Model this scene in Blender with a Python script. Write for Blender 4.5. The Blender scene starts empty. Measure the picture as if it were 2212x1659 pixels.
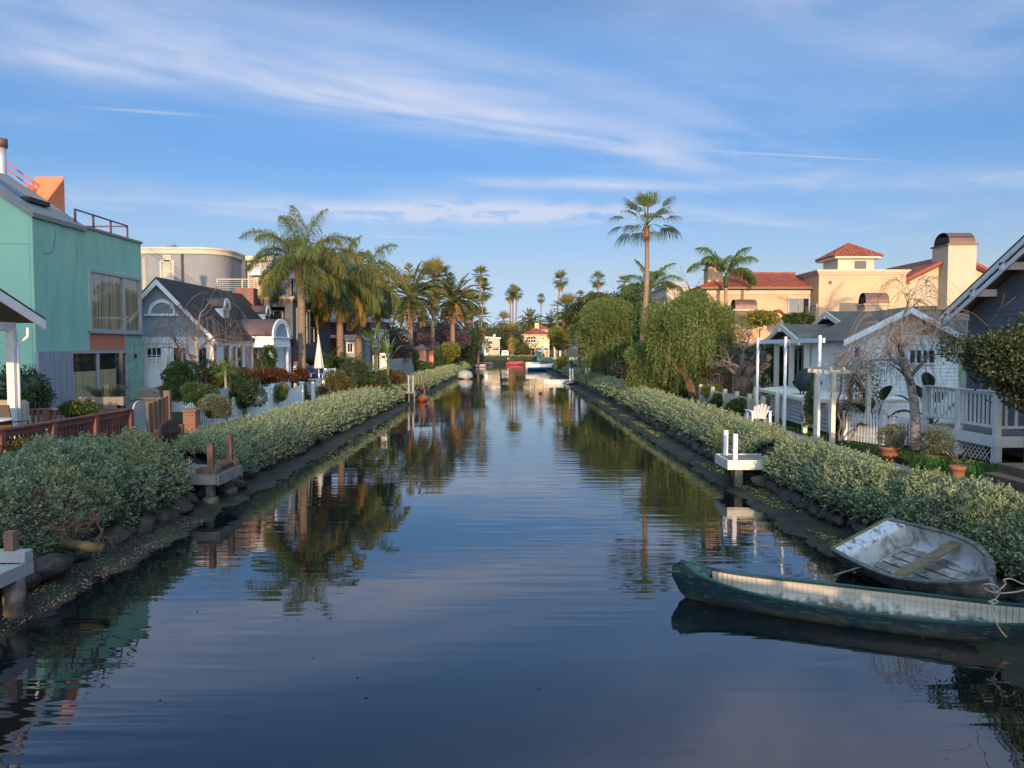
import bpy, bmesh, math, random
import numpy as np
from mathutils import Vector, Matrix
random.seed(7)
RNG = np.random.default_rng(11)
scene = bpy.context.scene
COL = scene.collection
R = math.radians
PI = math.pi
# ------------------------------------------------------------------ camera
CAMZ = 4.0
F_, CX, CY, HZ = 1659.0, 1106.0, 829.5, 752.0
PITCH = math.atan((CY - HZ) / F_)
CP, SP = math.cos(PITCH), math.sin(PITCH)
def ray(u, v):
    dx = (u - CX) / F_; dz = -(v - CY) / F_
    return Vector((dx, CP + SP * dz, -SP + CP * dz))
def at(u, v, Y):
    d = ray(u, v); return Vector((d.x * Y / d.y, Y, CAMZ + d.z * Y / d.y))
def atz(u, v, z):
    d = ray(u, v); t = (z - CAMZ) / d.z
    return Vector((d.x * t, d.y * t, z))
def atx(u, v, x):
    d = ray(u, v); t = x / d.x
    return Vector((x, d.y * t, CAMZ + d.z * t))
cam_d = bpy.data.cameras.new("camera"); cam = bpy.data.objects.new("camera", cam_d); COL.objects.link(cam)
cam.location = (0, 0, CAMZ); cam.rotation_euler = (R(90) - PITCH, 0, 0)
cam_d.sensor_width = 36.0; cam_d.lens = F_ / 2212.0 * 36.0; cam_d.clip_end = 40000; cam_d.clip_start = 0.1
scene.camera = cam
# ------------------------------------------------------------------ materials
MATS = {}
def nt(m):
    m.use_nodes = True
    return m.node_tree.nodes, m.node_tree.links
def c4(c): return (c[0], c[1], c[2], 1.0)
def mat(name, c, c2=None, scale=3.0, rough=0.7, bump=0.0, bscale=40.0, spec=0.4, metal=0.0, detail=6.0,
        stretch=(1, 1, 1), contrast=(0.35, 0.65), bdist=0.01, coat=0.0):
    m = bpy.data.materials.new(name); n, l = nt(m); b = n['Principled BSDF']
    b.inputs['Roughness'].default_value = rough; b.inputs['Specular IOR Level'].default_value = spec
    b.inputs['Metallic'].default_value = metal; b.inputs['Coat Weight'].default_value = coat
    b.inputs['Base Color'].default_value = c4(c)
    tc = n.new('ShaderNodeTexCoord'); mp = n.new('ShaderNodeMapping'); mp.inputs['Scale'].default_value = stretch
    l.new(tc.outputs['Object'], mp.inputs['Vector'])
    if c2 is not None:
        no = n.new('ShaderNodeTexNoise'); no.inputs['Scale'].default_value = scale; no.inputs['Detail'].default_value = detail
        no.inputs['Roughness'].default_value = 0.62
        l.new(mp.outputs[0], no.inputs['Vector'])
        rp = n.new('ShaderNodeValToRGB'); rp.color_ramp.elements[0].position = contrast[0]; rp.color_ramp.elements[1].position = contrast[1]
        rp.color_ramp.elements[0].color = c4(c); rp.color_ramp.elements[1].color = c4(c2)
        l.new(no.outputs['Fac'], rp.inputs[0]); l.new(rp.outputs[0], b.inputs['Base Color'])
    if bump > 0:
        nb = n.new('ShaderNodeTexNoise'); nb.inputs['Scale'].default_value = bscale; nb.inputs['Detail'].default_value = 4
        l.new(mp.outputs[0], nb.inputs['Vector'])
        bp = n.new('ShaderNodeBump'); bp.inputs['Strength'].default_value = bump; bp.inputs['Distance'].default_value = bdist
        l.new(nb.outputs['Fac'], bp.inputs['Height']); l.new(bp.outputs[0], b.inputs['Normal'])
    MATS[name] = m
    return m
def rows_mat(name, c, c2, mortar, bw, bh, msize, rough=0.8, bump=0.4, zs=1.0, axis='xy', spec=0.3, squash=1.0):
    """brick / shingle rows laid by height: X runs along the wall, Y is the height"""
    m = bpy.data.materials.new(name); n, l = nt(m); b = n['Principled BSDF']
    b.inputs['Roughness'].default_value = rough; b.inputs['Specular IOR Level'].default_value = spec
    tc = n.new('ShaderNodeTexCoord'); sx = n.new('ShaderNodeSeparateXYZ'); l.new(tc.outputs['Object'], sx.inputs[0])
    ad = n.new('ShaderNodeMath'); ad.operation = 'ADD'; l.new(sx.outputs[0], ad.inputs[0]); l.new(sx.outputs[1], ad.inputs[1])
    mz = n.new('ShaderNodeMath'); mz.operation = 'MULTIPLY'; mz.inputs[1].default_value = zs; l.new(sx.outputs[2], mz.inputs[0])
    cb = n.new('ShaderNodeCombineXYZ'); l.new(ad.outputs[0], cb.inputs[0]); l.new(mz.outputs[0], cb.inputs[1])
    br = n.new('ShaderNodeTexBrick'); l.new(cb.outputs[0], br.inputs['Vector'])
    br.inputs['Color1'].default_value = c4(c); br.inputs['Color2'].default_value = c4(c2); br.inputs['Mortar'].default_value = c4(mortar)
    br.inputs['Scale'].default_value = 1.0; br.inputs['Brick Width'].default_value = bw; br.inputs['Row Height'].default_value = bh
    br.inputs['Mortar Size'].default_value = msize; br.inputs['Mortar Smooth'].default_value = 0.3
    no = n.new('ShaderNodeTexNoise'); no.inputs['Scale'].default_value = 1.3; no.inputs['Detail'].default_value = 5
    l.new(tc.outputs['Object'], no.inputs['Vector'])
    mx = n.new('ShaderNodeMixRGB'); mx.blend_type = 'MULTIPLY'; mx.inputs[0].default_value = 0.55
    l.new(br.outputs['Color'], mx.inputs[1])
    rp = n.new('ShaderNodeValToRGB'); rp.color_ramp.elements[0].position = .3; rp.color_ramp.elements[1].position = .7
    rp.color_ramp.elements[0].color = (.5, .5, .5, 1); rp.color_ramp.elements[1].color = (1.15, 1.12, 1.1, 1)
    l.new(no.outputs['Fac'], rp.inputs[0]); l.new(rp.outputs[0], mx.inputs[2]); l.new(mx.outputs[0], b.inputs['Base Color'])
    bp = n.new('ShaderNodeBump'); bp.inputs['Strength'].default_value = bump; bp.inputs['Distance'].default_value = 0.02; bp.invert = True
    l.new(br.outputs['Fac'], bp.inputs['Height']); l.new(bp.outputs[0], b.inputs['Normal'])
    MATS[name] = m; return m
def leaf_mat(name, cols, rough=0.55, spec=0.25, trans=0.25, patch=None, pscale=0.8):
    """leaves: tone per leaf from the mesh attribute, plus larger patches of another hue"""
    m = bpy.data.materials.new(name); n, l = nt(m); b = n['Principled BSDF']
    b.inputs['Roughness'].default_value = rough; b.inputs['Specular IOR Level'].default_value = spec
    at_ = n.new('ShaderNodeAttribute'); at_.attribute_name = 'tone'
    rp = n.new('ShaderNodeValToRGB'); e = rp.color_ramp.elements
    e[0].color = c4(cols[0]); e[0].position = 0; e[1].color = c4(cols[-1]); e[1].position = 1
    for i, c in enumerate(cols[1:-1]):
        x = e.new((i + 1) / (len(cols) - 1)); x.color = c4(c)
    l.new(at_.outputs['Fac'], rp.inputs[0]); out = rp.outputs[0]
    if patch is not None:
        tc = n.new('ShaderNodeTexCoord'); no = n.new('ShaderNodeTexNoise'); no.inputs['Scale'].default_value = pscale; no.inputs['Detail'].default_value = 3
        l.new(tc.outputs['Object'], no.inputs['Vector'])
        r2 = n.new('ShaderNodeValToRGB'); r2.color_ramp.elements[0].position = .52; r2.color_ramp.elements[1].position = .66
        l.new(no.outputs['Fac'], r2.inputs[0])
        mx = n.new('ShaderNodeMixRGB'); l.new(r2.outputs[0], mx.inputs[0]); l.new(out, mx.inputs[1]); mx.inputs[2].default_value = c4(patch); out = mx.outputs[0]
    l.new(out, b.inputs['Base Color'])
    if trans > 0:
        tr = n.new('ShaderNodeBsdfTranslucent'); l.new(out, tr.inputs['Color'])
        ms = n.new('ShaderNodeMixShader'); ms.inputs[0].default_value = trans
        l.new(b.outputs[0], ms.inputs[1]); l.new(tr.outputs[0], ms.inputs[2]); l.new(ms.outputs[0], n['Material Output'].inputs['Surface'])
    MATS[name] = m; return m
def glass_mat(name, c, rough=0.04, spec=0.9):
    m = bpy.data.materials.new(name); n, l = nt(m); b = n['Principled BSDF']
    b.inputs['Base Color'].default_value = c4(c); b.inputs['Roughness'].default_value = rough; b.inputs['Specular IOR Level'].default_value = spec
    MATS[name] = m; return m
# ------------------------------------------------------------------ objects
ORG = {}
def tag(o, label=None, cat=None, group=None, kind=None):
    if label: o['label'] = label
    if cat: o['category'] = cat
    if group: o['group'] = group
    if kind: o['kind'] = kind
    return o
def thing(name, label, cat, loc=(0, 0, 0), group=None, rotz=0.0):
    o = bpy.data.objects.new(name, None); COL.objects.link(o); o.location = loc; o.empty_display_size = 0.2
    o.rotation_euler = (0, 0, rotz)
    ORG[o.name] = Vector(loc); return tag(o, label, cat, group)
def link(name, me, parent=None):
    o = bpy.data.objects.new(name, me); COL.objects.link(o)
    if parent is not None:
        o.parent = parent; ORG[o.name] = ORG[parent.name]
    else:
        ORG[o.name] = Vector((0, 0, 0))
    return o
def copy_tree(o, parent=None, loc=None, rotz=None, scale=None, label=None, group=None):
    c = o.copy(); COL.objects.link(c); ORG[c.name] = ORG[o.name]
    if parent is not None: c.parent = parent
    if loc is not None: c.location = loc
    if rotz is not None: c.rotation_euler = (0, 0, rotz)
    if scale is not None: c.scale = scale if hasattr(scale, '__len__') else (scale,) * 3
    if label: c['label'] = label
    if group: c['group'] = group
    for ch in list(o.children): copy_tree(ch, c)
    return c
class MB:
    def __init__(s): s.v = []; s.f = []
    def add(s, vs, fs):
        k = len(s.v); s.v += [tuple(x) for x in vs]; s.f += [tuple(i + k for i in f) for f in fs]; return s
    def box(s, x0, x1, y0, y1, z0, z1):
        if x0 > x1: x0, x1 = x1, x0
        if y0 > y1: y0, y1 = y1, y0
        if z0 > z1: z0, z1 = z1, z0
        vs = [(x0, y0, z0), (x1, y0, z0), (x1, y1, z0), (x0, y1, z0), (x0, y0, z1), (x1, y0, z1), (x1, y1, z1), (x0, y1, z1)]
        return s.add(vs, [(0, 3, 2, 1), (4, 5, 6, 7), (0, 1, 5, 4), (1, 2, 6, 5), (2, 3, 7, 6), (3, 0, 4, 7)])
    def bar(s, a, b, w, h, up=(0, 0, 1)):
        a = Vector(a); b = Vector(b); d = (b - a).normalized(); up = Vector(up)
        if abs(d.dot(up)) > 0.98: up = Vector((0, 1, 0))
        r = d.cross(up).normalized(); q = r.cross(d).normalized()
        vs = [p + r * sx * w / 2 + q * sz * h / 2 for p in (a, b) for sx, sz in ((-1, -1), (1, -1), (1, 1), (-1, 1))]
        return s.add(vs, [(0, 1, 2, 3), (7, 6, 5, 4), (0, 4, 5, 1), (1, 5, 6, 2), (2, 6, 7, 3), (3, 7, 4, 0)])
    def prism(s, pts, ext):
        n = len(pts); e = Vector(ext); vs = [Vector(p) for p in pts] + [Vector(p) + e for p in pts]
        return s.add(vs, [tuple(range(n))[::-1], tuple(range(n, 2 * n))] + [(i, (i + 1) % n, (i + 1) % n + n, i + n) for i in range(n)])
    def slab(s, pts, t):
        """a roof slab: quad or polygon pts, thickness t downward"""
        return s.prism([Vector(p) - Vector((0, 0, t)) for p in pts], (0, 0, t))
    def quad(s, a, b, c, d): return s.add([a, b, c, d], [(0, 1, 2, 3)])
    def tube(s, pts, rad, n=8, cap=True):
        pts = [Vector(p) for p in pts]; m = len(pts)
        if not hasattr(rad, '__len__'): rad = [rad] * m
        vs = []; ref = Vector((0.13, 0.37, 0.92)); pr = None
        for i, p in enumerate(pts):
            d = (pts[min(i + 1, m - 1)] - pts[max(i - 1, 0)])
            d = d.normalized() if d.length > 1e-9 else Vector((0, 0, 1))
            if pr is None:
                r = d.cross(ref); r = r.normalized() if r.length > 1e-3 else d.cross(Vector((1, 0, 0))).normalized()
            else:
                r = (pr - d * pr.dot(d)); r = r.normalized() if r.length > 1e-6 else pr
            pr = r; q = d.cross(r)
            vs += [p + (r * math.cos(2 * PI * k / n) + q * math.sin(2 * PI * k / n)) * rad[i] for k in range(n)]
        fs = [(i * n + k, i * n + (k + 1) % n, (i + 1) * n + (k + 1) % n, (i + 1) * n + k) for i in range(m - 1) for k in range(n)]
        if cap: fs += [tuple(range(n))[::-1], tuple((m - 1) * n + k for k in range(n))]
        return s.add(vs, fs)
    def lathe(s, c, prof, n=16, closed=True):
        c = Vector(c); vs = []; m = len(prof)
        for r, z in prof: vs += [c + Vector((r * math.cos(2 * PI * k / n), r * math.sin(2 * PI * k / n), z)) for k in range(n)]
        fs = [(i * n + k, i * n + (k + 1) % n, (i + 1) * n + (k + 1) % n, (i + 1) * n + k) for i in range(m - 1) for k in range(n)]
        if closed: fs += [tuple(range(n))[::-1], tuple((m - 1) * n + k for k in range(n))]
        return s.add(vs, fs)
    def build(s, name, m, parent=None, smooth=False, bevel=0.0, dark=None):
        me = bpy.data.meshes.new(name)
        org = ORG[parent.name] if parent is not None else Vector((0, 0, 0))
        me.from_pydata([(x - org.x, y - org.y, z - org.z) for x, y, z in s.v], [], s.f)
        if isinstance(m, str): m = MATS[m]
        me.materials.append(m)
        bm = bmesh.new(); bm.from_mesh(me); bmesh.ops.recalc_face_normals(bm, faces=bm.faces); bm.to_mesh(me); bm.free()
        if smooth: me.shade_smooth()
        o = link(name, me, parent)
        if bevel > 0:
            b = o.modifiers.new('bevel', 'BEVEL'); b.width = bevel; b.segments = 1; b.limit_method = 'ANGLE'; b.angle_limit = R(50)
        return o
def np_obj(name, V, k, m, parent=None, tone=None, extra=None, smooth=False):
    """V (n,k,3): n separate k-gons -> one mesh, tone per face"""
    n = V.shape[0]; org = ORG[parent.name] if parent is not None else Vector((0, 0, 0))
    V = V.reshape(-1, 3) - np.array([org.x, org.y, org.z])
    nv = n * k; me = bpy.data.meshes.new(name)
    ev = np.zeros((0, 3)); ef = []; 
    if extra is not None:
        ev = np.array([(x - org.x, y - org.y, z - org.z) for x, y, z in extra.v]).reshape(-1, 3); ef = extra.f
    allv = np.concatenate([V, ev]) if len(ev) else V
    me.vertices.add(len(allv)); me.vertices.foreach_set('co', allv.astype(np.float32).ravel())
    eli = np.array([i + nv for f in ef for i in f], dtype=np.int32); els = np.array([len(f) for f in ef], dtype=np.int32)
    li = np.concatenate([np.arange(nv, dtype=np.int32), eli]) if len(ef) else np.arange(nv, dtype=np.int32)
    st = np.arange(n, dtype=np.int32) * k
    if len(ef): st = np.concatenate([st, nv + np.concatenate([[0], np.cumsum(els)[:-1]]).astype(np.int32)])
    me.loops.add(len(li)); me.loops.foreach_set('vertex_index', li)
    me.polygons.add(len(st)); me.polygons.foreach_set('loop_start', st.astype(np.int32))
    me.update(calc_edges=True)
    if tone is None: tone = RNG.random(n)
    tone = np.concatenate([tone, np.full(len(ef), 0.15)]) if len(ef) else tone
    a = me.attributes.new('tone', 'FLOAT', 'FACE'); a.data.foreach_set('value', tone.astype(np.float32))
    if isinstance(m, str): m = MATS[m]
    me.materials.append(m)
    if smooth: me.shade_smooth()
    return link(name, me, parent)
def nrm(a): return a / np.maximum(np.linalg.norm(a, axis=-1, keepdims=True), 1e-9)
def leafs(P, D, L, W, rng=RNG, curl=0.15):
    """rhombic leaves rooted at P along D, length L, width W -> (n,4,3)"""
    n = len(P); D = nrm(D); L = np.broadcast_to(L, (n,))[:, None]; W = np.broadcast_to(W, (n,))[:, None]
    S = nrm(np.cross(D, nrm(rng.normal(size=(n, 3)))))
    Nn = np.cross(D, S)
    mid = P + D * L * 0.5 + Nn * L * curl
    return np.stack([P, mid + S * W * .5, P + D * L, mid - S * W * .5], axis=1)
# ------------------------------------------------------------------ palette
mat('green_stucco', (.28, .50, .40), (.19, .38, .315), scale=1.6, rough=.9, bump=.35, bscale=60, contrast=(.3, .75), stretch=(1, 1, .35))
mat('green_stucco_lit', (.30, .50, .37), (.26, .46, .345), scale=.9, rough=.9, bump=.25, bscale=60)  # paler copy of the green stucco; the gable's soft light put into its colour
mat('orange_stucco', (.62, .20, .085), (.54, .165, .07), scale=2, rough=.9, bump=.2, bscale=60)
mat('salmon_panel', (.50, .17, .10), (.44, .15, .09), scale=2, rough=.9, bump=.1)
mat('grey_metal_roof', (.23, .21, .21), (.19, .175, .18), scale=2, rough=.6, bump=.1)
mat('purple_rail', (.085, .03, .055), rough=.5)
mat('pink_rail', (.45, .09, .12), rough=.5)
mat('zinc_frame', (.33, .335, .38), (.28, .285, .33), scale=4, rough=.45)
mat('zinc_sheet', (.33, .345, .41), (.19, .19, .22), scale=1.6, rough=.6, stretch=(1, 5, .25), contrast=(.3, .7))
mat('cream_curtain', (.42, .33, .20), (.30, .23, .13), scale=1.0, rough=.9, stretch=(1, 14, .1), contrast=(.42, .58))
mat('white_paint', (.72, .72, .73), (.56, .56, .57), scale=5, rough=.6, bump=.1, bscale=25, contrast=(.3, .8))
mat('white_trim', (.66, .67, .70), (.58, .59, .62), scale=3, rough=.55)
mat('warm_white', (.68, .62, .52), (.58, .53, .45), scale=3, rough=.6, bump=.08)
mat('bright_white', (.74, .74, .76), (.64, .64, .67), scale=3, rough=.6)
mat('blue_siding', (.26, .32, .38), (.22, .275, .33), scale=1.5, rough=.7)
mat('dark_blue_siding', (.13, .15, .185), (.105, .12, .15), scale=1.5, rough=.7)
rows_mat('dark_shingle', (.055, .05, .052), (.038, .035, .037), (.018, .016, .017), .32, .16, .012, bump=.6, zs=1.4)
rows_mat('brown_shingle', (.17, .145, .12), (.135, .115, .095), (.07, .06, .05), .34, .1, .008, bump=.6, zs=2.6)
rows_mat('red_brick', (.26, .085, .05), (.19, .06, .04), (.22, .19, .16), .22, .075, .012, bump=.5)
mat('brown_metal', (.115, .07, .065), (.085, .052, .05), scale=2, rough=.5, bump=.05)
mat('copper', (.19, .10, .075), (.11, .06, .05), scale=3, rough=.42, metal=.35)
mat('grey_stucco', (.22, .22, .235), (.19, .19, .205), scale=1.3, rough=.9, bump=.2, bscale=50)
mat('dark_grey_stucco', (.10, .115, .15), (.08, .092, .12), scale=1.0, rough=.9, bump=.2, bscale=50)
mat('recess_dark', (.03, .033, .042), rough=.9)  # near-black: shade inside openings and under the deck put into colour
mat('cornice_cream', (.52, .43, .33), (.46, .375, .29), scale=3, rough=.7)
mat('steel', (.45, .45, .46), rough=.35, metal=.4)
mat('cream_stucco', (.53, .345, .21), (.47, .305, .185), scale=.7, rough=.9, bump=.2, bscale=50, contrast=(.3, .75))
mat('pale_stucco', (.44, .37, .27), (.39, .33, .245), scale=.7, rough=.9, bump=.2, bscale=50)
mat('red_tile', (.31, .075, .04), (.17, .045, .028), scale=2.2, rough=.75, bump=.25, bscale=9, contrast=(.3, .7))
mat('old_tile', (.20, .075, .05), (.13, .05, .04), scale=2.2, rough=.8, bump=.25, bscale=9)
mat('gutter_brown', (.10, .065, .045), rough=.5)
mat('red_fence', (.20, .07, .055), (.135, .048, .04), scale=2.5, rough=.75, bump=.2, bscale=30, stretch=(1, 1, .3))
mat('brown_wood', (.18, .105, .075), (.10, .058, .045), scale=3, rough=.8, bump=.3, bscale=30, stretch=(1, 1, .2))
mat('dark_wood', (.085, .045, .035), (.05, .028, .024), scale=3, rough=.8, bump=.3, bscale=30, stretch=(1, 1, .2))
mat('grey_wood', (.23, .21, .205), (.13, .115, .11), scale=3, rough=.85, bump=.3, bscale=30, stretch=(.3, 1, 1))
mat('grey_board', (.30, .30, .315), (.25, .25, .265), scale=3, rough=.8, bump=.2, bscale=30, stretch=(1, 1, .2))
mat('deck_grey', (.20, .21, .235), (.15, .155, .175), scale=4, rough=.8, bump=.2)
mat('step_wood', (.115, .09, .062), (.075, .058, .04), scale=4, rough=.85, bump=.3, stretch=(.4, 1, 1))
mat('concrete', (.26, .25, .235), (.17, .165, .155), scale=4, rough=.9, bump=.4, bscale=18)
mat('wet_concrete', (.12, .115, .10), (.05, .05, .045), scale=5, rough=.7, bump=.6, bscale=14, bdist=.02)
mat('pavement', (.30, .28, .25), (.22, .21, .19), scale=1.2, rough=.9, bump=.2, bscale=30)
mat('asphalt', (.055, .055, .057), (.04, .04, .042), scale=2, rough=.9, bump=.2)
mat('garden_soil', (.045, .042, .022), (.03, .045, .014), scale=.6, rough=1, bump=.5, bscale=8, bdist=.04)
mat('rock', (.055, .048, .042), (.022, .021, .02), scale=3, rough=.75, bump=.7, bscale=6, bdist=.03)
mat('palm_trunk', (.24, .17, .12), (.15, .105, .075), scale=3, rough=.9, bump=.8, bscale=5, stretch=(.6, .6, 5), bdist=.03)
mat('palm_trunk_pink', (.33, .20, .135), (.22, .13, .09), scale=3, rough=.9, bump=.8, bscale=5, stretch=(.6, .6, 5), bdist=.03)
mat('bark', (.17, .12, .085), (.09, .065, .048), scale=5, rough=.95, bump=.9, bscale=12, bdist=.03, stretch=(1, 1, .4))
mat('red_bark', (.25, .13, .075), (.15, .08, .05), scale=5, rough=.95, bump=.9, bscale=12, bdist=.03, stretch=(1, 1, .4))
mat('pale_bark', (.36, .30, .25), (.11, .09, .08), scale=6, rough=.9, bump=.5, bscale=12, stretch=(1, 1, 2.5), contrast=(.45, .62))
mat('twig', (.20, .16, .13), (.12, .095, .08), scale=4, rough=.9)
mat('twig_red', (.17, .12, .105), (.11, .08, .072), scale=4, rough=.9)
mat('palm_boot', (.27, .11, .05), (.17, .07, .035), scale=4, rough=.7, stretch=(1, 1, .2))
mat('terracotta', (.27, .105, .06), (.18, .075, .048), scale=6, rough=.85, bump=.2)
mat('navy_fabric', (.018, .025, .075), rough=.9, bump=.2, bscale=60)
mat('white_canvas', (.55, .53, .50), (.46, .445, .425), scale=3, rough=.9, bump=.2, stretch=(1, 1, .3))
mat('brown_canvas', (.10, .075, .065), (.08, .06, .052), scale=5, rough=.9, bump=.2)
mat('black_cover', (.012, .014, .022), (.02, .022, .03), scale=5, rough=.6, bump=.4, bscale=8, bdist=.03)
mat('black_metal', (.015, .015, .017), rough=.5)
mat('beige_wall', (.38, .33, .27), (.33, .285, .235), scale=2, rough=.9, bump=.3, bscale=40)
mat('grey_brown', (.19, .16, .135), (.15, .125, .105), scale=3, rough=.85, bump=.2)
mat('teal_paint', (.008, .045, .052), (.012, .07, .07), scale=8, rough=.45)
mat('rope', (.36, .31, .25), (.25, .21, .17), scale=30, rough=.9, bump=.6, bscale=120)
mat('yellow_pipe', (.08, .068, .02), (.05, .042, .015), scale=6, rough=.6)
mat('red_cloth', (.42, .075, .05), (.33, .06, .04), scale=4, rough=.8, bump=.4, bscale=10)
mat('boat_red', (.33, .04, .045), rough=.4)
mat('boat_blue', (.03, .12, .24), rough=.4)
mat('boat_orange', (.55, .13, .035), rough=.4)
mat('boat_white', (.60, .55, .51), (.5, .46, .43), scale=4, rough=.5)
mat('tarp', (.50, .47, .46), (.36, .335, .33), scale=3, rough=.6, bump=.5, bscale=6, bdist=.05)
mat('car_white', (.72, .72, .73), rough=.25, coat=.5)
mat('car_blue', (.10, .13, .19), rough=.25, coat=.5)
mat('tyre', (.02, .02, .02), rough=.9)
mat('chrome', (.5, .5, .5), rough=.2, metal=.8)
mat('lamp_red', (.4, .02, .02), rough=.3)
mat('number_plate', (.6, .6, .58), rough=.5)
mat('skin', (.42, .25, .17), rough=.6)
mat('hair_dark', (.04, .028, .02), rough=.7)
mat('hair_grey', (.28, .26, .24), rough=.7)
mat('cloth_navy', (.03, .035, .06), rough=.9)
mat('cloth_tan', (.32, .25, .18), rough=.9)
mat('cloth_cream', (.55, .48, .40), rough=.9)
mat('cloth_dark', (.025, .025, .03), rough=.9)
mat('cloth_blue', (.13, .20, .29), rough=.9)
mat('duck_brown', (.07, .05, .035), (.035, .025, .02), scale=14, rough=.8)
mat('duck_bill', (.25, .17, .05), rough=.5)
mat('duck_head', (.025, .03, .02), rough=.6)
mat('hills_green', (.06, .08, .06), (.09, .09, .065), scale=.0012, rough=1)
mat('awning_blue', (.05, .055, .075), rough=.8)
mat('teal_box', (.03, .17, .14), rough=.7)
mat('shed_green', (.02, .07, .045), rough=.8)
mat('yellow_flower', (.75, .45, .03), rough=.7)
mat('blue_pot', (.02, .028, .06), rough=.35)
mat('gravel_stone', (.20, .19, .17), rough=.9)
glass_mat('dark_glass', (.012, .015, .02))
glass_mat('sky_glass', (.05, .07, .09))
def curtain_glass():
    m = bpy.data.materials.new('curtained_glass'); n, l = nt(m); b = n['Principled BSDF']; b.inputs['Roughness'].default_value = .9
    tc = n.new('ShaderNodeTexCoord'); mp = n.new('ShaderNodeMapping'); mp.inputs['Scale'].default_value = (7, 7, .12); l.new(tc.outputs['Object'], mp.inputs['Vector'])
    no = n.new('ShaderNodeTexNoise'); no.inputs['Scale'].default_value = 1.6; no.inputs['Detail'].default_value = 4; l.new(mp.outputs[0], no.inputs['Vector'])
    r = n.new('ShaderNodeValToRGB'); r.color_ramp.elements[0].position = .38; r.color_ramp.elements[1].position = .62
    r.color_ramp.elements[0].color = (.13, .10, .06, 1); r.color_ramp.elements[1].color = (.36, .29, .18, 1); l.new(no.outputs['Fac'], r.inputs[0]); l.new(r.outputs[0], b.inputs['Base Color'])
    b.inputs['Coat Weight'].default_value = 1.0; b.inputs['Coat Roughness'].default_value = .01; b.inputs['Coat IOR'].default_value = 1.9; MATS['curtained_glass'] = m
curtain_glass()
# leaves
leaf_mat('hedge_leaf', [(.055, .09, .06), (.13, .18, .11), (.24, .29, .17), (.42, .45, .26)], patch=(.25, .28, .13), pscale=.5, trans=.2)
leaf_mat('hedge_core', [(.04, .045, .028), (.06, .055, .035)], trans=0)
leaf_mat('dark_leaf', [(.018, .035, .014), (.035, .06, .02), (.07, .10, .03)], trans=.2, spec=.4)
leaf_mat('mid_leaf', [(.03, .055, .015), (.06, .10, .025), (.12, .16, .045)], trans=.3)
leaf_mat('olive_leaf', [(.06, .065, .02), (.10, .10, .03), (.17, .15, .05)], trans=.3)
leaf_mat('pepper_leaf', [(.08, .12, .035), (.15, .20, .055), (.26, .30, .10)], trans=.35)
leaf_mat('fern_green', [(.02, .05, .015), (.05, .09, .025), (.09, .14, .04)], trans=.3)
leaf_mat('queen_leaf', [(.055, .085, .028), (.10, .14, .045), (.18, .20, .07)], patch=(.20, .16, .035), pscale=.3, trans=.3)
leaf_mat('queen_dry', [(.20, .13, .025), (.28, .19, .04), (.33, .22, .07)], trans=.3)
leaf_mat('fan_leaf', [(.055, .085, .022), (.095, .13, .035), (.17, .18, .05)], trans=.3)
leaf_mat('fan_leaf_warm', [(.09, .10, .025), (.15, .15, .04), (.24, .19, .06)], trans=.3)
leaf_mat('dry_skirt', [(.19, .115, .05), (.30, .18, .08), (.38, .25, .12)], trans=.15)
leaf_mat('date_leaf', [(.045, .06, .02), (.08, .095, .032), (.14, .14, .05)], trans=.2)
leaf_mat('king_leaf', [(.06, .12, .025), (.12, .19, .045), (.24, .29, .10)], trans=.35)
leaf_mat('banana_leaf', [(.04, .09, .02), (.07, .13, .03), (.13, .19, .05)], trans=.35, spec=.5)
leaf_mat('big_leaf', [(.015, .05, .02), (.025, .07, .025), (.04, .10, .03)], trans=.25, spec=.5)
leaf_mat('red_leaf', [(.06, .03, .015), (.11, .04, .022), (.16, .065, .03)], trans=.3)
leaf_mat('orange_leaf', [(.28, .11, .02), (.38, .17, .03), (.30, .20, .04)], trans=.3)
leaf_mat('yellow_leaf', [(.10, .12, .02), (.20, .20, .03), (.30, .27, .05)], trans=.3)
leaf_mat('bougain_leaf', [(.06, .045, .045), (.12, .08, .085), (.20, .13, .14)], trans=.3)
leaf_mat('grey_leaf', [(.07, .09, .06), (.12, .14, .095), (.20, .21, .14)], trans=.2)
leaf_mat('bush_leaf', [(.015, .03, .012), (.03, .05, .018), (.06, .085, .03), (.22, .22, .11)], trans=.2, spec=.5)
leaf_mat('brown_leaf', [(.07, .035, .02), (.11, .055, .03), (.13, .09, .04)], trans=.2)
leaf_mat('papaya_leaf', [(.10, .17, .03), (.14, .22, .045), (.2, .27, .06)], trans=.35)
leaf_mat('grass_blade', [(.03, .09, .015), (.06, .15, .025), (.13, .21, .04)], trans=.3)
leaf_mat('lawn', [(.02, .05, .012), (.04, .08, .02)], trans=.1)
leaf_mat('algae', [(.10, .13, .03), (.17, .20, .06), (.24, .26, .10)], trans=0)
leaf_mat('gravel_bits', [(.05, .045, .04), (.12, .11, .10), (.30, .28, .26)], trans=0)
mat('salmon_wall', (.55, .21, .12), (.48, .18, .10), scale=2, rough=.9)
mat('brick_red', (.24, .10, .075), (.18, .08, .06), scale=2, rough=.9)
mat('cream_yellow', (.52, .42, .25), (.47, .38, .23), scale=.5, rough=.9)

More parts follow.
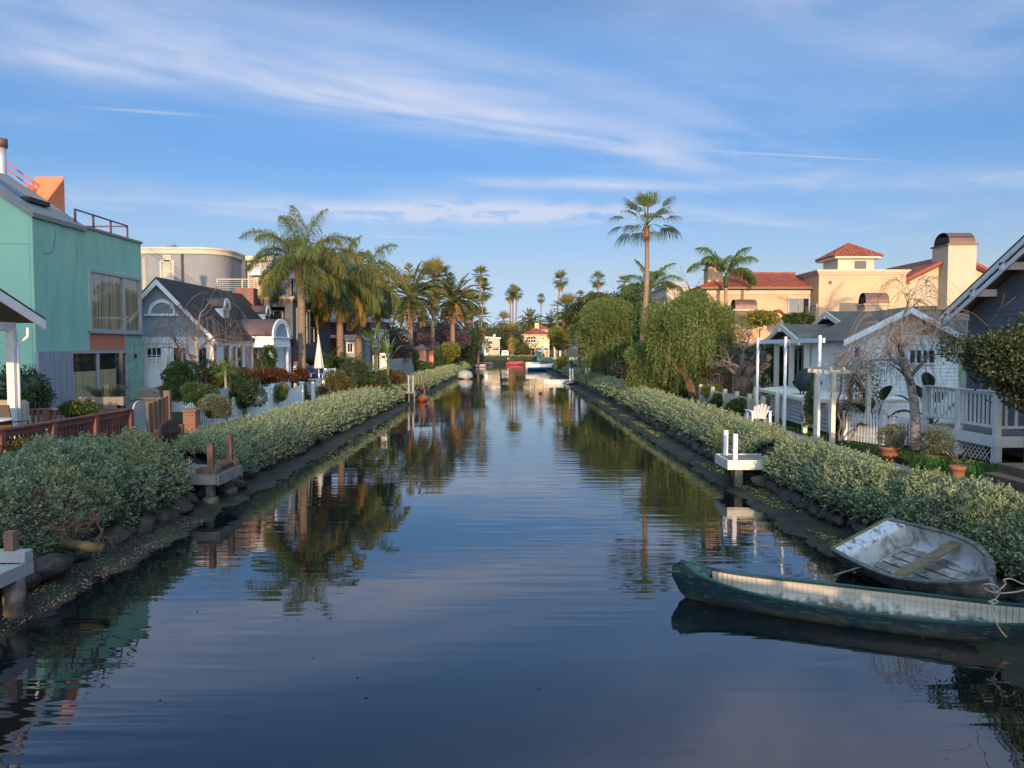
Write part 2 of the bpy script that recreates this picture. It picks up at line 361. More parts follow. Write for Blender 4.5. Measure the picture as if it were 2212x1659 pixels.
# canoe skins, dinghy, mud, water
def worn(name, base, worn_c, third, sc, th=(.45, .6), rough=.5, stretch=(1, 1, 1), zband=None, bump=.15):
    m = bpy.data.materials.new(name); n, l = nt(m); b = n['Principled BSDF']; b.inputs['Roughness'].default_value = rough
    tc = n.new('ShaderNodeTexCoord'); mp = n.new('ShaderNodeMapping'); mp.inputs['Scale'].default_value = stretch
    l.new(tc.outputs['Object'], mp.inputs['Vector'])
    n1 = n.new('ShaderNodeTexNoise'); n1.inputs['Scale'].default_value = sc; n1.inputs['Detail'].default_value = 9; n1.inputs['Roughness'].default_value = .65
    n2 = n.new('ShaderNodeTexNoise'); n2.inputs['Scale'].default_value = sc * 2.7; n2.inputs['Detail'].default_value = 8
    l.new(mp.outputs[0], n1.inputs['Vector']); l.new(mp.outputs[0], n2.inputs['Vector'])
    r1 = n.new('ShaderNodeValToRGB'); r1.color_ramp.elements[0].position = th[0]; r1.color_ramp.elements[1].position = th[1]
    r2 = n.new('ShaderNodeValToRGB'); r2.color_ramp.elements[0].position = .56; r2.color_ramp.elements[1].position = .62
    f1 = n1.outputs['Fac']
    if zband:
        sx = n.new('ShaderNodeSeparateXYZ'); l.new(tc.outputs['Object'], sx.inputs[0])
        mr = n.new('ShaderNodeMapRange'); mr.inputs[1].default_value = zband[0]; mr.inputs[2].default_value = zband[1]
        mr.inputs[3].default_value = zband[2]; mr.inputs[4].default_value = zband[3]
        l.new(sx.outputs[2], mr.inputs[0]); ad = n.new('ShaderNodeMath'); ad.operation = 'ADD'; l.new(f1, ad.inputs[0]); l.new(mr.outputs[0], ad.inputs[1]); f1 = ad.outputs[0]
    l.new(f1, r1.inputs[0]); l.new(n2.outputs['Fac'], r2.inputs[0])
    m1 = n.new('ShaderNodeMixRGB'); m1.inputs[1].default_value = c4(base); m1.inputs[2].default_value = c4(worn_c); l.new(r1.outputs[0], m1.inputs[0])
    m2 = n.new('ShaderNodeMixRGB'); m2.inputs[2].default_value = c4(third); l.new(m1.outputs[0], m2.inputs[1])
    ml = n.new('ShaderNodeMath'); ml.operation = 'MULTIPLY'; ml.inputs[1].default_value = .5; l.new(r2.outputs[0], ml.inputs[0]); l.new(ml.outputs[0], m2.inputs[0])
    l.new(m2.outputs[0], b.inputs['Base Color'])
    bp = n.new('ShaderNodeBump'); bp.inputs['Strength'].default_value = bump; bp.inputs['Distance'].default_value = .01; l.new(n2.outputs['Fac'], bp.inputs['Height']); l.new(bp.outputs[0], b.inputs['Normal'])
    MATS[name] = m; return m
worn('canoe_skin', (.008, .022, .034), (.055, .055, .045), (.05, .15, .085), 3.0, th=(.5, .62), rough=.4, stretch=(1, .6, 3), zband=(.02, .24, .12, -.14))
worn('dinghy_white', (.42, .42, .43), (.12, .105, .09), (.22, .21, .20), 2.6, th=(.52, .64), rough=.7)
worn('dinghy_floor', (.16, .15, .135), (.34, .34, .34), (.07, .06, .05), 3.2, th=(.5, .62), rough=.8)
worn('dinghy_hull', (.11, .11, .11), (.05, .048, .042), (.20, .20, .20), 3.0, th=(.42, .58), rough=.7)
worn('dinghy_plank', (.15, .11, .055), (.09, .075, .055), (.20, .16, .09), 5.0, rough=.8)
worn('dinghy_seat', (.50, .51, .55), (.13, .12, .12), (.25, .23, .24), 6.0, th=(.5, .58), rough=.8, stretch=(1, .4, 1))
def canoe_inside():
    m = bpy.data.materials.new('canoe_inside'); n, l = nt(m); b = n['Principled BSDF']; b.inputs['Roughness'].default_value = .7
    tc = n.new('ShaderNodeTexCoord'); sx = n.new('ShaderNodeSeparateXYZ'); l.new(tc.outputs['Object'], sx.inputs[0])
    no = n.new('ShaderNodeTexNoise'); no.inputs['Scale'].default_value = 7; no.inputs['Detail'].default_value = 8; l.new(tc.outputs['Object'], no.inputs['Vector'])
    mr = n.new('ShaderNodeMapRange'); mr.inputs[1].default_value = .03; mr.inputs[2].default_value = .2; mr.inputs[3].default_value = .30; mr.inputs[4].default_value = -.12
    l.new(sx.outputs[2], mr.inputs[0]); ad = n.new('ShaderNodeMath'); ad.operation = 'ADD'; l.new(no.outputs['Fac'], ad.inputs[0]); l.new(mr.outputs[0], ad.inputs[1])
    r = n.new('ShaderNodeValToRGB'); r.color_ramp.elements[0].position = .5; r.color_ramp.elements[1].position = .8
    r.color_ramp.elements[0].color = (.44, .39, .32, 1); r.color_ramp.elements[1].color = (.06, .055, .045, 1)
    l.new(ad.outputs[0], r.inputs[0])
    l.new(r.outputs[0], b.inputs['Base Color']); MATS['canoe_inside'] = m
canoe_inside()
def mud():
    m = bpy.data.materials.new('mud'); n, l = nt(m); b = n['Principled BSDF']
    tc = n.new('ShaderNodeTexCoord')
    n1 = n.new('ShaderNodeTexNoise'); n1.inputs['Scale'].default_value = .9; n1.inputs['Detail'].default_value = 8; n1.inputs['Roughness'].default_value = .7
    n2 = n.new('ShaderNodeTexNoise'); n2.inputs['Scale'].default_value = 14; n2.inputs['Detail'].default_value = 6; n2.inputs['Roughness'].default_value = .8
    vo = n.new('ShaderNodeTexVoronoi'); vo.inputs['Scale'].default_value = 16
    for q in (n1, n2, vo): l.new(tc.outputs['Object'], q.inputs['Vector'])
    r1 = n.new('ShaderNodeValToRGB'); e = r1.color_ramp.elements; e[0].position = .44; e[1].position = .66
    e[0].color = (.013, .012, .010, 1); e[1].color = (.030, .042, .011, 1)
    l.new(n1.outputs['Fac'], r1.inputs[0])
    r3 = n.new('ShaderNodeValToRGB'); r3.color_ramp.elements[0].position = .60; r3.color_ramp.elements[1].position = .72
    l.new(n2.outputs['Fac'], r3.inputs[0])
    mx = n.new('ShaderNodeMixRGB'); l.new(r1.outputs[0], mx.inputs[1]); mx.inputs[2].default_value = (.06, .054, .045, 1); l.new(r3.outputs[0], mx.inputs[0])
    l.new(mx.outputs[0], b.inputs['Base Color']); b.inputs['Roughness'].default_value = .62; b.inputs['Specular IOR Level'].default_value = .35
    bp = n.new('ShaderNodeBump'); bp.inputs['Strength'].default_value = .9; bp.inputs['Distance'].default_value = .03; l.new(n2.outputs['Fac'], bp.inputs['Height'])
    bq = n.new('ShaderNodeBump'); bq.inputs['Strength'].default_value = .5; bq.inputs['Distance'].default_value = .02; l.new(vo.outputs['Distance'], bq.inputs['Height']); l.new(bp.outputs[0], bq.inputs['Normal'])
    l.new(bq.outputs[0], b.inputs['Normal']); MATS['mud'] = m
mud()
def water():
    m = bpy.data.materials.new('water'); n, l = nt(m); b = n['Principled BSDF']
    b.inputs['Base Color'].default_value = (.003, .006, .008, 1); b.inputs['Roughness'].default_value = .006; b.inputs['IOR'].default_value = 2.1
    b.inputs['Specular IOR Level'].default_value = .5
    tc = n.new('ShaderNodeTexCoord')
    def noise(sc, st, det, rotz=0.0):
        mp = n.new('ShaderNodeMapping'); mp.inputs['Scale'].default_value = st; mp.inputs['Rotation'].default_value = (0, 0, rotz); l.new(tc.outputs['Object'], mp.inputs['Vector'])
        q = n.new('ShaderNodeTexNoise'); q.inputs['Scale'].default_value = sc; q.inputs['Detail'].default_value = det; q.inputs['Roughness'].default_value = .45
        l.new(mp.outputs[0], q.inputs['Vector']); return q.outputs['Fac']
    swell = noise(1.0, (.22, .75, 1), 1.5, .12)
    rip = noise(1.0, (.35, 3.2, 1), 2, -.10)
    # where the breeze touches: patches
    msk = noise(.10, (1.0, .55, 1), 3)
    rp = n.new('ShaderNodeValToRGB'); rp.color_ramp.elements[0].position = .42; rp.color_ramp.elements[1].position = .62
    rp.color_ramp.elements[0].color = (.12, .12, .12, 1)
    l.new(msk, rp.inputs[0])
    ml = n.new('ShaderNodeMath'); ml.operation = 'MULTIPLY'; l.new(rip, ml.inputs[0]); l.new(rp.outputs[0], ml.inputs[1])
    b1 = n.new('ShaderNodeBump'); b1.inputs['Strength'].default_value = 1; b1.inputs['Distance'].default_value = .0045; l.new(swell, b1.inputs['Height'])
    b2 = n.new('ShaderNodeBump'); b2.inputs['Strength'].default_value = 1; b2.inputs['Distance'].default_value = .010; l.new(ml.outputs[0], b2.inputs['Height']); l.new(b1.outputs[0], b2.inputs['Normal'])
    l.new(b2.outputs[0], b.inputs['Normal']); MATS['water'] = m
water()
# ------------------------------------------------------------------ sky, sun
SUN_EL, SUN_YAW = 8.5, 2.5
w = bpy.data.worlds.new("World"); scene.world = w; w.use_nodes = True
n, l = w.node_tree.nodes, w.node_tree.links
bg = n['Background']
sky = n.new('ShaderNodeTexSky'); sky.sky_type = 'NISHITA'; sky.sun_disc = False
sky.sun_elevation = R(SUN_EL + 4); sky.sun_rotation = R(180 - SUN_YAW); sky.altitude = 0; sky.air_density = 1.0; sky.dust_density = .4; sky.ozone_density = 2.2
SKY_STR = 0.10
bg.inputs['Strength'].default_value = SKY_STR
tc = n.new('ShaderNodeTexCoord')
sx = n.new('ShaderNodeSeparateXYZ'); l.new(tc.outputs['Generated'], sx.inputs[0])
def M(op, a, b=None, c=None):
    q = n.new('ShaderNodeMath'); q.operation = op
    for i, x in enumerate((a, b, c)):
        if x is None: continue
        if isinstance(x, (int, float)): q.inputs[i].default_value = x
        else: l.new(x, q.inputs[i])
    return q.outputs[0]
zc = M('MAXIMUM', sx.outputs[2], 0.015)
px = M('DIVIDE', sx.outputs[0], zc); py = M('DIVIDE', sx.outputs[1], zc)
# the cloud sheet lies on a plane overhead: px, py are positions on that sheet (in cloud heights)
def rotp(cx, cy, ang):
    c, s = math.cos(ang), math.sin(ang)
    dx = M('SUBTRACT', px, cx); dy = M('SUBTRACT', py, cy)
    u = M('ADD', M('MULTIPLY', dx, c), M('MULTIPLY', dy, s)); v = M('SUBTRACT', M('MULTIPLY', dy, c), M('MULTIPLY', dx, s)); return u, v
def comb(a, b, zz=0.0):
    q = n.new('ShaderNodeCombineXYZ'); l.new(a, q.inputs[0]); l.new(b, q.inputs[1]); q.inputs[2].default_value = zz; return q.outputs[0]
def noise(vec, sc, det=8, rough=.6, dist=0.0):
    q = n.new('ShaderNodeTexNoise'); q.inputs['Scale'].default_value = sc; q.inputs['Detail'].default_value = det
    q.inputs['Roughness'].default_value = rough; q.inputs['Distortion'].default_value = dist; l.new(vec, q.inputs['Vector']); return q.outputs['Fac']
def ss(x, a, b):
    q = n.new('ShaderNodeMapRange'); q.interpolation_type = 'SMOOTHSTEP'; q.inputs[1].default_value = a; q.inputs[2].default_value = b; l.new(x, q.inputs[0]); return q.outputs[0]
def gauss(cx, cy, ang, L, W):
    u, v = rotp(cx, cy, ang)
    a = M('POWER', M('DIVIDE', u, L), 2.0); b = M('POWER', M('DIVIDE', v, W), 2.0)
    return M('EXPONENT', M('MULTIPLY', M('ADD', a, b), -1.0))
A = math.atan2(1.59, 2.43)
u1, v1 = rotp(0, 0, A)
fib = noise(comb(M('MULTIPLY', u1, .55), M('MULTIPLY', v1, 1.5), 2.0), 1.15, 10, .58, .8)        # long fibres
fib2 = noise(comb(M('MULTIPLY', u1, .9), M('MULTIPLY', v1, 1.3), 5.0), .9, 8, .58, .4)
band = gauss(-.45, 3.3, A - .04, 2.0, .27)
band2 = gauss(-.1, 3.15, A - .05, 2.4, .55)
veil = gauss(1.5, 2.15, .42, 1.5, .55)
veil2 = gauss(-1.9, 1.9, .6, 1.2, .5)
tail = gauss(.45, 4.75, .12, .75, .16)
low = gauss(-.25, 5.75, .03, 1.15, .42)
low2 = gauss(2.2, 4.6, -.15, 1.6, .35)
low3 = gauss(2.3, 6.2, .1, 2.6, .8)
farl = gauss(-2.6, 5.6, .2, 1.8, .8)
con = M('ADD', gauss(1.5, 4.05, .2, .55, .016), M('ADD', gauss(-1.55, 3.3, .25, .2, .02), gauss(-.95, 7.0, .22, .55, .05)))
s1 = M('MULTIPLY', band, ss(fib, .25, .72))
s2 = M('MULTIPLY', M('MULTIPLY', band2, ss(fib, .34, .74)), .55)
s3 = M('MULTIPLY', M('MULTIPLY', veil, ss(fib2, .18, .72)), 1.15)
s4 = M('MULTIPLY', M('MULTIPLY', veil2, ss(fib2, .3, .75)), .6)
s5 = M('MULTIPLY', tail, ss(fib, .3, .65))
puff = noise(comb(M('MULTIPLY', px, 1.6), M('MULTIPLY', py, 1.0), 9.0), 2.4, 6, .55)
s6 = M('MULTIPLY', low, M('MULTIPLY', ss(puff, .36, .56), 1.5))
s7 = M('MULTIPLY', M('MULTIPLY', M('ADD', low2, low3), ss(fib2, .36, .7)), .45)
s8 = M('MULTIPLY', M('MULTIPLY', farl, ss(fib2, .3, .68)), .6)
s9 = M('MULTIPLY', con, .5)
s10 = M('MULTIPLY', ss(fib2, .5, .8), .2)
tot = s1
for s in (s2, s3, s4, s5, s6, s7, s8, s9, s10): tot = M('ADD', tot, s)
up = ss(sx.outputs[2], .02, .10)
tot = M('MINIMUM', M('MULTIPLY', M('MULTIPLY', tot, up), .86), .86)
CLOUD_COL = (4.6, 4.9, 6.0, 1)
# grade of the clear air
gr = n.new('ShaderNodeValToRGB'); l.new(M('MAXIMUM', sx.outputs[2], 0.0), gr.inputs[0]); ge = gr.color_ramp.elements
for i, (p_, c_) in enumerate(((.007, (.66, .80, 1.5)), (.096, (.70, .70, .86)), (.23, (.40, .68, 1.0)), (.36, (.62, .88, 1.15)), (.46, (.40, .62, .88)), (.62, (1.15, 1.3, 1.4)))):
    e_ = ge[0] if i == 0 else (ge[len(ge) - 1] if i == 5 else ge.new(p_)); 
    if i in (0, 5): e_.position = p_
    e_.color = (c_[0] / 1.5, c_[1] / 1.5, c_[2] / 1.5, 1)
# added boost: sky brighter and warmer overhead and behind the viewer, lifting the shade
def vmul(a, k, col):
    s_ = n.new('ShaderNodeVectorMath'); s_.operation = 'MULTIPLY_ADD'; c_ = n.new('ShaderNodeCombineXYZ')
    for i in range(3): l.new(k, c_.inputs[i])
    s_.inputs[1].default_value = col; s_.inputs[2].default_value = (1, 1, 1); l.new(c_.outputs[0], s_.inputs[0])
    q = n.new('ShaderNodeVectorMath'); q.operation = 'MULTIPLY'; l.new(a, q.inputs[0]); l.new(s_.outputs[0], q.inputs[1]); return q.outputs[0]
b1_ = vmul(gr.outputs[0], ss(sx.outputs[2], .5, .95), (3.3, 2.5, 1.7)); b2_ = vmul(b1_, ss(M('MULTIPLY', sx.outputs[1], -1.0), -.15, .5), (3.5, 2.6, 1.8))
gs = n.new('ShaderNodeVectorMath'); gs.operation = 'SCALE'; l.new(b2_, gs.inputs[0]); gs.inputs['Scale'].default_value = 1.5
grade = n.new('ShaderNodeMixRGB'); grade.blend_type = 'MULTIPLY'; grade.inputs[0].default_value = 1.0
l.new(sky.outputs[0], grade.inputs[1]); l.new(gs.outputs[0], grade.inputs[2])
mx = n.new('ShaderNodeMixRGB'); l.new(tot, mx.inputs[0]); l.new(grade.outputs[0], mx.inputs[1]); mx.inputs[2].default_value = CLOUD_COL
l.new(mx.outputs[0], bg.inputs['Color'])
SKY_GRADE, SKY_CLOUD = grade, mx
sd = bpy.data.lights.new('sun', 'SUN'); sun = bpy.data.objects.new('sun', sd); COL.objects.link(sun)
sd.energy = 4.0; sd.angle = R(0.5); sd.color = (1.0, .68, .39)
sun.rotation_euler = (R(90 - SUN_EL), 0, R(SUN_YAW)); sun.location = (0, -30, 30)
scene.view_settings.view_transform = 'Standard'; scene.view_settings.look = 'None'; scene.view_settings.gamma = 1.0
scene.view_settings.exposure = 0.6
cy = scene.cycles
cy.max_bounces = 6; cy.diffuse_bounces = 2; cy.glossy_bounces = 3; cy.transmission_bounces = 2; cy.transparent_max_bounces = 4
cy.sample_clamp_indirect = 6.0; cy.caustics_reflective = False; cy.caustics_refractive = False
cy.use_adaptive_sampling = True; cy.adaptive_threshold = 0.012

# ------------------------------------------------------------------ ground, banks, water
YE = 190.0            # far end of the canal
LW, RW = -7.05, 6.05  # water lines
def hrand(*a):
    return (math.sin(sum((i + 1.7) * 12.9898 * x for i, x in enumerate(a))) * 43758.5453) % 1.0
def wob(y, k=0.0): return .10 * math.sin(y * .9 + k) + .07 * math.sin(y * 2.3 + 2 * k) + .05 * math.sin(y * 5.1 + k)
mb = MB()
X = 9000.0
mb.quad((-X, -400, 1), (-9.35, -400, 1), (-9.35, YE + 4, 1), (-X, YE + 4, 1))
mb.quad((8.45, -400, 1), (X, -400, 1), (X, YE + 4, 1), (8.45, YE + 4, 1)); mb.quad((7.75, 17.0, .999), (8.45, 12.8, .999), (8.45, YE + 4, .999), (7.75, YE + 4, .999))
mb.quad((-X, YE + 4, 1), (X, YE + 4, 1), (X, 9000, 1), (-X, 9000, 1))
g = mb.build('ground', 'garden_soil'); tag(g, kind='structure')
# bank: rocks' slope and mud shelf down into the water
def bank(name, xs_fn, y0, y1, step):
    ys = []; y = y0
    while y < y1: ys.append(y); y += step(y)
    ys.append(y1); vs = []; fs = []; k = None
    for y in ys:
        row = xs_fn(y); k = len(row); vs += row
    for i in range(len(ys) - 1):
        for j in range(k - 1): fs.append((i * k + j, i * k + j + 1, (i + 1) * k + j + 1, (i + 1) * k + j))
    m_ = MB(); m_.add(vs, fs); o = m_.build(name, 'mud', smooth=True); tag(o, kind='structure'); return o
def mudz(y, t): return .02 * math.sin(y * 3.1 + t * 5) + .015 * math.sin(y * 7.7 - t * 3) + .012 * math.sin(y * 17 + t * 11)
def widen(y): return max(0.0, (12.5 - y)) * .10
NEARX = lambda y: min(.62, max(0.0, (17.0 - y) * .15))
def left_row(y):
    wv = wob(y) * .6; wd = -widen(y) * .5
    f = min(1, max(.35, 30 / max(y, 1)))
    pr = [(-9.4, 1.0), (-8.9, .95), (-8.45, .72), (-8.2, .40), (-7.98, .16), (-7.75, .11), (-7.5, .075), (-7.25, .035), (-7.05, .0), (-6.8, -.06), (-6.3, -.3), (-5, -.9)]
    return [(x + (wv if 7 <= i <= 9 else 0) - (wd if i > 7 else 0), y, z + (mudz(y, x) * f if 3 < i < 10 else 0)) for i, (x, z) in enumerate(pr)]
def right_row(y):
    wv = wob(y, 2.0) * .6
    sh_ = NEARX(y)
    pr = [(5, -.9), (5.4, -.3), (5.85, -.06), (6.05, 0), (6.3, .045), (6.55, .08), (6.8, .11), (7.05, .17), (7.25, .38), (7.45, .75), (7.6, .95), (7.8, 1.0)]
    return [(x + (wv if 2 <= i <= 4 else 0) + sh_ * (0, 0, 0, .1, .3, .5, .8, 1, 1, 1, 1, 1)[i], y, z + (mudz(y, x) if 2 < i < 8 else 0)) for i, (x, z) in enumerate(pr)]
stepf = lambda y: .12 if y < 25 else (.3 if y < 60 else 1.2)
bank('canal_bank', left_row, -6, YE, stepf); bank('canal_bank', right_row, -6, YE, stepf)
m_ = MB()
for x0, x1 in ((-9.4, 7.8),):
    pr = [(YE + 4, 1.0), (YE + 2.4, .9), (YE + 1.2, .35), (YE, .1), (YE - 1.2, -.02), (YE - 3, -.5)]
    for (ya, za), (yb, zb) in zip(pr, pr[1:]): m_.quad((x0, ya, za), (x1, ya, za), (x1, yb, zb), (x0, yb, zb))
tag(m_.build('canal_bank', 'mud'), kind='structure')
m_ = MB(); m_.quad((-9.4, -80, .0), (7.8, -80, .0), (7.8, YE + 2, .0), (-9.4, YE + 2, .0))
tag(m_.build('water', 'water'), kind='structure')
m_ = MB(); m_.quad((-9.4, -80, -.9), (7.8, -80, -.9), (7.8, YE + 2, -.9), (-9.4, YE + 2, -.9))
tag(m_.build('canal_bed', 'mud'), kind='structure')
# footpaths
def path(x0, x1, y0, y1, m='pavement'):
    q = MB(); q.box(x0, x1, y0, y1, .9, 1.03); return tag(q.build('footpath', m), kind='structure')
path(8.75, 9.95, -60, YE + 4); path(-11.1, -9.75, -60, YE + 4)
q = MB(); q.box(-60, 60, YE + 6.5, YE + 14, .9, 1.55); tag(q.build('road', 'asphalt'), kind='structure')
q = MB(); q.box(-60, 60, YE + 5.4, YE + 6.4, .9, 1.66); tag(q.build('pavement', 'pavement'), kind='structure')
# hills on the horizon
def hills():
    vs = []; fs = []; nx, ny = 160, 3
    for j in range(ny):
        for i in range(nx + 1):
            x = -9000 + 18000 * i / nx; t = j / (ny - 1)
            h = 265 + 50 * math.sin(x * .0011 + 1.3) + 30 * math.sin(x * .0031 + .4) + 14 * math.sin(x * .0083) + 12 * math.sin(x * .021)
            vs.append((x, 9000 + 2500 * t, 0.5 + h * (0, 1.0, .0)[j]))
    for j in range(ny - 1):
        for i in range(nx): a = j * (nx + 1) + i; fs.append((a, a + 1, a + nx + 2, a + nx + 1))
    m_ = MB(); m_.add(vs, fs); tag(m_.build('hills', 'hills_green', smooth=True), kind='structure')
hills()

# evening air
hv = bpy.data.materials.new('haze_air'); n_, l_ = nt(hv); n_.remove(n_['Principled BSDF']); pv = n_.new('ShaderNodeVolumePrincipled'); pv.inputs['Color'].default_value = (.72, .86, 1, 1); pv.inputs['Density'].default_value = 3.6e-5; pv.inputs['Anisotropy'].default_value = .2
l_.new(pv.outputs[0], n_['Material Output'].inputs['Volume']); MATS['haze_air'] = hv
mb = MB(); mb.box(-9600, 9600, -450, 12500, -2.0, 900); tag(mb.build('haze', 'haze_air'), kind='stuff')
# ------------------------------------------------------------------ plants
def rdir(n, up=0.0, rng=RNG):
    d = rng.normal(size=(n, 3)); d = nrm(d); d[:, 2] += up; return nrm(d)
def blob_points(n, c, r, lobes=7, depth=.35, rng=RNG, lower=-.6):
    """points on an uneven clumped crown: centre c, radii r -> positions, outward normals"""
    c = np.array(c, float); r = np.array(r, float)
    L = nrm(rng.normal(size=(lobes, 3))) * rng.uniform(.35, .78, (lobes, 1)); L[:, 2] = np.clip(L[:, 2], lower * .6, 1)
    R_ = rng.uniform(.22, .58, lobes)
    L = np.vstack([L, [[0, 0, 0]]]); R_ = np.append(R_, .62)
    k = rng.choice(lobes + 1, size=n, p=(R_ ** 2) / (R_ ** 2).sum())
    d = nrm(rng.normal(size=(n, 3)))
    rad = R_[k] * (1 - depth * rng.random(n) ** 2)
    sp = rng.random(n) < .07; rad = np.where(sp, rad * (1 + .35 * rng.random(n)), rad)
    P = L[k] + d * rad[:, None]
    P[:, 2] = np.where(P[:, 2] < lower, lower + rng.random(n) * .15, P[:, 2])
    return c + P * r, d
def core_blob(mb, c, r, s=.62, seed=0):
    """an uneven dark inner mass of twigs"""
    c = Vector(c); nu, nv = 14, 9; vs = []
    for j in range(nv + 1):
        th = PI * j / nv
        for i in range(nu):
            ph = 2 * PI * i / nu
            q = s * (1 + .16 * math.sin(3 * ph + seed) * math.sin(2 * th) + .12 * math.sin(5 * ph + 2 * th + seed * 2))
            vs.append(c + Vector((r[0] * q * math.sin(th) * math.cos(ph), r[1] * q * math.sin(th) * math.sin(ph), r[2] * q * math.cos(th))))
    fs = [(j * nu + i, j * nu + (i + 1) % nu, (j + 1) * nu + (i + 1) % nu, (j + 1) * nu + i) for j in range(nv) for i in range(nu)]
    mb.add(vs, fs)
def leaf_mass(P, D, L, W, droop=0.0, rnd=.8, rng=RNG, tone_up=True):
    n = len(P); d = nrm(D + rnd * rng.normal(size=(n, 3)) * .6 + np.array([0, 0, .25 - droop]))
    Ls = L * rng.uniform(.7, 1.3, n)
    V = leafs(P, d, Ls, Ls * W, rng)
    return V
def shrub(name, c, r, m, label, group=None, n=None, L=None, W=.5, dense=1.0, droop=0.0, lobes=7, cat='shrub', core=True, parent=None, stem=None, flowers=None, lower=-.75):
    """one planted shrub; c = centre of its foliage"""
    c = tuple(c); Y = max(c[1], 8)
    if L is None: L = max(.05, Y * .0022 + .012)
    area = 4 * PI * ((r[0] * r[1]) ** 1.6 / 3 + (r[0] * r[2]) ** 1.6 / 3 + (r[1] * r[2]) ** 1.6 / 3) ** (1 / 1.6)
    if n is None: n = int(min(26000, max(250, 1.5 * dense * area / (L * L * W * .5))))
    P, D = blob_points(n, c, r, lobes, lower=lower)
    V = leaf_mass(P, D, L, W, droop)
    ex = MB()
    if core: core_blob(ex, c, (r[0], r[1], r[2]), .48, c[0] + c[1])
    if label is None:
        return np_obj(name, V, 4, m, parent, extra=ex)
    if stem or flowers:
        t = thing(name, label, cat, (c[0], c[1], 1.0), group)
        np_obj('foliage', V, 4, m, t, extra=ex)
        if stem:
            s = MB(); s.tube([(c[0], c[1], 1.0), (c[0] + .05, c[1], (c[2] + 1) / 2), (c[0], c[1], c[2])], [stem, stem * .8, stem * .5], 7); s.build('stem', 'bark', t, True)
        if flowers:
            fm, fn, fs = flowers; Pf, Df = blob_points(fn, c, [q * 1.02 for q in r], lobes, depth=.1)
            np_obj('flowers', leafs(Pf, Df, fs, fs, curl=.3), 4, fm, t)
        return t
    o = np_obj(name, V, 4, m, None, extra=ex); o.location = (0, 0, 0)
    return tag(o, label, cat, group)
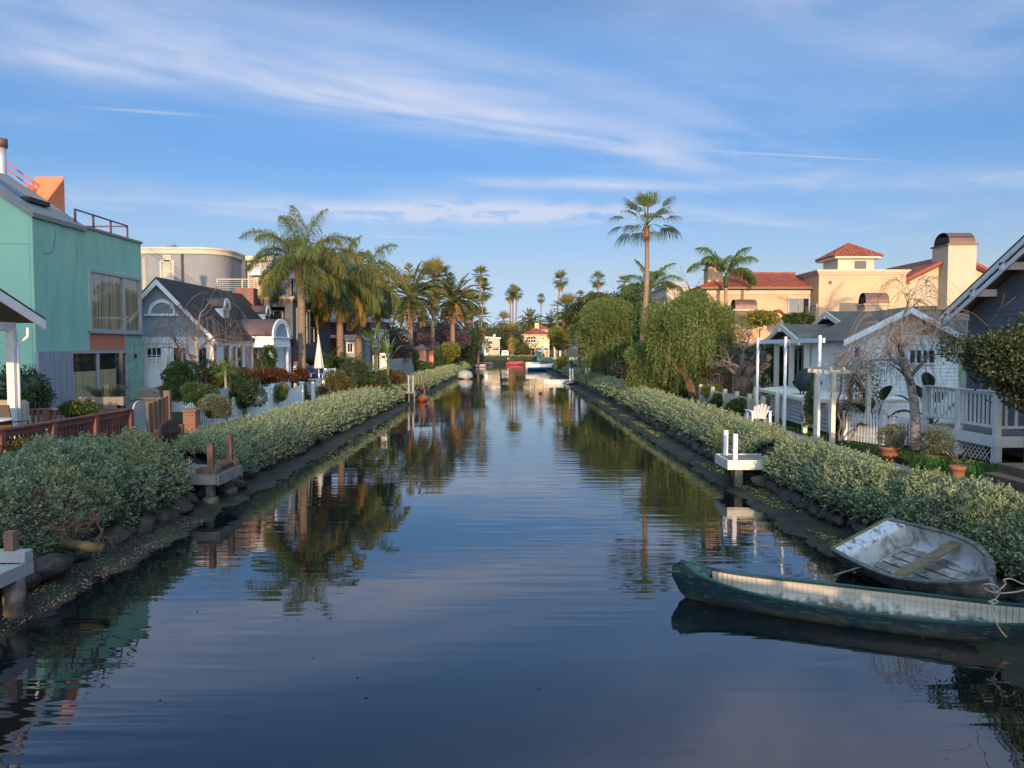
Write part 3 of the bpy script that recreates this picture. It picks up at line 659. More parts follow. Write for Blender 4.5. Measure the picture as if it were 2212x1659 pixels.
# ---- hedges -------------------------------------------------------
def hedge(prof, y0, y1, label, seed, dens=1.0, m='hedge_leaf', bulge=.12, n_max=230000, name='hedge', fat=None, xs=lambda y: y * 0.0):
    """prof: list of (x,z) around the section from back foot over the top to the front foot"""
    rng = np.random.default_rng(seed); pr = np.array(prof, float)
    seg = np.linalg.norm(np.diff(pr, axis=0), axis=1); cum = np.concatenate([[0], np.cumsum(seg)]); tot = cum[-1]
    cen = pr.mean(axis=0)
    def surf(s, y, off=0.0):
        i = np.clip(np.searchsorted(cum, s, side='right') - 1, 0, len(seg) - 1); f = ((s - cum[i]) / seg[i])[:, None]
        p = pr[i] * (1 - f) + pr[i + 1] * f
        tg = nrm(pr[i + 1] - pr[i]); nn = np.stack([-tg[:, 1], tg[:, 0]], axis=1)
        nn = np.where((nn * (p - cen)).sum(axis=1, keepdims=True) < 0, -nn, nn)
        nn = nrm(nn + .6 * nrm(p - cen))
        b = (np.sin(y * 1.7 + s * 2.1 + seed) + np.sin(y * .63 - s * 1.1) + .8 * np.sin(y * 3.9 + s * 4.7 + seed) + .6 * np.sin(y * 7.3 - s * 8.1) + .4 * np.sin(y * 13.1 + s * 11.0)) * .34
        endt = np.clip(np.minimum(y - y0, y1 - y) / .45, 0, 1); endt = np.sqrt(1 - (1 - endt) ** 2)
        ft = 0.0 if fat is None else fat(y) * np.clip(-nn[:, 0] * 1.6 - .3, 0, 1)
        b = b + .5 * np.sin(y * 17 + 3 * np.sin(s * 9)) * np.sin(s * 15 + 2 * np.sin(y * 11))
        o_ = (b * bulge + off + ft)[:, None]
        q = cen + (p - cen) * (.35 + .65 * endt)[:, None] + nn * o_
        return q, nn
    ys = []; tone = []; segs = []
    # density by distance, in slices
    edges = [y0]; y = y0
    while y < y1: y = min(y1, y + max(1.0, y * .12)); edges.append(y)
    Vs = []; Ts = []
    for a, b in zip(edges, edges[1:]):
        Ym = max(6.0, (a + b) / 2); L = max(.046, Ym * .0019); W = .70
        n_ = int(min(n_max, 2.6 * dens * (b - a) * tot / (L * L * W * .5)))
        s = rng.random(n_) * tot; yy = rng.uniform(a, b, n_)
        # clumps: leaves gather into rosettes
        q, nn = surf(s, yy, -.12 * rng.random(n_) ** 2 + .02); q[:, 0] += xs(yy)
        P = np.stack([q[:, 0], yy, q[:, 1]], axis=1)
        P += rng.normal(size=P.shape) * .015
        D = nrm(np.stack([nn[:, 0], rng.normal(size=n_) * .7, nn[:, 1] + .35], axis=1) + .55 * rng.normal(size=(n_, 3)))
        Ls = L * rng.uniform(.65, 1.35, n_)
        bare = np.sin(yy * 1.15 + 2 * np.sin(yy * .37 + seed)) * np.sin(s * 3.1 + yy * .6) + .5 * np.sin(yy * 5.3 + s * 7); kp = ~((s > tot * .60) & (bare > .55) & (rng.random(n_) < .8)); Vs.append(leafs(P, D, Ls, Ls * W, rng)[kp])
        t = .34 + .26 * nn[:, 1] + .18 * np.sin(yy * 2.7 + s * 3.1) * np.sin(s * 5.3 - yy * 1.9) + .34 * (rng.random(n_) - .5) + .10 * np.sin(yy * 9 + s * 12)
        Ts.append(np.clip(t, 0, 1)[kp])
        # outlying sprigs
        k = max(8, n_ // 45); s2 = rng.random(k) * tot; y2 = rng.uniform(a, b, k)
        q2, n2 = surf(s2, y2, .02); q2[:, 0] += xs(y2)
        base = np.stack([q2[:, 0], y2, q2[:, 1]], axis=1); dd = nrm(np.stack([n2[:, 0], rng.normal(size=k) * .5, n2[:, 1] + .5], axis=1))
        ln = rng.uniform(.05, .22, k) * min(1.3, max(.7, Ym / 20))
        for j in range(9):
            P3 = base + dd * (ln * j / 8)[:, None]; D3 = nrm(dd + .9 * rng.normal(size=(k, 3)))
            Vs.append(leafs(P3, D3, L * rng.uniform(.6, 1.1, k), L * W, rng)); Ts.append(np.clip(.55 + .4 * (rng.random(k) - .3), 0, 1))
    V = np.concatenate(Vs); T = np.concatenate(Ts)
    t = thing(name, label, 'hedge', (float(pr[:, 0].mean()), (y0 + y1) / 2, 1.0))
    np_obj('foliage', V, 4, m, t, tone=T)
    # twiggy inside
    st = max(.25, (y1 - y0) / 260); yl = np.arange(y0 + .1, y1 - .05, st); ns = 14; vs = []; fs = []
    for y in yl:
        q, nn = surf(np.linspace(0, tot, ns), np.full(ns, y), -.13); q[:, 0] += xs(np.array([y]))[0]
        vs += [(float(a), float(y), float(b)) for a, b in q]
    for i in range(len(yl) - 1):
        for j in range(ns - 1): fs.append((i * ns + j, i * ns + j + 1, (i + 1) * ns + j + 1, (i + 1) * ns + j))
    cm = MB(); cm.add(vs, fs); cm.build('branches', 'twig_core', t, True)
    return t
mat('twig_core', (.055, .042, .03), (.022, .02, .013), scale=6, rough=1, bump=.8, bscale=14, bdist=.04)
# ---- palms --------------------------------------------------------
def trunk(mb, pts, rad, n=10, rings=0):
    mb.tube(pts, rad, n)
def curve_pts(a, b, bend, n=8):
    a = Vector(a); b = Vector(b); return [a.lerp(b, i / (n - 1)) + Vector(bend) * math.sin(PI * i / (n - 1)) for i in range(n)]
def feather_frond(base, d, length, droop, n_leaf, leaf_len, leaf_w, hang, rng, Vs, Ts, stiff=0.0, twist=.3, tip=.25, tone0=.5, start=.12, fwd=.55):
    steps = 14; p = Vector(base); d = Vector(d).normalized(); pts = [p.copy()]; dirs = [d.copy()]
    for i in range(steps):
        t = i / steps; d = (d + Vector((0, 0, -1)) * droop * (0.35 + 1.3 * t) / steps).normalized(); p = p + d * length / steps
        pts.append(p.copy()); dirs.append(d.copy())
    pts = np.array(pts); dirs = np.array(dirs)
    # rachis as thin strips
    side = nrm(np.cross(dirs, np.array([0, 0, 1.0]) + 1e-4)); w = (np.linspace(1.6, .3, steps + 1) * leaf_w)[:, None]
    a = pts - side * w; b = pts + side * w
    Vs.append(np.stack([a[:-1], b[:-1], b[1:], a[1:]], axis=1)); Ts.append(np.full(steps, tone0))
    f = np.linspace(start, 1, n_leaf); f = f + rng.normal(size=n_leaf) * .004; f = np.clip(f, 0, .999)
    i = (f * steps).astype(int); fr = (f * steps - i)[:, None]
    P = pts[i] * (1 - fr) + pts[i + 1] * fr; D = nrm(dirs[i] * (1 - fr) + dirs[i + 1] * fr)
    S = nrm(np.cross(D, np.array([0, 0, 1.0]) + 1e-4)); U = np.cross(S, D)
    prof = np.sin(np.clip((f - start) / (1 - start), 0, 1) * PI * .86 + .28); ll = leaf_len * np.clip(prof, tip, 1)
    for sgn in (-1, 1):
        dd = nrm(S * sgn * (1 - .2 * hang) + D * fwd + U * (.25 * (1 - hang) + stiff) + rng.normal(size=P.shape) * twist * .35)
        l1 = (ll * .42)[:, None]; l2 = (ll * .34)[:, None]; l3 = (ll * .30)[:, None]
        g = np.array([0, 0, -1.0])
        d2 = nrm(dd + g * hang * 1.3); d3 = nrm(dd + g * hang * 3.2)
        p1 = P + dd * l1; p2 = p1 + d2 * l2; p3 = p2 + d3 * l3
        wd = leaf_w; wv = nrm(np.cross(dd, D) + np.cross(dd, rng.normal(size=P.shape)) * .5) * wd * .5
        Vs.append(np.stack([P - wv * .6, P + wv * .6, p1 + wv, p1 - wv], axis=1))
        Vs.append(np.stack([p1 - wv, p1 + wv, p2 + wv * .8, p2 - wv * .8], axis=1))
        Vs.append(np.stack([p2 - wv * .8, p2 + wv * .8, p3 + wv * .15, p3 - wv * .15], axis=1))
        tt = np.clip(tone0 + .25 * rng.normal(size=n_leaf) * .7, 0, 1)
        Ts += [tt, tt, tt]
def feather_palm(name, label, base, top, rad, n_fronds, flen, leaf_len, leaf_w, mt, ml, seed, el=(-.35, 1.35), droop=(1.2, 2.2), hang=.8, n_leaf=46, stiff=0.0,
                 bend=(0, 0, 0), group=None, dry=0, dry_m='queen_dry', boots=None, shaft=None, twist=.3, cat='palm tree', az0=0.0, fwd=.55, flare=1.25, stalk=False, az_list=None):
    rng = np.random.default_rng(seed); base = Vector(base); top = Vector(top)
    t = thing(name, label, cat, tuple(base), group)
    pts = curve_pts(base, top, bend); nn = len(pts)
    rr = [rad * (flare if i == 0 else 1.0) * (1 - .12 * i / (nn - 1)) for i in range(nn)]
    tm = MB(); tm.tube(pts, rr, 12); tm.build('trunk', mt, t, True)
    crown = top.copy()
    if shaft:
        sm = MB(); sm.tube([top, top + Vector((0, 0, shaft * .5)), top + Vector((0, 0, shaft))], [rad * 1.05, rad * .95, rad * .45], 10); sm.build('crownshaft', ml, t, True); crown = top + Vector((0, 0, shaft * .95))
        me = bpy.data.meshes[-1]
    if boots:
        sm = MB()
        for k in range(16):
            a = k * 2.4; rr_ = rad * .9; b0 = crown + Vector((math.cos(a) * rr_, math.sin(a) * rr_, -boots * (.9 - k * .05)))
            sm.bar(b0, b0 + Vector((math.cos(a) * .22, math.sin(a) * .22, boots * .75)), .16, .07, up=(math.cos(a), math.sin(a), .2))
        sm.build('leaf_bases', 'palm_boot', t)
    Vs = []; Ts = []; Vd = []; Td = []
    for i in range(n_fronds):
        f = (i + .5) / n_fronds; e = el[1] + (el[0] - el[1]) * f ** .85 + rng.normal() * .10
        az = az0 + i * 2.39996 + rng.normal() * .15
        if az_list is not None: az, e = az_list[i % len(az_list)]
        d = (math.cos(az) * math.cos(e), math.sin(az) * math.cos(e), math.sin(e))
        dr = droop[0] + (droop[1] - droop[0]) * f + rng.normal() * .12
        L_ = flen * (.8 + .2 * math.sin(PI * min(1, f + .3))) * rng.uniform(.9, 1.08)
        isd = i >= n_fronds - dry
        feather_frond(crown + Vector((d[0], d[1], 0)) * rad * .4, d, L_, dr, n_leaf, leaf_len, leaf_w, hang, rng, Vd if isd else Vs, Td if isd else Ts, stiff=stiff, twist=twist, tone0=float(np.clip(.62 - .35 * f + rng.normal() * .08, .1, .9)), fwd=fwd)
    np_obj('crown', np.concatenate(Vs), 4, ml, t, tone=np.concatenate(Ts))
    if dry: np_obj('dry_fronds', np.concatenate(Vd), 4, dry_m, t, tone=np.concatenate(Td))
    if stalk:
        sm = MB()
        for k, a in enumerate((0.4, 3.6)):
            b0 = crown + Vector((math.cos(a) * rad, math.sin(a) * rad, -.1)); q = [b0 + Vector((math.cos(a) * .5 * math.sin(s * 1.5), math.sin(a) * .5 * math.sin(s * 1.5), .35 * math.sin(s * 3) - s * s * 1.0)) for s in (0, .3, .6, 1.0, 1.3)]
            sm.tube(q, [.035, .03, .025, .02, .015], 5)
        sm.build('flower_stalk', 'palm_boot', t, True)
    return t
def fan_leaf(base, d, pet, blade, nseg, rng, Vs, Ts, droop, tone, segw=1.0, spread=2.2):
    d = Vector(d).normalized(); side = d.cross(Vector((0, 0, 1))); side = side.normalized() if side.length > 1e-3 else Vector((1, 0, 0)); upv = side.cross(d)
    # petiole
    p0 = Vector(base); d2 = (d + Vector((0, 0, -1)) * droop * .35).normalized(); p1 = p0 + d * pet * .5; p2 = p1 + d2 * pet * .5
    w = .022 * max(1, blade)
    P = []
    for a, b in ((p0, p1), (p1, p2)):
        P.append([a - side * w, a + side * w, b + side * w, b - side * w])
    Vs.append(np.array([[list(v) for v in q] for q in P])); Ts.append(np.full(2, tone * .7))
    ang = np.linspace(-spread, spread, nseg) / 2 * 1.0
    ang = ang + rng.normal(size=nseg) * .03
    d2n = np.array(d2); sn = np.array(side); un = nrm(np.cross(sn, d2n)); un = -un if un[2] < 0 else un
    D = np.cos(ang)[:, None] * d2n + np.sin(ang)[:, None] * sn
    D = nrm(D + un * .12)
    Ls = blade * (1 - .25 * (np.abs(ang) / (spread / 2)) ** 2) * rng.uniform(.9, 1.08, nseg)
    o = np.array(p2); Wd = 2 * np.tan(spread / nseg / 2) * segw
    T = nrm(np.cross(D, un)); fold = un * (np.where(np.arange(nseg) % 2 == 0, 1, -1) * .04 * blade)[:, None]
    m1 = o + D * (Ls * .5)[:, None]
    D2 = nrm(D + np.array([0, 0, -1]) * (droop * .55)); m2 = m1 + D2 * (Ls * .28)[:, None]
    D3 = nrm(D + np.array([0, 0, -1]) * (droop * 1.9)); m3 = m2 + D3 * (Ls * .26)[:, None]
    w1 = T * (Ls * .5 * Wd * .5)[:, None]; w2 = w1 * .75
    oo = np.repeat(o[None], nseg, 0)
    Vs.append(np.stack([oo, m1 - w1 + fold, m1 + fold * 0, oo], axis=1)[:, [0, 1, 2, 2]] * 1.0)
    Vs[-1] = np.stack([oo, m1 - w1, m1 + fold, m1 + w1], axis=1)
    Vs.append(np.stack([m1 - w1, m2 - w2 * .8, m2 + w2 * .8, m1 + w1], axis=1))
    Vs.append(np.stack([m2 - w2 * .8, m3 - w2 * .06, m3 + w2 * .06, m2 + w2 * .8], axis=1))
    tt = np.clip(tone + rng.normal(size=nseg) * .12, 0, 1); Ts += [tt, tt, tt]
def fan_palm(name, label, base, top, rad, n_leaves, pet, blade, mt, ml, seed, nseg=18, el=(-.9, 1.45), droop=.5, skirt=0.0, bend=(0, 0, 0), group=None, flare=1.4, boot=0.0, skirt_r=None, mk='dry_skirt', cat='palm tree', tap=.25):
    rng = np.random.default_rng(seed); base = Vector(base); top = Vector(top)
    t = thing(name, label, cat, tuple(base), group)
    pts = curve_pts(base, top, bend); nn = len(pts); rr = [rad * (flare if i == 0 else 1) * (1 - tap * i / (nn - 1)) for i in range(nn)]
    tm = MB(); tm.tube(pts, rr, 10); tm.build('trunk', mt, t, True)
    if boot:
        sm = MB(); rt = rr[-1]; sm.tube([top - Vector((0, 0, boot)), top - Vector((0, 0, boot * .6)), top], [rt * 1.0, rt * 1.55, rt * 1.1], 10)
        for k in range(22):
            a = k * 2.4; b0 = top + Vector((math.cos(a) * rt * 1.2, math.sin(a) * rt * 1.2, -boot * (1 - k / 24)))
            sm.bar(b0, b0 + Vector((math.cos(a) * .12, math.sin(a) * .12, .28)), .09, .05)
        sm.build('leaf_bases', 'palm_boot', t)
    Vs = []; Ts = []
    for i in range(n_leaves):
        f = (i + .5) / n_leaves; e = el[1] + (el[0] - el[1]) * f + rng.normal() * .12; az = i * 2.39996 + rng.normal() * .2
        d = (math.cos(az) * math.cos(e), math.sin(az) * math.cos(e), math.sin(e))
        fan_leaf(top, d, pet * rng.uniform(.8, 1.15), blade * rng.uniform(.85, 1.1), nseg, rng, Vs, Ts, droop * (.6 + .8 * f), float(np.clip(.72 - .45 * f + rng.normal() * .1, .05, .95)))
    np_obj('crown', np.concatenate(Vs), 4, ml, t, tone=np.concatenate(Ts))
    if skirt:
        Vs = []; Ts = []; k = int(14 + skirt * 10)
        for i in range(k):
            f = i / k; az = i * 2.39996; e = -1.05 - .35 * f; sr = skirt_r or .35
            b0 = top + Vector((math.cos(az) * rad * .8, math.sin(az) * rad * .8, -f * skirt))
            d = (math.cos(az) * math.cos(e), math.sin(az) * math.cos(e), math.sin(e))
            fan_leaf(b0, d, pet * .35, blade * .85, max(8, nseg // 2), rng, Vs, Ts, .9, float(rng.uniform(.2, .9)), spread=1.5, segw=.8)
        np_obj('skirt', np.concatenate(Vs), 4, mk, t, tone=np.concatenate(Ts))
    return t
# ---- branching trees ----------------------------------------------
def grow(mb, p, d, L, r, depth, rng, tips, spread=.55, k=(2, 3), grav=0.0, seg=4, n=5, shrink=.72, wig=.12, minr=.006, tipdepth=0):
    p = Vector(p); d = Vector(d).normalized(); pts = [p.copy()]; rad = [r]
    for i in range(seg):
        d = (d + Vector(rng.normal(size=3) * wig) + Vector((0, 0, -1)) * grav * (1.0 if depth < 3 else .2)).normalized()
        p = p + d * L / seg; pts.append(p.copy()); rad.append(max(minr, r * (1 - .38 * (i + 1) / seg)))
    mb.tube(pts, rad, n if r > .03 else 4 if r > .012 else 3, cap=False)
    if depth <= tipdepth: tips.append((pts[-1].copy(), d.copy())); 
    if depth == 0: return
    for j in range(rng.integers(k[0], k[1] + 1)):
        a = rng.normal(size=3); ax = Vector(a).cross(d).normalized(); nd = (d * math.cos(spread) + ax * math.sin(spread) * rng.uniform(.7, 1.25)).normalized()
        idx = -1 if j == 0 else -1 - int(rng.integers(0, 2))
        grow(mb, pts[idx], nd, L * shrink * rng.uniform(.8, 1.2), rad[idx] * .72, depth - 1, rng, tips, spread, k, grav, seg, n, shrink, wig, minr, tipdepth)
def weeping_strands(mb, starts, L, rng, r=.006, n=7, out=.25, sway=.06):
    for p, d in starts:
        d = Vector((d.x, d.y, .15)).normalized() * 1.0; q = Vector(p); pts = [q.copy()]; dd = Vector((d.x * out, d.y * out, .25)); ln = L * rng.uniform(.5, 1.15)
        for i in range(n):
            dd = (dd + Vector((rng.normal() * sway, rng.normal() * sway, -.38))).normalized(); q = q + dd * ln / n; pts.append(q.copy())
        mb.tube(pts, [r * (1 - .5 * i / n) for i in range(n + 1)], 3, cap=False)
def broad_tree(name, label, base, lean, th, tr, c, r, m, seed, L=.12, W=.4, n=14000, lobes=11, bark='bark', droop=0.0, group=None, strands=0, strand_len=1.2, branches=3, depth=.5, cat='tree', lower=-.8):
    """trunk from base to base+lean at height th, crown of leaf clumps round c with radii r"""
    rng = np.random.default_rng(seed); t = thing(name, label, cat, tuple(base), group)
    mb = MB(); b = Vector(base); tp = b + Vector(lean); c = Vector(c)
    mb.tube(curve_pts(b, tp, (lean[1] * .1, lean[0] * .1, 0), 6), [tr * 1.25, tr, tr * .93, tr * .88, tr * .82, tr * .75], 10)
    tips = []
    for k in range(branches + 3):
        a = 2 * PI * k / (branches + 3) + seed; tgt = c + Vector((math.cos(a) * r[0] * .55, math.sin(a) * r[1] * .55, r[2] * (.35 * math.sin(k * 2.1)))) 
        mid = tp.lerp(tgt, .5) + Vector((0, 0, .12 * (tgt - tp).length))
        mb.tube([tp - Vector((0, 0, tr * .5)), tp.lerp(mid, .6), mid, tgt], [tr * .6, tr * .45, tr * .32, tr * .12], 6, cap=False)
        grow(mb, tgt, (tgt - mid), (r[0] + r[1]) * .22, tr * .12, 2, rng, tips, n=4)
    mb.build('trunk', bark, t, True)
    P, D = blob_points(n, c, r, lobes, depth=depth, rng=rng, lower=lower)
    if strands:
        k = strands; Ps, Ds = blob_points(k, c, r, lobes, depth=.55, rng=rng, lower=lower); sl = strand_len * rng.uniform(.4, 1.2, k)
        m2 = 16; f = np.linspace(0, 1, m2)[None, :, None]
        out = Ds * np.array([1, 1, 0]) * .22
        Q = Ps[:, None, :] + out[:, None, :] * f + np.array([0, 0, -1.0]) * (sl[:, None, None] * f ** 1.0) + rng.normal(size=(k, m2, 3)) * .02
        Q = Q.reshape(-1, 3); DD = nrm(rng.normal(size=Q.shape) * .5 + np.array([0, 0, -.9]))
        V2 = leafs(Q, DD, L * rng.uniform(.6, 1.2, len(Q)), L * W, rng)
        tn = np.repeat(np.clip(.5 + .28 * rng.normal(size=k), 0, 1), m2)
    V = leaf_mass(P, D, L, W, droop, rng=rng); T = np.clip(.45 + .18 * rng.normal(size=n) + .16 * np.sin(P[:, 0] * 2.1 + seed) * np.sin(P[:, 2] * 2.7 + P[:, 1] * 1.3), 0, 1)
    if strands: V = np.concatenate([V, V2]); T = np.concatenate([T, tn])
    np_obj('crown', V, 4, m, t, tone=T)
    return t
def big_leaf_plant(name, label, base, leaves, m, cat='plant', group=None, seed=1, stem=0, split=False):
    """leaves: (azimuth, elevation, petiole length, blade length, blade width)"""
    rng = np.random.default_rng(seed); base = Vector(base); t = thing(name, label, cat, tuple(base), group); Vs = []; Ts = []; sm = MB()
    crown = base + Vector((0, 0, stem))
    if stem: sm.tube([base, crown], [.13, .1], 8)
    for az, e, pl, bl, bw in leaves:
        d = Vector((math.cos(az) * math.cos(e), math.sin(az) * math.cos(e), math.sin(e))); p = crown + d * pl
        mid = crown.lerp(p, .5) + Vector((0, 0, .04)); sm.tube([crown, mid, p], [.03, .02, .014], 5, cap=False)
        side = d.cross(Vector((0, 0, 1))).normalized(); ns = 7; rows = []; dd = d.copy(); q = p.copy()
        for i in range(ns + 1):
            f = i / ns; wd = bw * .5 * math.sin(PI * min(1, (f * .93 + .06))) ** .6
            up_ = side.cross(dd).normalized()
            rows.append((q - side * wd + up_ * wd * .25, q.copy(), q + side * wd + up_ * wd * .25))
            dd = (dd + Vector((0, 0, -1)) * .10 * (1 + f)).normalized(); q = q + dd * bl / ns
        tn = rng.uniform(.2, .9)
        for a, b in zip(rows, rows[1:]):
            Vs.append([a[0], a[1], b[1], b[0]]); Vs.append([a[1], a[2], b[2], b[1]]); Ts += [tn, min(1, tn + .1)]
    np_obj('leaves', np.array([[list(v) for v in q] for q in Vs]), 4, m, t, tone=np.array(Ts)); sm.build('stems', 'stem_green', t, True)
    return t
mat('stem_green', (.08, .11, .03), rough=.6)
mat('papaya_stem', (.22, .20, .15), rough=.8)
def blades(c, r, h, n, w, rng, arch=.6):
    a = rng.uniform(0, 2 * PI, n); rr = np.sqrt(rng.random(n)); c = np.array(c, float)
    P = c + np.stack([np.cos(a) * rr * r[0] * .35, np.sin(a) * rr * r[1] * .35, np.zeros(n)], axis=1)
    o = np.stack([np.cos(a), np.sin(a), np.zeros(n)], axis=1) * rng.uniform(.3, 1.0, n)[:, None] * np.array([r[0], r[1], 0])
    H = h * rng.uniform(.6, 1.15, n)[:, None]
    p1 = P + o * .25 + np.array([0, 0, 1]) * H * .6; p2 = P + o * .6 + np.array([0, 0, 1]) * H * .95; p3 = P + o + np.array([0, 0, 1]) * H * (1 - arch)
    S = nrm(np.cross(o, [0, 0, 1.0]) + 1e-6) * w * .5
    return np.concatenate([np.stack([P - S, P + S, p1 + S, p1 - S], 1), np.stack([p1 - S, p1 + S, p2 + S * .8, p2 - S * .8], 1), np.stack([p2 - S * .8, p2 + S * .8, p3 + S * .1, p3 - S * .1], 1)])
# ------------------------------------------------------------------ building helpers
def pbox(mb, pl, pos, sgn, a0, a1, z0, z1, d0, d1):
    """box on a wall: pl='x' wall at x=pos facing sgn, a along y; d0..d1 outward distance"""
    if pl == 'x': mb.box(pos + sgn * d0, pos + sgn * d1, a0, a1, z0, z1)
    else: mb.box(a0, a1, pos + sgn * d0, pos + sgn * d1, z0, z1)
def win(parent, pl, pos, sgn, a0, a1, z0, z1, nx=1, nz=1, fw=.08, fm='white_trim', gm='dark_glass', d=.06, mw=.035, sill=False, name='window', curtain=None):
    if a0 > a1: a0, a1 = a1, a0
    f = MB()
    pbox(f, pl, pos, sgn, a0 - fw, a0, z0 - fw, z1 + fw, 0, d); pbox(f, pl, pos, sgn, a1, a1 + fw, z0 - fw, z1 + fw, 0, d)
    pbox(f, pl, pos, sgn, a0, a1, z1, z1 + fw, 0, d); pbox(f, pl, pos, sgn, a0, a1, z0 - fw, z0, 0, d)
    for i in range(1, nx):
        x = a0 + (a1 - a0) * i / nx; pbox(f, pl, pos, sgn, x - mw / 2, x + mw / 2, z0, z1, .016, d - .012)
    for i in range(1, nz):
        z = z0 + (z1 - z0) * i / nz
        for j in range(nx):
            xa = a0 + (a1 - a0) * j / nx + (mw / 2 if j else 0); xb = a0 + (a1 - a0) * (j + 1) / nx - (mw / 2 if j < nx - 1 else 0)
            pbox(f, pl, pos, sgn, xa, xb, z - mw / 2, z + mw / 2, .016, d - .016)
    if sill: pbox(f, pl, pos, sgn, a0 - fw - .05, a1 + fw + .05, z0 - fw - .06, z0 - fw - .002, 0, d + .07)
    o = f.build(name, fm, parent); g = MB(); pbox(g, pl, pos, sgn, a0, a1, z0, z1, .004, .014); g.build('pane', gm, o)
    if curtain:
        cu = MB(); ca, cb, ya, yb = curtain; pbox(cu, pl, pos, sgn, ca, cb, ya, yb, .0145, .016); cu.build('curtain', 'cream_curtain', o)
    return o
def boards(mb, pl, pos, sgn, lo, hi, z0, z1, expo=.14, lip=.018):
    """lap siding; lo(z), hi(z) give the run of each board"""
    z = z0
    while z < z1 - 1e-3:
        zt = min(z + expo, z1); zm = zt
        if hi(zm) - lo(zm) > .05:
            a, b, a2, b2 = lo(z), hi(z), lo(zm), hi(zm)
            P = lambda q, d, zz: ((pos + sgn * d, q, zz) if pl == 'x' else (q, pos + sgn * d, zz))
            mb.add([P(a, lip, z), P(b, lip, z), P(b2, .002, zm), P(a2, .002, zm), P(a, -.0, z), P(b, -.0, z)], [(0, 1, 2, 3), (0, 4, 5, 1)])
        z += expo
def tile_strip(mb, e0, e1, up, wid=.24, ia=0.0, ib=0.0, r=.085):
    """barrel tile rows from eave e0->e1, running up the slope vector; ia, ib: share of the eave cut by hips on each side"""
    e0 = Vector(e0); e1 = Vector(e1); up = Vector(up); ln = (e1 - e0).length; k = max(2, int(ln / wid)); t = (e1 - e0) / k; nrm_ = t.cross(up).normalized()
    if nrm_.z < 0: nrm_ = -nrm_
    for i in range(k):
        s = (i + .5) / k; f = 1.0
        if ia > 0: f = min(f, s / ia)
        if ib > 0: f = min(f, (1 - s) / ib)
        if f < .04: continue
        c = e0 + t * (i + .5); w = t.length; tu = t.normalized()
        prof = [(-.5 * w, 0), (-.36 * w, r * .75), (-.15 * w, r), (.15 * w, r), (.36 * w, r * .75), (.5 * w, 0)]
        steps = max(1, int((up.length * f) / .38)) if w < .4 else 1
        for q in range(steps):
            a = c + up * f * q / steps; b = c + up * f * (q + 1) / steps; lift = .02
            vs = [a + tu * x + nrm_ * (y + lift) for x, y in prof] + [b + tu * x * .93 + nrm_ * y for x, y in prof]
            m_ = len(prof); mb.add(vs, [(j, j + 1, m_ + j + 1, m_ + j) for j in range(m_ - 1)] + [tuple(range(m_))])
def hip_roof(parent, x0, x1, y0, y1, ze, rise, mt='red_tile', wid=.25, over=.35, name='roof', eave_m='cornice_cream'):
    """hip roof; ridge along the longer side"""
    x0 -= over; x1 += over; y0 -= over; y1 += over; W = x1 - x0; D = y1 - y0; mb = MB(); base = MB()
    if W >= D: h = D / 2; r0 = Vector((x0 + h, y0 + h, ze + rise)); r1 = Vector((x1 - h, y0 + h, ze + rise))
    else: h = W / 2; r0 = Vector((x0 + h, y0 + h, ze + rise)); r1 = Vector((x0 + h, y1 - h, ze + rise))
    A_, B_, C_, D_ = Vector((x0, y0, ze)), Vector((x1, y0, ze)), Vector((x1, y1, ze)), Vector((x0, y1, ze))
    if W >= D:
        tile_strip(mb, A_, B_, (0, h, rise), wid, h / W, h / W); tile_strip(mb, C_, D_, (0, -h, rise), wid, h / W, h / W)
        tile_strip(mb, D_, A_, (h, 0, rise), wid, .5, .5); tile_strip(mb, B_, C_, (-h, 0, rise), wid, .5, .5)
        base.add([A_, B_, C_, D_, r0, r1], [(0, 1, 5, 4), (1, 2, 5), (2, 3, 4, 5), (3, 0, 4), (0, 3, 2, 1)])
    else:
        tile_strip(mb, D_, A_, (h, 0, rise), wid, h / D, h / D); tile_strip(mb, B_, C_, (-h, 0, rise), wid, h / D, h / D)
        tile_strip(mb, A_, B_, (0, h, rise), wid, .5, .5); tile_strip(mb, C_, D_, (0, -h, rise), wid, .5, .5)
        base.add([A_, B_, C_, D_, r0, r1], [(0, 1, 4), (1, 2, 5, 4), (2, 3, 5), (3, 0, 4, 5), (0, 3, 2, 1)])
    for a, b in ((A_, r0), (B_, r1 if W >= D else r0), (C_, r1), (D_, r0 if W >= D else r1), (r0, r1)):
        if (b - a).length > .05: mb.tube([a, b], .1, 7)
    mb.v += []; k = len(mb.v); mb.add(base.v, base.f)
    o = mb.build(name, mt, parent)
    e = MB(); e.box(x0 + .05, x1 - .05, y0 + .05, y1 - .05, ze - .16, ze - .012); e.build('eave', eave_m, o)
    return o
def barrel(mb, axis, x0, x1, yc, r, z, hz=None, n=12, close=(True, True), t=0.0):
    """half-cylinder along x (axis='x') or y; r half width, hz height"""
    hz = hz or r; P = lambda a, q, zz: ((a, q, zz) if axis == 'x' else (q, a, zz))
    ring = [(yc + r * math.cos(PI * i / n), z + hz * math.sin(PI * i / n)) for i in range(n + 1)]
    vs = [P(x0, a, b) for a, b in ring] + [P(x1, a, b) for a, b in ring]; m_ = n + 1
    fs = [(i, i + 1, m_ + i + 1, m_ + i) for i in range(n)]
    if close[0]: fs.append(tuple(range(m_)))
    if close[1]: fs.append(tuple(m_ + i for i in range(m_)))
    fs.append((0, m_, m_ + n, n)); mb.add(vs, fs)
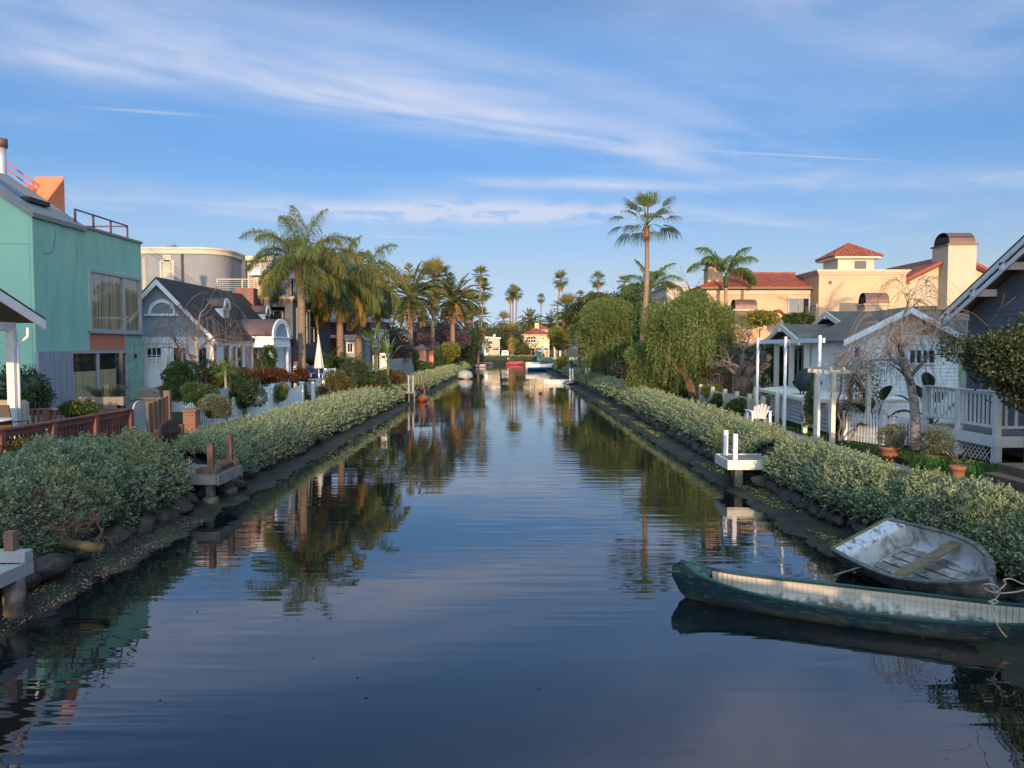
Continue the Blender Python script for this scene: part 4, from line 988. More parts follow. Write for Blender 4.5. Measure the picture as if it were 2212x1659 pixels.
def arch_ring(mb, x0, x1, yc, r0, r1, z, h0, h1, n=14):
    """arched band between two half-ellipses, thickness x0..x1, facing +-x"""
    for i in range(n):
        a, b = PI * i / n, PI * (i + 1) / n
        q = [(yc + r0 * math.cos(a), z + h0 * math.sin(a)), (yc + r1 * math.cos(a), z + h1 * math.sin(a)), (yc + r1 * math.cos(b), z + h1 * math.sin(b)), (yc + r0 * math.cos(b), z + h0 * math.sin(b))]
        mb.prism([(x0, y, zz) for y, zz in q], (x1 - x0, 0, 0))
# ================================================================== LEFT BANK
# ---- L1: neighbour's porch at the picture's left edge
t = thing('porch', 'white gabled porch with one white post beside the mint green house', 'porch', (-12.2, 18.4, 1.0))
XP1 = -11.62; tip = atx(99, 692, XP1); u0_ = atx(0, 627, XP1); k1 = (u0_.z - tip.z) / (tip.y - u0_.y); yr1 = tip.y - 3.6; zr1 = tip.z + 3.6 * k1; yn1 = yr1 - 3.6
mb = MB()
for ye in (tip.y, yn1): mb.slab([(XP1, ye, tip.z + .05), (-16.5, ye, tip.z + .05), (-16.5, yr1, zr1 + .05), (XP1, yr1, zr1 + .05)], .05)
mb.build('roof', 'dark_shingle', t)
mb = MB()
for ye in (tip.y, yn1): mb.prism([(XP1, ye, tip.z - .22), (XP1, ye, tip.z + .02), (XP1, yr1, zr1 + .02), (XP1, yr1, zr1 - .22)], (-.05, 0, 0))
mb.build('barge_board', 'white_trim', t)
mb = MB()
for ye in (tip.y - .03, yn1 + .03): mb.slab([(XP1 - .06, ye, tip.z - .03), (-16.5, ye, tip.z - .03), (-16.5, yr1, zr1 - .03), (XP1 - .06, yr1, zr1 - .03)], .04)
mb.build('ceiling', 'grey_brown', t)
px = at(25, 800, 18.6).x
mb = MB(); mb.box(px - .09, px + .09, 18.55, 18.73, 1.7, 4.42); mb.build('post', 'white_paint', t)
mb = MB(); mb.box(px - .06, px + .06, 12.4, 18.73, 4.42, 4.62); mb.box(-16.4, px - .06, 18.52, 18.7, 4.42, 4.62); mb.build('beam', 'white_paint', t)
mb = MB(); mb.tube([(px + .38, 18.66, 4.5), (px + .38, 18.66, 4.28), (px + .14, 18.66, 4.1), (px + .13, 18.66, 3.95), (px + .13, 18.66, 1.75)], .035, 8); mb.build('downspout', 'white_trim', t, True)
# bird feeder
t = thing('bird_feeder', 'small teal hanging bird feeder hung from the white porch post', 'bird feeder', (px - .22, 18.45, 3.0))
mb = MB(); mb.tube([(px - .09, 18.5, 4.1), (px - .22, 18.45, 4.15), (px - .22, 18.45, 3.25)], .006, 5); mb.build('hanger', 'black_metal', t)
mb = MB(); mb.lathe((px - .22, 18.45, 3.0), [(.02, .28), (.05, .2), (.13, .16), (.13, .12), (.05, .1), (.05, .05), (.12, .03), (.1, 0)], 14); mb.build('dish', 'teal_paint', t, True)
# patio wall, chair, table
t = thing('patio_wall', 'beige stucco patio wall with a rounded end beside the porch post', 'wall', (-12.4, 18.6, 1.0))
mb = MB(); xe = at(57, 890, 18.9).x; mb.box(-16, xe, 18.8, 19.1, 1.0, 2.72); mb.build('wall', 'beige_wall', t, bevel=.08)
def patio_chair(name, label, c, rz):
    t = thing(name, label, 'chair', tuple(c), None)
    x, y, z = c; mb = MB()
    mb.prism([(x - .30, y - .22, z + .42), (x + .30, y - .22, z + .42), (x + .33, y - .38, z + 1.02), (x - .33, y - .38, z + 1.02)], (0, .04, 0)); mb.build('backrest', 'brown_canvas', t)
    mb = MB(); mb.box(x - .3, x + .3, y - .2, y + .3, z + .38, z + .42); mb.build('seat', 'brown_canvas', t)
    for sx_ in (-1, 1):
        mb = MB(); mb.tube([(x + sx_ * .33, y - .3, z + .62), (x + sx_ * .34, y + .3, z + .6), (x + sx_ * .34, y + .34, z)], .015, 6); mb.build('armrest', 'black_metal', t, True)
        for sy in (-.25, .28):
            mb = MB(); mb.tube([(x + sx_ * .3, y + sy, z + .4), (x + sx_ * .33, y + sy * 1.1, z)], .015, 6); mb.build('leg', 'black_metal', t, True)
    return t
patio_chair('patio_chair', 'brown sling patio chair behind the red fence, by the beige wall', (-11.85, 17.9, 1.68), 0)
t = thing('patio_table', 'round white-rimmed patio table at the left edge, behind the red fence', 'table', (-11.75, 17.15, 1.68))
mb = MB(); mb.lathe((-11.85, 17.2, 1.68), [(.5, .68), (.55, .69), (.55, .72), (.5, .73)], 28); mb.build('tabletop', 'white_paint', t, True)
mb = MB(); mb.tube([(-11.85, 17.2, 1.68), (-11.85, 17.2, 2.36)], .04, 8); mb.build('leg', 'black_metal', t)
q = MB(); q.box(-20, -11.45, 12, 20.5, .95, 1.68); tag(q.build('terrace', 'pavement'), kind='structure')
# ---- L2: green stucco house
t = thing('green_house', 'mint green stucco house with an orange wedge chimney', 'house', (-18, 30, 1.0))
X2, Y0, Y1, ZE = -16.2, 26.2, 33.75, 8.55
sl = .66; XL = -25.0
mb = MB()
mb.box(XL, X2, Y0 + .02, Y1, .8, ZE - .02)
mb.build('side_wall', 'green_stucco', t)
mb = MB(); zr = ZE + sl * (X2 - (-21.2))
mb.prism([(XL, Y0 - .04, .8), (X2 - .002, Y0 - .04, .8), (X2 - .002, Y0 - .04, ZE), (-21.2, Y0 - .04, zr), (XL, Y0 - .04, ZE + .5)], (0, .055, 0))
mb.build('gable_wall', 'green_stucco_lit', t)
mb = MB(); xg = at(67, 600, Y0).x
mb.box(xg - .012, xg + .012, Y0 - .052, Y0 - .045, 1, ZE + .1); zg = at(30, 526, Y0).z; mb.box(XL, xg - .012, Y0 - .052, Y0 - .045, zg - .012, zg + .012); mb.build('control_joint', 'green_stucco', t)
YB = 29.35
mb = MB()
mb.slab([(X2 + .10, Y0 - .14, ZE + .02), (X2 + .10, YB, ZE + .02), (-21.2, YB, zr + .12), (-21.2, Y0 - .14, zr + .12)], .16)
mb.slab([(-21.2, Y0 - .14, zr + .12), (-21.2, YB, zr + .12), (XL, YB, ZE + .7), (XL, Y0 - .14, ZE + .7)], .16)
ro = mb.build('roof', 'grey_metal_roof', t)
mb = MB(); mb.prism([(X2 - .05, YB - .12, ZE), (-21.2, YB - .12, zr), (XL, YB - .12, ZE)], (0, .08, 0)); mb.build('roof_end', 'grey_stucco', t)
def on_roof(x, y, d=0.0): return Vector((x, y, ZE + .02 + sl * (X2 + .10 - x) + d))
mb = MB(); mb.add([on_roof(-19.6, 27.0, .03), on_roof(-19.6, 27.75, .03), on_roof(-16.95, 27.75, .03), on_roof(-16.95, 27.0, .03)], [(0, 1, 2, 3)]); mb.build('skylight', 'sky_glass', ro)
mb = MB(); mb.bar(on_roof(-16.9, 26.9, .08), on_roof(-16.9, 28.1, .08), .34, .16); mb.build('skylight_box', 'black_metal', ro)
mb = MB(); mb.box(X2 - .25, X2 + .06, YB, Y1 + .06, ZE - .01, ZE + .09); mb.box(XL, X2 - .25, Y1 - .2, Y1 + .06, ZE - .01, ZE + .09); mb.build('parapet_cap', 'grey_metal_roof', t)
# flue
fx = at(3, 340, 29.1).x
mb = MB(); mb.tube([(fx, 29.1, ZE + 1), (fx, 29.1, at(3, 318, 29.1).z)], .16, 14); fl = mb.build('flue', 'steel', t, True)
mb = MB(); zt = at(3, 300, 29.1).z; mb.tube([(fx, 29.1, zt - .32), (fx, 29.1, zt)], .22, 14); mb.build('flue_cap', 'brown_metal', fl, True)
# orange wedge
mb = MB(); YW = 31.0; xr = at(140, 380, YW).x; xl = at(76, 380, YW).x; zt = at(140, 380, YW).z
mb.add([(xl, YW, zt), (xr, YW, zt), (xr, YW, ZE), (xl, YW, ZE), (xr, YW - 2.2, ZE + .25), (xl, YW - 2.2, ZE + .25), (xr, YW - 2.2, ZE), (xl, YW - 2.2, ZE)],
       [(0, 1, 4, 5), (1, 2, 6, 4), (0, 5, 7, 3), (0, 3, 2, 1), (5, 4, 6, 7)]); mb.build('chimney', 'orange_stucco', t, bevel=.05)
mb = MB(); mb.tube([atx(u, v, X2 + .004) for u, v in ((120, 497), (119, 515), (116, 533), (112, 545), (104, 549), (92, 546))], .011, 4); mb.tube([atx(u, v, X2 + .004) for u, v in ((165, 530), (166, 560), (164, 600))], .008, 4); mb.build('plaster_crack', 'dark_grey_stucco', t)
# roof rails
mb = MB(); ys = [28.95, 30.2, 31.5, 32.85]; zt = at(287, 488, 32.85).z; xx = X2 - .12
for y in ys: mb.bar((xx, y, ZE), (xx, y, zt), .06, .06)
mb.bar((xx, ys[0] - .03, zt), (xx, ys[-1] + .03, zt), .05, .05); mb.bar((xx, ys[-1], zt - .02), (-20.5, ys[-1], zt - .02), .05, .05)
for k in (1, 2, 3): mb.bar((xx - 1.4 * k, ys[-1], ZE), (xx - 1.4 * k, ys[-1], zt), .05, .05)
mb.build('roof_railing', 'purple_rail', t)
mb = MB()
for off in (0, .42): 
    a = at(14, 349 + off * 35, 30.6); b = at(71, 393 + off * 35, 30.0); mb.tube([a + (a - b) * 2, b, at(72.5, 425, 30.0)], .035, 6)
mb.build('stair_handrail', 'pink_rail', t, True)
# upper window
win(t, 'x', X2, 1, 29.55, 33.45, at(193, 714, 29.4).z + .08, at(193, 582, 29.4).z - .08, 1, 1, .10, 'zinc_frame', 'curtained_glass', d=.10)
up = [o for o in t.children if o.name.startswith('window')][-1]
mb = MB(); mb.box(X2 + .02, X2 + .09, 32.02, 32.12, 4.72, 6.97); mb.box(X2 + .09, X2 + .13, 29.4, 33.62, 4.58, 4.66); mb.build('mullion', 'zinc_frame', up)
mb = MB(); mb.box(X2, X2 + .03, 29.5, 32.12, 3.92, 4.60); mb.build('spandrel_panel', 'salmon_panel', t)
# ground floor door set
mb = MB(); mb.box(X2 + .02, X2 + .14, 26.05, 28.05, 1.3, 3.88); mb.build('sliding_shutter', 'zinc_sheet', t)
mb = MB(); mb.box(X2, X2 + .13, 28.06, 32.2, 3.80, 3.91); 
for y in (28.06, 29.86, 32.1): mb.box(X2, X2 + .12, y, y + .1, 1.1, 3.80)
dr = mb.build('sliding_door', 'zinc_frame', t)
mb = MB(); mb.box(X2 + .004, X2 + .03, 28.16, 29.86, 1.1, 3.8); mb.box(X2 + .004, X2 + .03, 29.96, 32.1, 1.1, 3.8); mb.build('pane', 'dark_glass', dr)
mb = MB(); mb.box(X2 + .031, X2 + .034, 28.25, 29.8, 1.1, 3.12); mb.box(X2 + .031, X2 + .034, 29.97, 31.35, 1.1, 3.16); mb.build('blind', 'cream_curtain', dr)
mb = MB(); mb.tube([(X2 + .13, 31.98, 2.35), (X2 + .18, 31.98, 2.4), (X2 + .18, 31.98, 2.75), (X2 + .13, 31.98, 2.8)], .015, 6); mb.build('handle', 'steel', dr)
mb = MB(); mb.box(X2, X2 + .08, 32.95, 33.03, 3.55, 3.75); mb.build('wall_lamp', 'black_metal', t)
# planters behind the fence
t = thing('planter_box', 'long grey-brown wooden planter box on the back rail of the red fence', 'planter', (-14, 22.9, 2.3))
a = at(176, 872, 22.9); b = at(276, 872, 22.9); zt = at(200, 857, 22.9).z
mb = MB(); mb.box(a.x, b.x - .05, 22.75, 23.15, at(200, 875, 22.9).z, zt); mb.build('box', 'grey_brown', t)
shrubs_rng = np.random.default_rng(4)
np_obj('plants', blades(((a.x + b.x) / 2, 22.95, zt), (1.0, .3), .35, 260, .02, shrubs_rng, .3), 4, 'grey_leaf', t)
t = thing('bowl_planter', 'dark blue round planter bowl with leafy plant inside the red fence corner', 'planter', (-13.4, 21.6, 1.2))
pb = at(176, 935, 21.2)
mb = MB(); mb.lathe((pb.x, 21.2, pb.z - .1), [(.25, 0), (.4, .1), (.5, .42), (.52, .46), (.46, .46), (.42, .40)], 20); mb.build('bowl', 'blue_pot', t, True)
shrub('plant', (pb.x - .05, 21.2, pb.z + .62), (.55, .5, .35), 'mid_leaf', None, parent=t, n=1500, L=.09)
shrub('leafy_shrub', at(62, 840, 24.3), (.95, .8, .9), 'dark_leaf', 'dark green shrub against the mint green house, right of the porch post', 'shrubs by the houses', L=.09, n=3500)
shrub('leafy_shrub', at(8, 852, 22.3), (.7, .7, .45), 'mid_leaf', 'low green shrub left of the porch post, above the beige patio wall', 'shrubs by the houses', L=.08, n=2200)
shrub('leafy_shrub', at(20, 842, 25.3), (.5, .5, .8), 'dark_leaf', 'small dark shrub by the stone fountain left of the porch post', 'shrubs by the houses', L=.08, n=1500)
# ---- red fence
def rail_fence(name, label, segs, zt, zb, m, pw=.085, gap=.075, cap=.16, posts=True, foot=1.03, cat='fence', postw=.15, group=None):
    t = thing(name, label, cat, (segs[0][0], segs[0][1], 1.0), group)
    cp = MB(); pk = MB(); zc = zt
    for (x0, y0, x1, y1) in segs:
        a = Vector((x0, y0, 0)); b = Vector((x1, y1, 0)); d = (b - a).normalized(); L_ = (b - a).length; nrm_ = Vector((-d.y, d.x, 0))
        cp.bar(a + Vector((0, 0, zc - .02)), b + Vector((0, 0, zc - .02)), cap, .045)
        cp.bar(a + Vector((0, 0, zc - .13)), b + Vector((0, 0, zc - .13)), .05, .13)
        cp.bar(a + Vector((0, 0, zb + .04)), b + Vector((0, 0, zb + .04)), .05, .12)
        k = int(L_ / (pw + gap)); 
        for i in range(k):
            c = a + d * ((i + .5) * L_ / k) + nrm_ * .05
            pk.bar(c + Vector((0, 0, zb)), c + Vector((0, 0, zc - .065)), pw if abs(d.x) > .5 else .028, .028 if abs(d.x) > .5 else pw, up=(0, 1, 0))
        np_ = max(1, round(L_ / 1.9))
        if posts:
            for i in range(np_ + 1):
                c = a + d * (L_ * i / np_); p = MB(); p.box(c.x - postw / 2, c.x + postw / 2, c.y - postw / 2, c.y + postw / 2, foot - .1, zc - .045); p.build('post', m, t)
    cp.build('rail', m, t); pk.build('pickets', m, t); return t
rail_fence('picket_railing', 'rust red wooden railing fence round the terrace of the mint green house', [(-11.25, 13.0, -11.25, 22.55), (-11.4, 22.6, -16.0, 22.6)], 2.22, 1.12, 'red_fence')
t = thing('garden_gate', 'pale grey garden gate with a rounded top at the end of the red fence', 'gate', (-11.25, 23, 1.0))
mb = MB(); pts = [(-11.22, 22.72, 1.05)] + [(-11.22, 23.12 - .40 * math.cos(PI * i / 12), 2.15 + .28 * math.sin(PI * i / 12)) for i in range(13)] + [(-11.22, 23.52, 1.05)]
mb.prism(pts, (-.05, 0, 0)); mb.build('panel', 'grey_board', t)
t = thing('plank_fence', 'brown upright plank fence between the grey gate and the brick pillar', 'fence', (-11.25, 24, 1.0))
for i in range(9):
    y = 23.62 + i * .15; mb = MB(); mb.box(-11.24 - .02 * (i % 2), -11.2 - .02 * (i % 2), y, y + .14, 1.05, 2.28 + .02 * i); mb.build('plank', 'brown_wood', t)
mb = MB(); mb.box(-11.36, -11.16, 24.98, 25.14, 1.0, 2.62); mb.build('post', 'brown_wood', t)
# dark gate to the dock
t = thing('dock_gate', 'dark brown arched slatted gate in the hedge gap before the weathered dock', 'gate', (-9.75, 21.7, 1.0))
mb = MB()
for i in range(7):
    y = 21.0 + i * .19; h = 1.72 + .22 * math.sin(PI * (i + .5) / 7); mb.box(-9.72, -9.69, y, y + .14, 1.02, h)
mb.build('slats', 'dark_wood', t)
mb = MB(); pts = [(-9.74, 21.0 + 1.3 * i / 12, 1.70 + .25 * math.sin(PI * i / 12)) for i in range(13)]; mb.tube(pts, .035, 6); mb.box(-9.69, -9.65, 20.95, 22.35, 1.58, 1.68); mb.build('frame', 'dark_wood', t)
for y in (20.88, 22.32):
    mb = MB(); mb.box(-9.78, -9.62, y, y + .14, 1.0, 1.78); mb.build('post', 'brown_wood', t)
# brick pillar + barbecue
def brick_pillar(x, y, w, z1, label, par='brick_pillar'):
    t = thing(par, label, 'pillar', (x, y, 1.0)); mb = MB(); mb.box(x - w / 2, x + w / 2, y - w / 2, y + w / 2, .95, z1); mb.build('shaft', 'red_brick', t)
    mb = MB(); mb.box(x - w / 2 - .04, x + w / 2 + .04, y - w / 2 - .04, y + w / 2 + .04, z1, z1 + .07); mb.build('cap', 'red_brick', t); return t
pp = at(396, 905, 26.0)
brick_pillar(pp.x + .2, 26.2, .42, 1.85, 'low red brick pillar beside the dark gate at the hedge gap')
bb = at(325, 856, 29.0)
t = thing('barbecue', 'tan covered barbecue standing by the corner of the mint green house', 'barbecue', (bb.x, 29.0, 1.0))
mb = MB(); x, z = bb.x, bb.z; mb.prism([(x - .5, 28.7, z - .12), (x + .55, 28.7, z - .12), (x + .45, 28.7, z + .18), (x + .2, 28.7, z + .32), (x - .25, 28.7, z + .32), (x - .42, 28.7, z + .15)], (0, .55, 0)); mb.build('lid', 'grey_brown', t, bevel=.03)
mb = MB(); mb.box(x - .62, x + .68, 28.68, 29.28, z - .2, z - .13); mb.build('shelf', 'brown_canvas', t); mb = MB(); mb.box(x - .42, x + .45, 28.75, 29.2, 1.0, z - .2); mb.build('cart', 'grey_brown', t)
# ---- L3: blue grey cottage
t = thing('cottage', 'blue-grey clapboard cottage with steep dark shingle roof and white porch', 'house', (-16.4, 42, 1.0))
XC, YF, YR = -13.97, 36.0, 48.6; ZV, ZR, XR = 4.67, 7.2, -16.42; XLc = 2 * XR - XC
k = (ZR - ZV) / (XC - XR)
mb = MB(); mb.box(XLc, XC, YF, YR, .9, ZV - .02); mb.prism([(XLc, YF + .0, ZV - .02), (XC, YF, ZV - .02), (XR, YF, ZR - .08)], (0, YR - YF, 0)); mb.build('walls', 'white_paint', t)
mb = MB(); zb = at(400, 728, YF).z
boards(mb, 'y', YF - .005, -1, lambda z: max(XLc, XR - (ZR - z) / k) + .04, lambda z: min(XC, XR + (ZR - z) / k) - .04, zb, ZR - .3, .125)
mb.build('clapboards', 'blue_siding', t); mb = MB()
boards(mb, 'x', XC + .005, 1, lambda z: 40.25, lambda z: 41.1, 1.6, 4.1, .125)
mb.build('clapboards', 'blue_siding', t)
ov = .42
mb = MB()
mb.slab([(XC + .28, YF - ov, ZV - .22), (XC + .28, YR + .2, ZV - .22), (XR, YR + .2, ZR + .09), (XR, YF - ov, ZR + .09)], .07)
mb.slab([(XLc - .28, YF - ov, ZV - .22), (XLc - .28, YR + .2, ZV - .22), (XR, YR + .2, ZR + .09), (XR, YF - ov, ZR + .09)], .07)
ro = mb.build('roof', 'dark_shingle', t)
mb = MB()
for sx_ in (1, -1):
    xe = XC + .28 if sx_ > 0 else XLc - .28
    p = [(xe, ZV - .30), (xe, ZV - .52), (XR, ZR - .28), (XR, ZR + .015)]
    mb.prism([(x, YF - ov + .02, z) for x, z in p], (0, .07, 0))
mb.build('barge_board', 'white_trim', t)
# gable arched vent
gz = at(322, 678, YF).z; gx = at(341, 670, YF).x
def arch_vent(par, x, y, z, r, name='gable_vent'):
    mb = MB(); n_ = 12
    for i in range(n_):
        a, b = PI * i / n_, PI * (i + 1) / n_
        mb.prism([(x + (r) * math.cos(a), y, z + r * math.sin(a)), (x + (r + .16) * math.cos(a), y, z + (r + .16) * math.sin(a)), (x + (r + .16) * math.cos(b), y, z + (r + .16) * math.sin(b)), (x + r * math.cos(b), y, z + r * math.sin(b))], (0, -.08, 0))
    mb.box(x - r - .3, x + r + .3, y - .12, y, z - .1, z - .002); o = mb.build(name, 'white_trim', par)
    mb = MB(); zz = z
    while zz < z + r - .05:
        hw = math.sqrt(max(.01, r * r - (zz + .03 - z) ** 2)); mb.box(x - hw, x + hw, y - .05, y - .02, zz, zz + .045); zz += .085
    mb.build('louvres', 'blue_siding', o)
arch_vent(t, XR + .12, YF - .02, gz, .52)
# front windows
fz = lambda v: at(400, v, YF).z
fx_ = lambda u: at(u, 770, YF).x
mb = MB(); mb.box(XLc, XC + .02, YF - .05, YF - .021, fz(742), zb); mb.build('frieze_board', 'white_trim', t)
win(t, 'y', YF, -1, fx_(319), fx_(349), fz(783), fz(752), 3, 2, .1, 'white_trim', 'dark_glass')
win(t, 'y', YF, -1, fx_(376), fx_(403), fz(797), fz(751), 1, 1, .12, 'white_trim', 'dark_glass', curtain=(fx_(391), fx_(397), fz(797), fz(756)))
win(t, 'y', YF, -1, fx_(428), fx_(447), fz(797), fz(751), 1, 1, .12, 'white_trim', 'dark_glass')
mb = MB(); mb.tube([(XC + .1, YF - .12, ZV - .35), (XC + .1, YF - .12, 1.0)], .06, 8); mb.build('downspout', 'brown_metal', t, True)
# side triple window
o = win(t, 'x', XC, 1, 37.0, 39.75, 2.72, 4.12, 3, 1, .12, 'white_trim', 'dark_glass', d=.09, mw=.1, sill=True)
mb = MB(); mb.box(XC, XC + .05, 36.0, 36.85, 1.5, 4.28); mb.box(XC, XC + .06, 36.0, 41, 4.27, 4.5); mb.build('corner_board', 'white_trim', t)
# barrel porch
YA, YB2, XP = 41.0, 44.1, -12.75; YM = (YA + YB2) / 2
mb = MB(); barrel(mb, 'x', -16.2, XP - .02, YM, (YB2 - YA) / 2 + .06, 4.62, .98, 16); mb.build('porch_roof', 'brown_metal', t, True)
mb = MB(); arch_ring(mb, XP - .02, XP + .05, YM, 1.2, 1.62, 4.62, .72, 1.0); mb.box(XP + .0, XP + .10, YA - .12, YB2 + .12, 4.54, 4.62); mb.box(XC, XP + .0, YA - .12, YA - .02, 4.54, 4.62)
mb.box(XC + .02, XP + .03, YA, YB2, 4.05, 4.54); mb.build('entablature', 'bright_white', t)
mb = MB(); barrel(mb, 'x', XP - .06, XP + .0, YM, 1.22, 4.625, .74, 12); mb.build('tympanum', 'blue_siding', t)
for y in (YA + .16, YB2 - .16):
    mb = MB(); mb.lathe((XP - .14, y, 1.5), [(.17, 0), (.17, .1), (.14, .14), (.125, 2.4), (.16, 2.45), (.16, 2.55)], 16); mb.build('column', 'bright_white', t, True)
mb = MB(); mb.box(XC, XP + .1, YA - .1, YB2 + .1, .95, 1.5); mb.build('porch_floor', 'concrete', t)
o = win(t, 'x', XC, 1, 41.35, 42.1, 1.6, 3.95, 1, 1, .12, 'white_trim', 'red_cloth', name='front_door')
o = win(t, 'x', XC, 1, 42.6, 43.7, 1.65, 3.95, 3, 3, .09, 'white_trim', 'sky_glass')
# dormers
for yd in (39.7, 46.4):
    d = MB(); xd = -14.75; zb_ = 5.25; zs = 6.05; r = .38
    barrel(d, 'x', -16.2, xd + .06, yd, r + .06, zs, .50, 12); do = d.build('dormer', 'brown_metal', t, True)
    d = MB(); d.box(-16, xd, yd - r, yd + r, zb_, zs); d.box(xd - .1, xd + .05, yd - r - .08, yd + r + .08, zs - .1, zs - .03); d.build('cheek', 'white_trim', do)
    d = MB(); arch_ring(d, xd + .06, xd + .11, yd, .26, .46, zs, .3, .52, 10); d.build('arch_trim', 'white_trim', do)
    d = MB(); barrel(d, 'x', xd + .05, xd + .07, yd, .3, zs, .34, 10); d.box(xd + .002, xd + .02, yd - .22, yd + .22, zb_ + .15, zs - .12); d.build('pane', 'dark_glass', do)
mb = MB(); cxx = at(533, 640, 47.3); mb.box(cxx.x - .55, cxx.x + .55, 46.9, 47.7, 5.5, at(520, 622, 47).z); mb.build('chimney', 'red_brick', t)
# lattice screen by the green house corner
lz = lambda v: at(340, v, 34.6).z
t = thing('lattice_screen', 'white square lattice screen under the small cottage window', 'fence', (-16.2, 34.6, 1.0))
x0, x1 = at(311, 820, 34.6).x, at(356, 820, 34.6).x
mb = MB(); mb.box(x0, x1, 34.6, 34.64, 1.0, lz(798)); mb.build('panel', 'white_paint', t)
mb = MB()
for i in range(10): x = x0 + (x1 - x0) * i / 9; mb.box(x - .03, x + .03, 34.60, 34.62, lz(798), lz(773))
for i in range(5): z = lz(798) + (lz(773) - lz(798)) * i / 4; mb.box(x0, x1, 34.625, 34.64, z - .03, z + .03)
mb.build('lattice', 'white_trim', t)
mb = MB(); mb.box(x1, x1 + .13, 34.55, 34.68, 1.0, lz(768)); mb.build('post', 'white_trim', t)
# ---- garden in front of the cottage: white fence, trees and shrubs
t = thing('white_fence', 'white solid board fence with square posts in front of the cottage garden', 'fence', (-11.2, 36, 1.0))
for a, b in ((32.6, 36.3), (36.3, 40.6)):
    mb = MB(); nn = 16
    for i in range(nn): y = a + (b - a) * i / nn; mb.box(-11.14, -11.10, y + .005, y + (b - a) / nn - .005, 1.05, 2.03 - .14 * math.sin(PI * (i + .5) / nn) + (.07 if b > 37 else 0))
    mb.build('board_panel', 'white_paint', t)
for y in (32.55, 35.0, 37.6, 40.65):
    mb = MB(); mb.box(-11.24, -11.04, y - .1, y + .1, 1.0, 2.16); p = mb.build('post', 'white_trim', t); mb = MB(); mb.box(-11.28, -11.0, y - .14, y + .14, 2.16, 2.22); mb.build('cap', 'white_trim', p)
t = thing('white_fence', 'white board fence beyond the clipped green column, below the garden loungers', 'fence', (-11.2, 43, 1.0))
mb = MB()
for i in range(18): y = 43.0 + i * .26; mb.box(-11.14, -11.10, y, y + .25, 1.05, 1.95)
mb.build('board_panel', 'white_paint', t)
for y in (42.9, 45.4, 47.75):
    mb = MB(); mb.box(-11.22, -11.06, y - .08, y + .08, 1.0, 2.12); mb.build('post', 'white_trim', t)
t = thing('picket_fence', 'short white picket fence among the shrubs right of the brick pillar', 'fence', (-11.4, 29.5, 1.0))
for i in range(30):
    y = 26.8 + i * .19; mb = MB(); mb.box(-11.44, -11.41, y, y + .08, 1.05, 1.95 + .12 * math.sin(i * .8)); mb.build('picket', 'white_paint', t)
mb = MB(); mb.box(-11.47, -11.45, 26.8, 32.5, 1.3, 1.4); mb.box(-11.47, -11.45, 26.8, 32.5, 1.7, 1.8); mb.build('rail', 'white_paint', t)
# white retaining wall with red roll, loungers, umbrella
t = thing('stepped_wall', 'white stepped garden wall behind the blue loungers', 'wall', (-12.5, 48, 1.0))
YWl = 49.0
def wx(u): return at(u, 800, YWl).x
def wz(v): return at(650, v, YWl).z
mb = MB(); pts = [(wx(627), 1.0), (wx(627), wz(780)), (wx(657), wz(780)), (wx(657), wz(786)), (wx(664), wz(786)), (wx(664), wz(790)), (wx(674), wz(790)), (wx(674), wz(795.5)), (wx(725), wz(795.5)), (wx(725), 1.0)]
mb.prism([(x, YWl, z) for x, z in pts], (0, .2, 0)); mb.build('wall', 'white_paint', t)
t = thing('rolled_cover', 'red rolled-up cover lying on top of the white garden wall', 'cover', (wx(635), YWl, wz(780)))
mb = MB(); a = at(628, 777, YWl + .1); b = at(648, 772, YWl + .1); mb.tube([a, a.lerp(b, .3) + Vector((0, 0, .05)), a.lerp(b, .6) - Vector((0, 0, .03)), b], [.14, .2, .17, .22], 9); mb.build('roll', 'red_cloth', t, True)
def lounger(c, label, n):
    t = thing('garden_lounger', label, 'lounger', tuple(c), 'white loungers with navy cushions by the white wall'); x, y, z = c
    mb = MB(); mb.box(x - .36, x + .36, y - .9, y + .5, z + .28, z + .33)
    for sx_ in (-.36, .36):
        mb.bar((x + sx_, y - .9, z + .3), (x + sx_, y + 1.0, z + .3), .05, .1); mb.bar((x + sx_, y - .5, z + .6), (x + sx_, y + .3, z + .6), .07, .04)
        mb.bar((x + sx_, y - .5, z), (x + sx_, y - .5, z + .6), .06, .06)
        mb.bar((x + sx_, y + .3, z), (x + sx_, y + .3, z + .6), .06, .06)
    mb.build('frame', 'bright_white', t)
    for sx_, sy in ((-.33, -.85), (.33, -.85), (-.33, .9), (.33, .9)):
        mb = MB(); mb.box(x + sx_ - .03, x + sx_ + .03, y + sy - .03, y + sy + .03, z, z + .3); mb.build('leg', 'bright_white', t)
    mb = MB(); mb.box(x - .32, x + .32, y - .88, y + .45, z + .33, z + .42); mb.build('seat_cushion', 'navy_fabric', t, bevel=.03)
    mb = MB(); mb.prism([(x - .32, y + .4, z + .38), (x + .32, y + .4, z + .38), (x + .32, y + .95, z + .98), (x - .32, y + .95, z + .98)], (0, .07, .07)); mb.build('back_cushion', 'navy_fabric', t, bevel=.03)
    return t
for i, (u, v, Y, nm) in enumerate(((645, 826, 46.6, 'left one of the three navy cushioned loungers'), (664, 828, 46.2, 'middle one of the three navy cushioned loungers'), (681, 829, 45.8, 'right one of the three navy cushioned loungers'))):
    p = at(u, v, Y); lounger((p.x, Y, p.z), nm + ' by the closed umbrella', i)
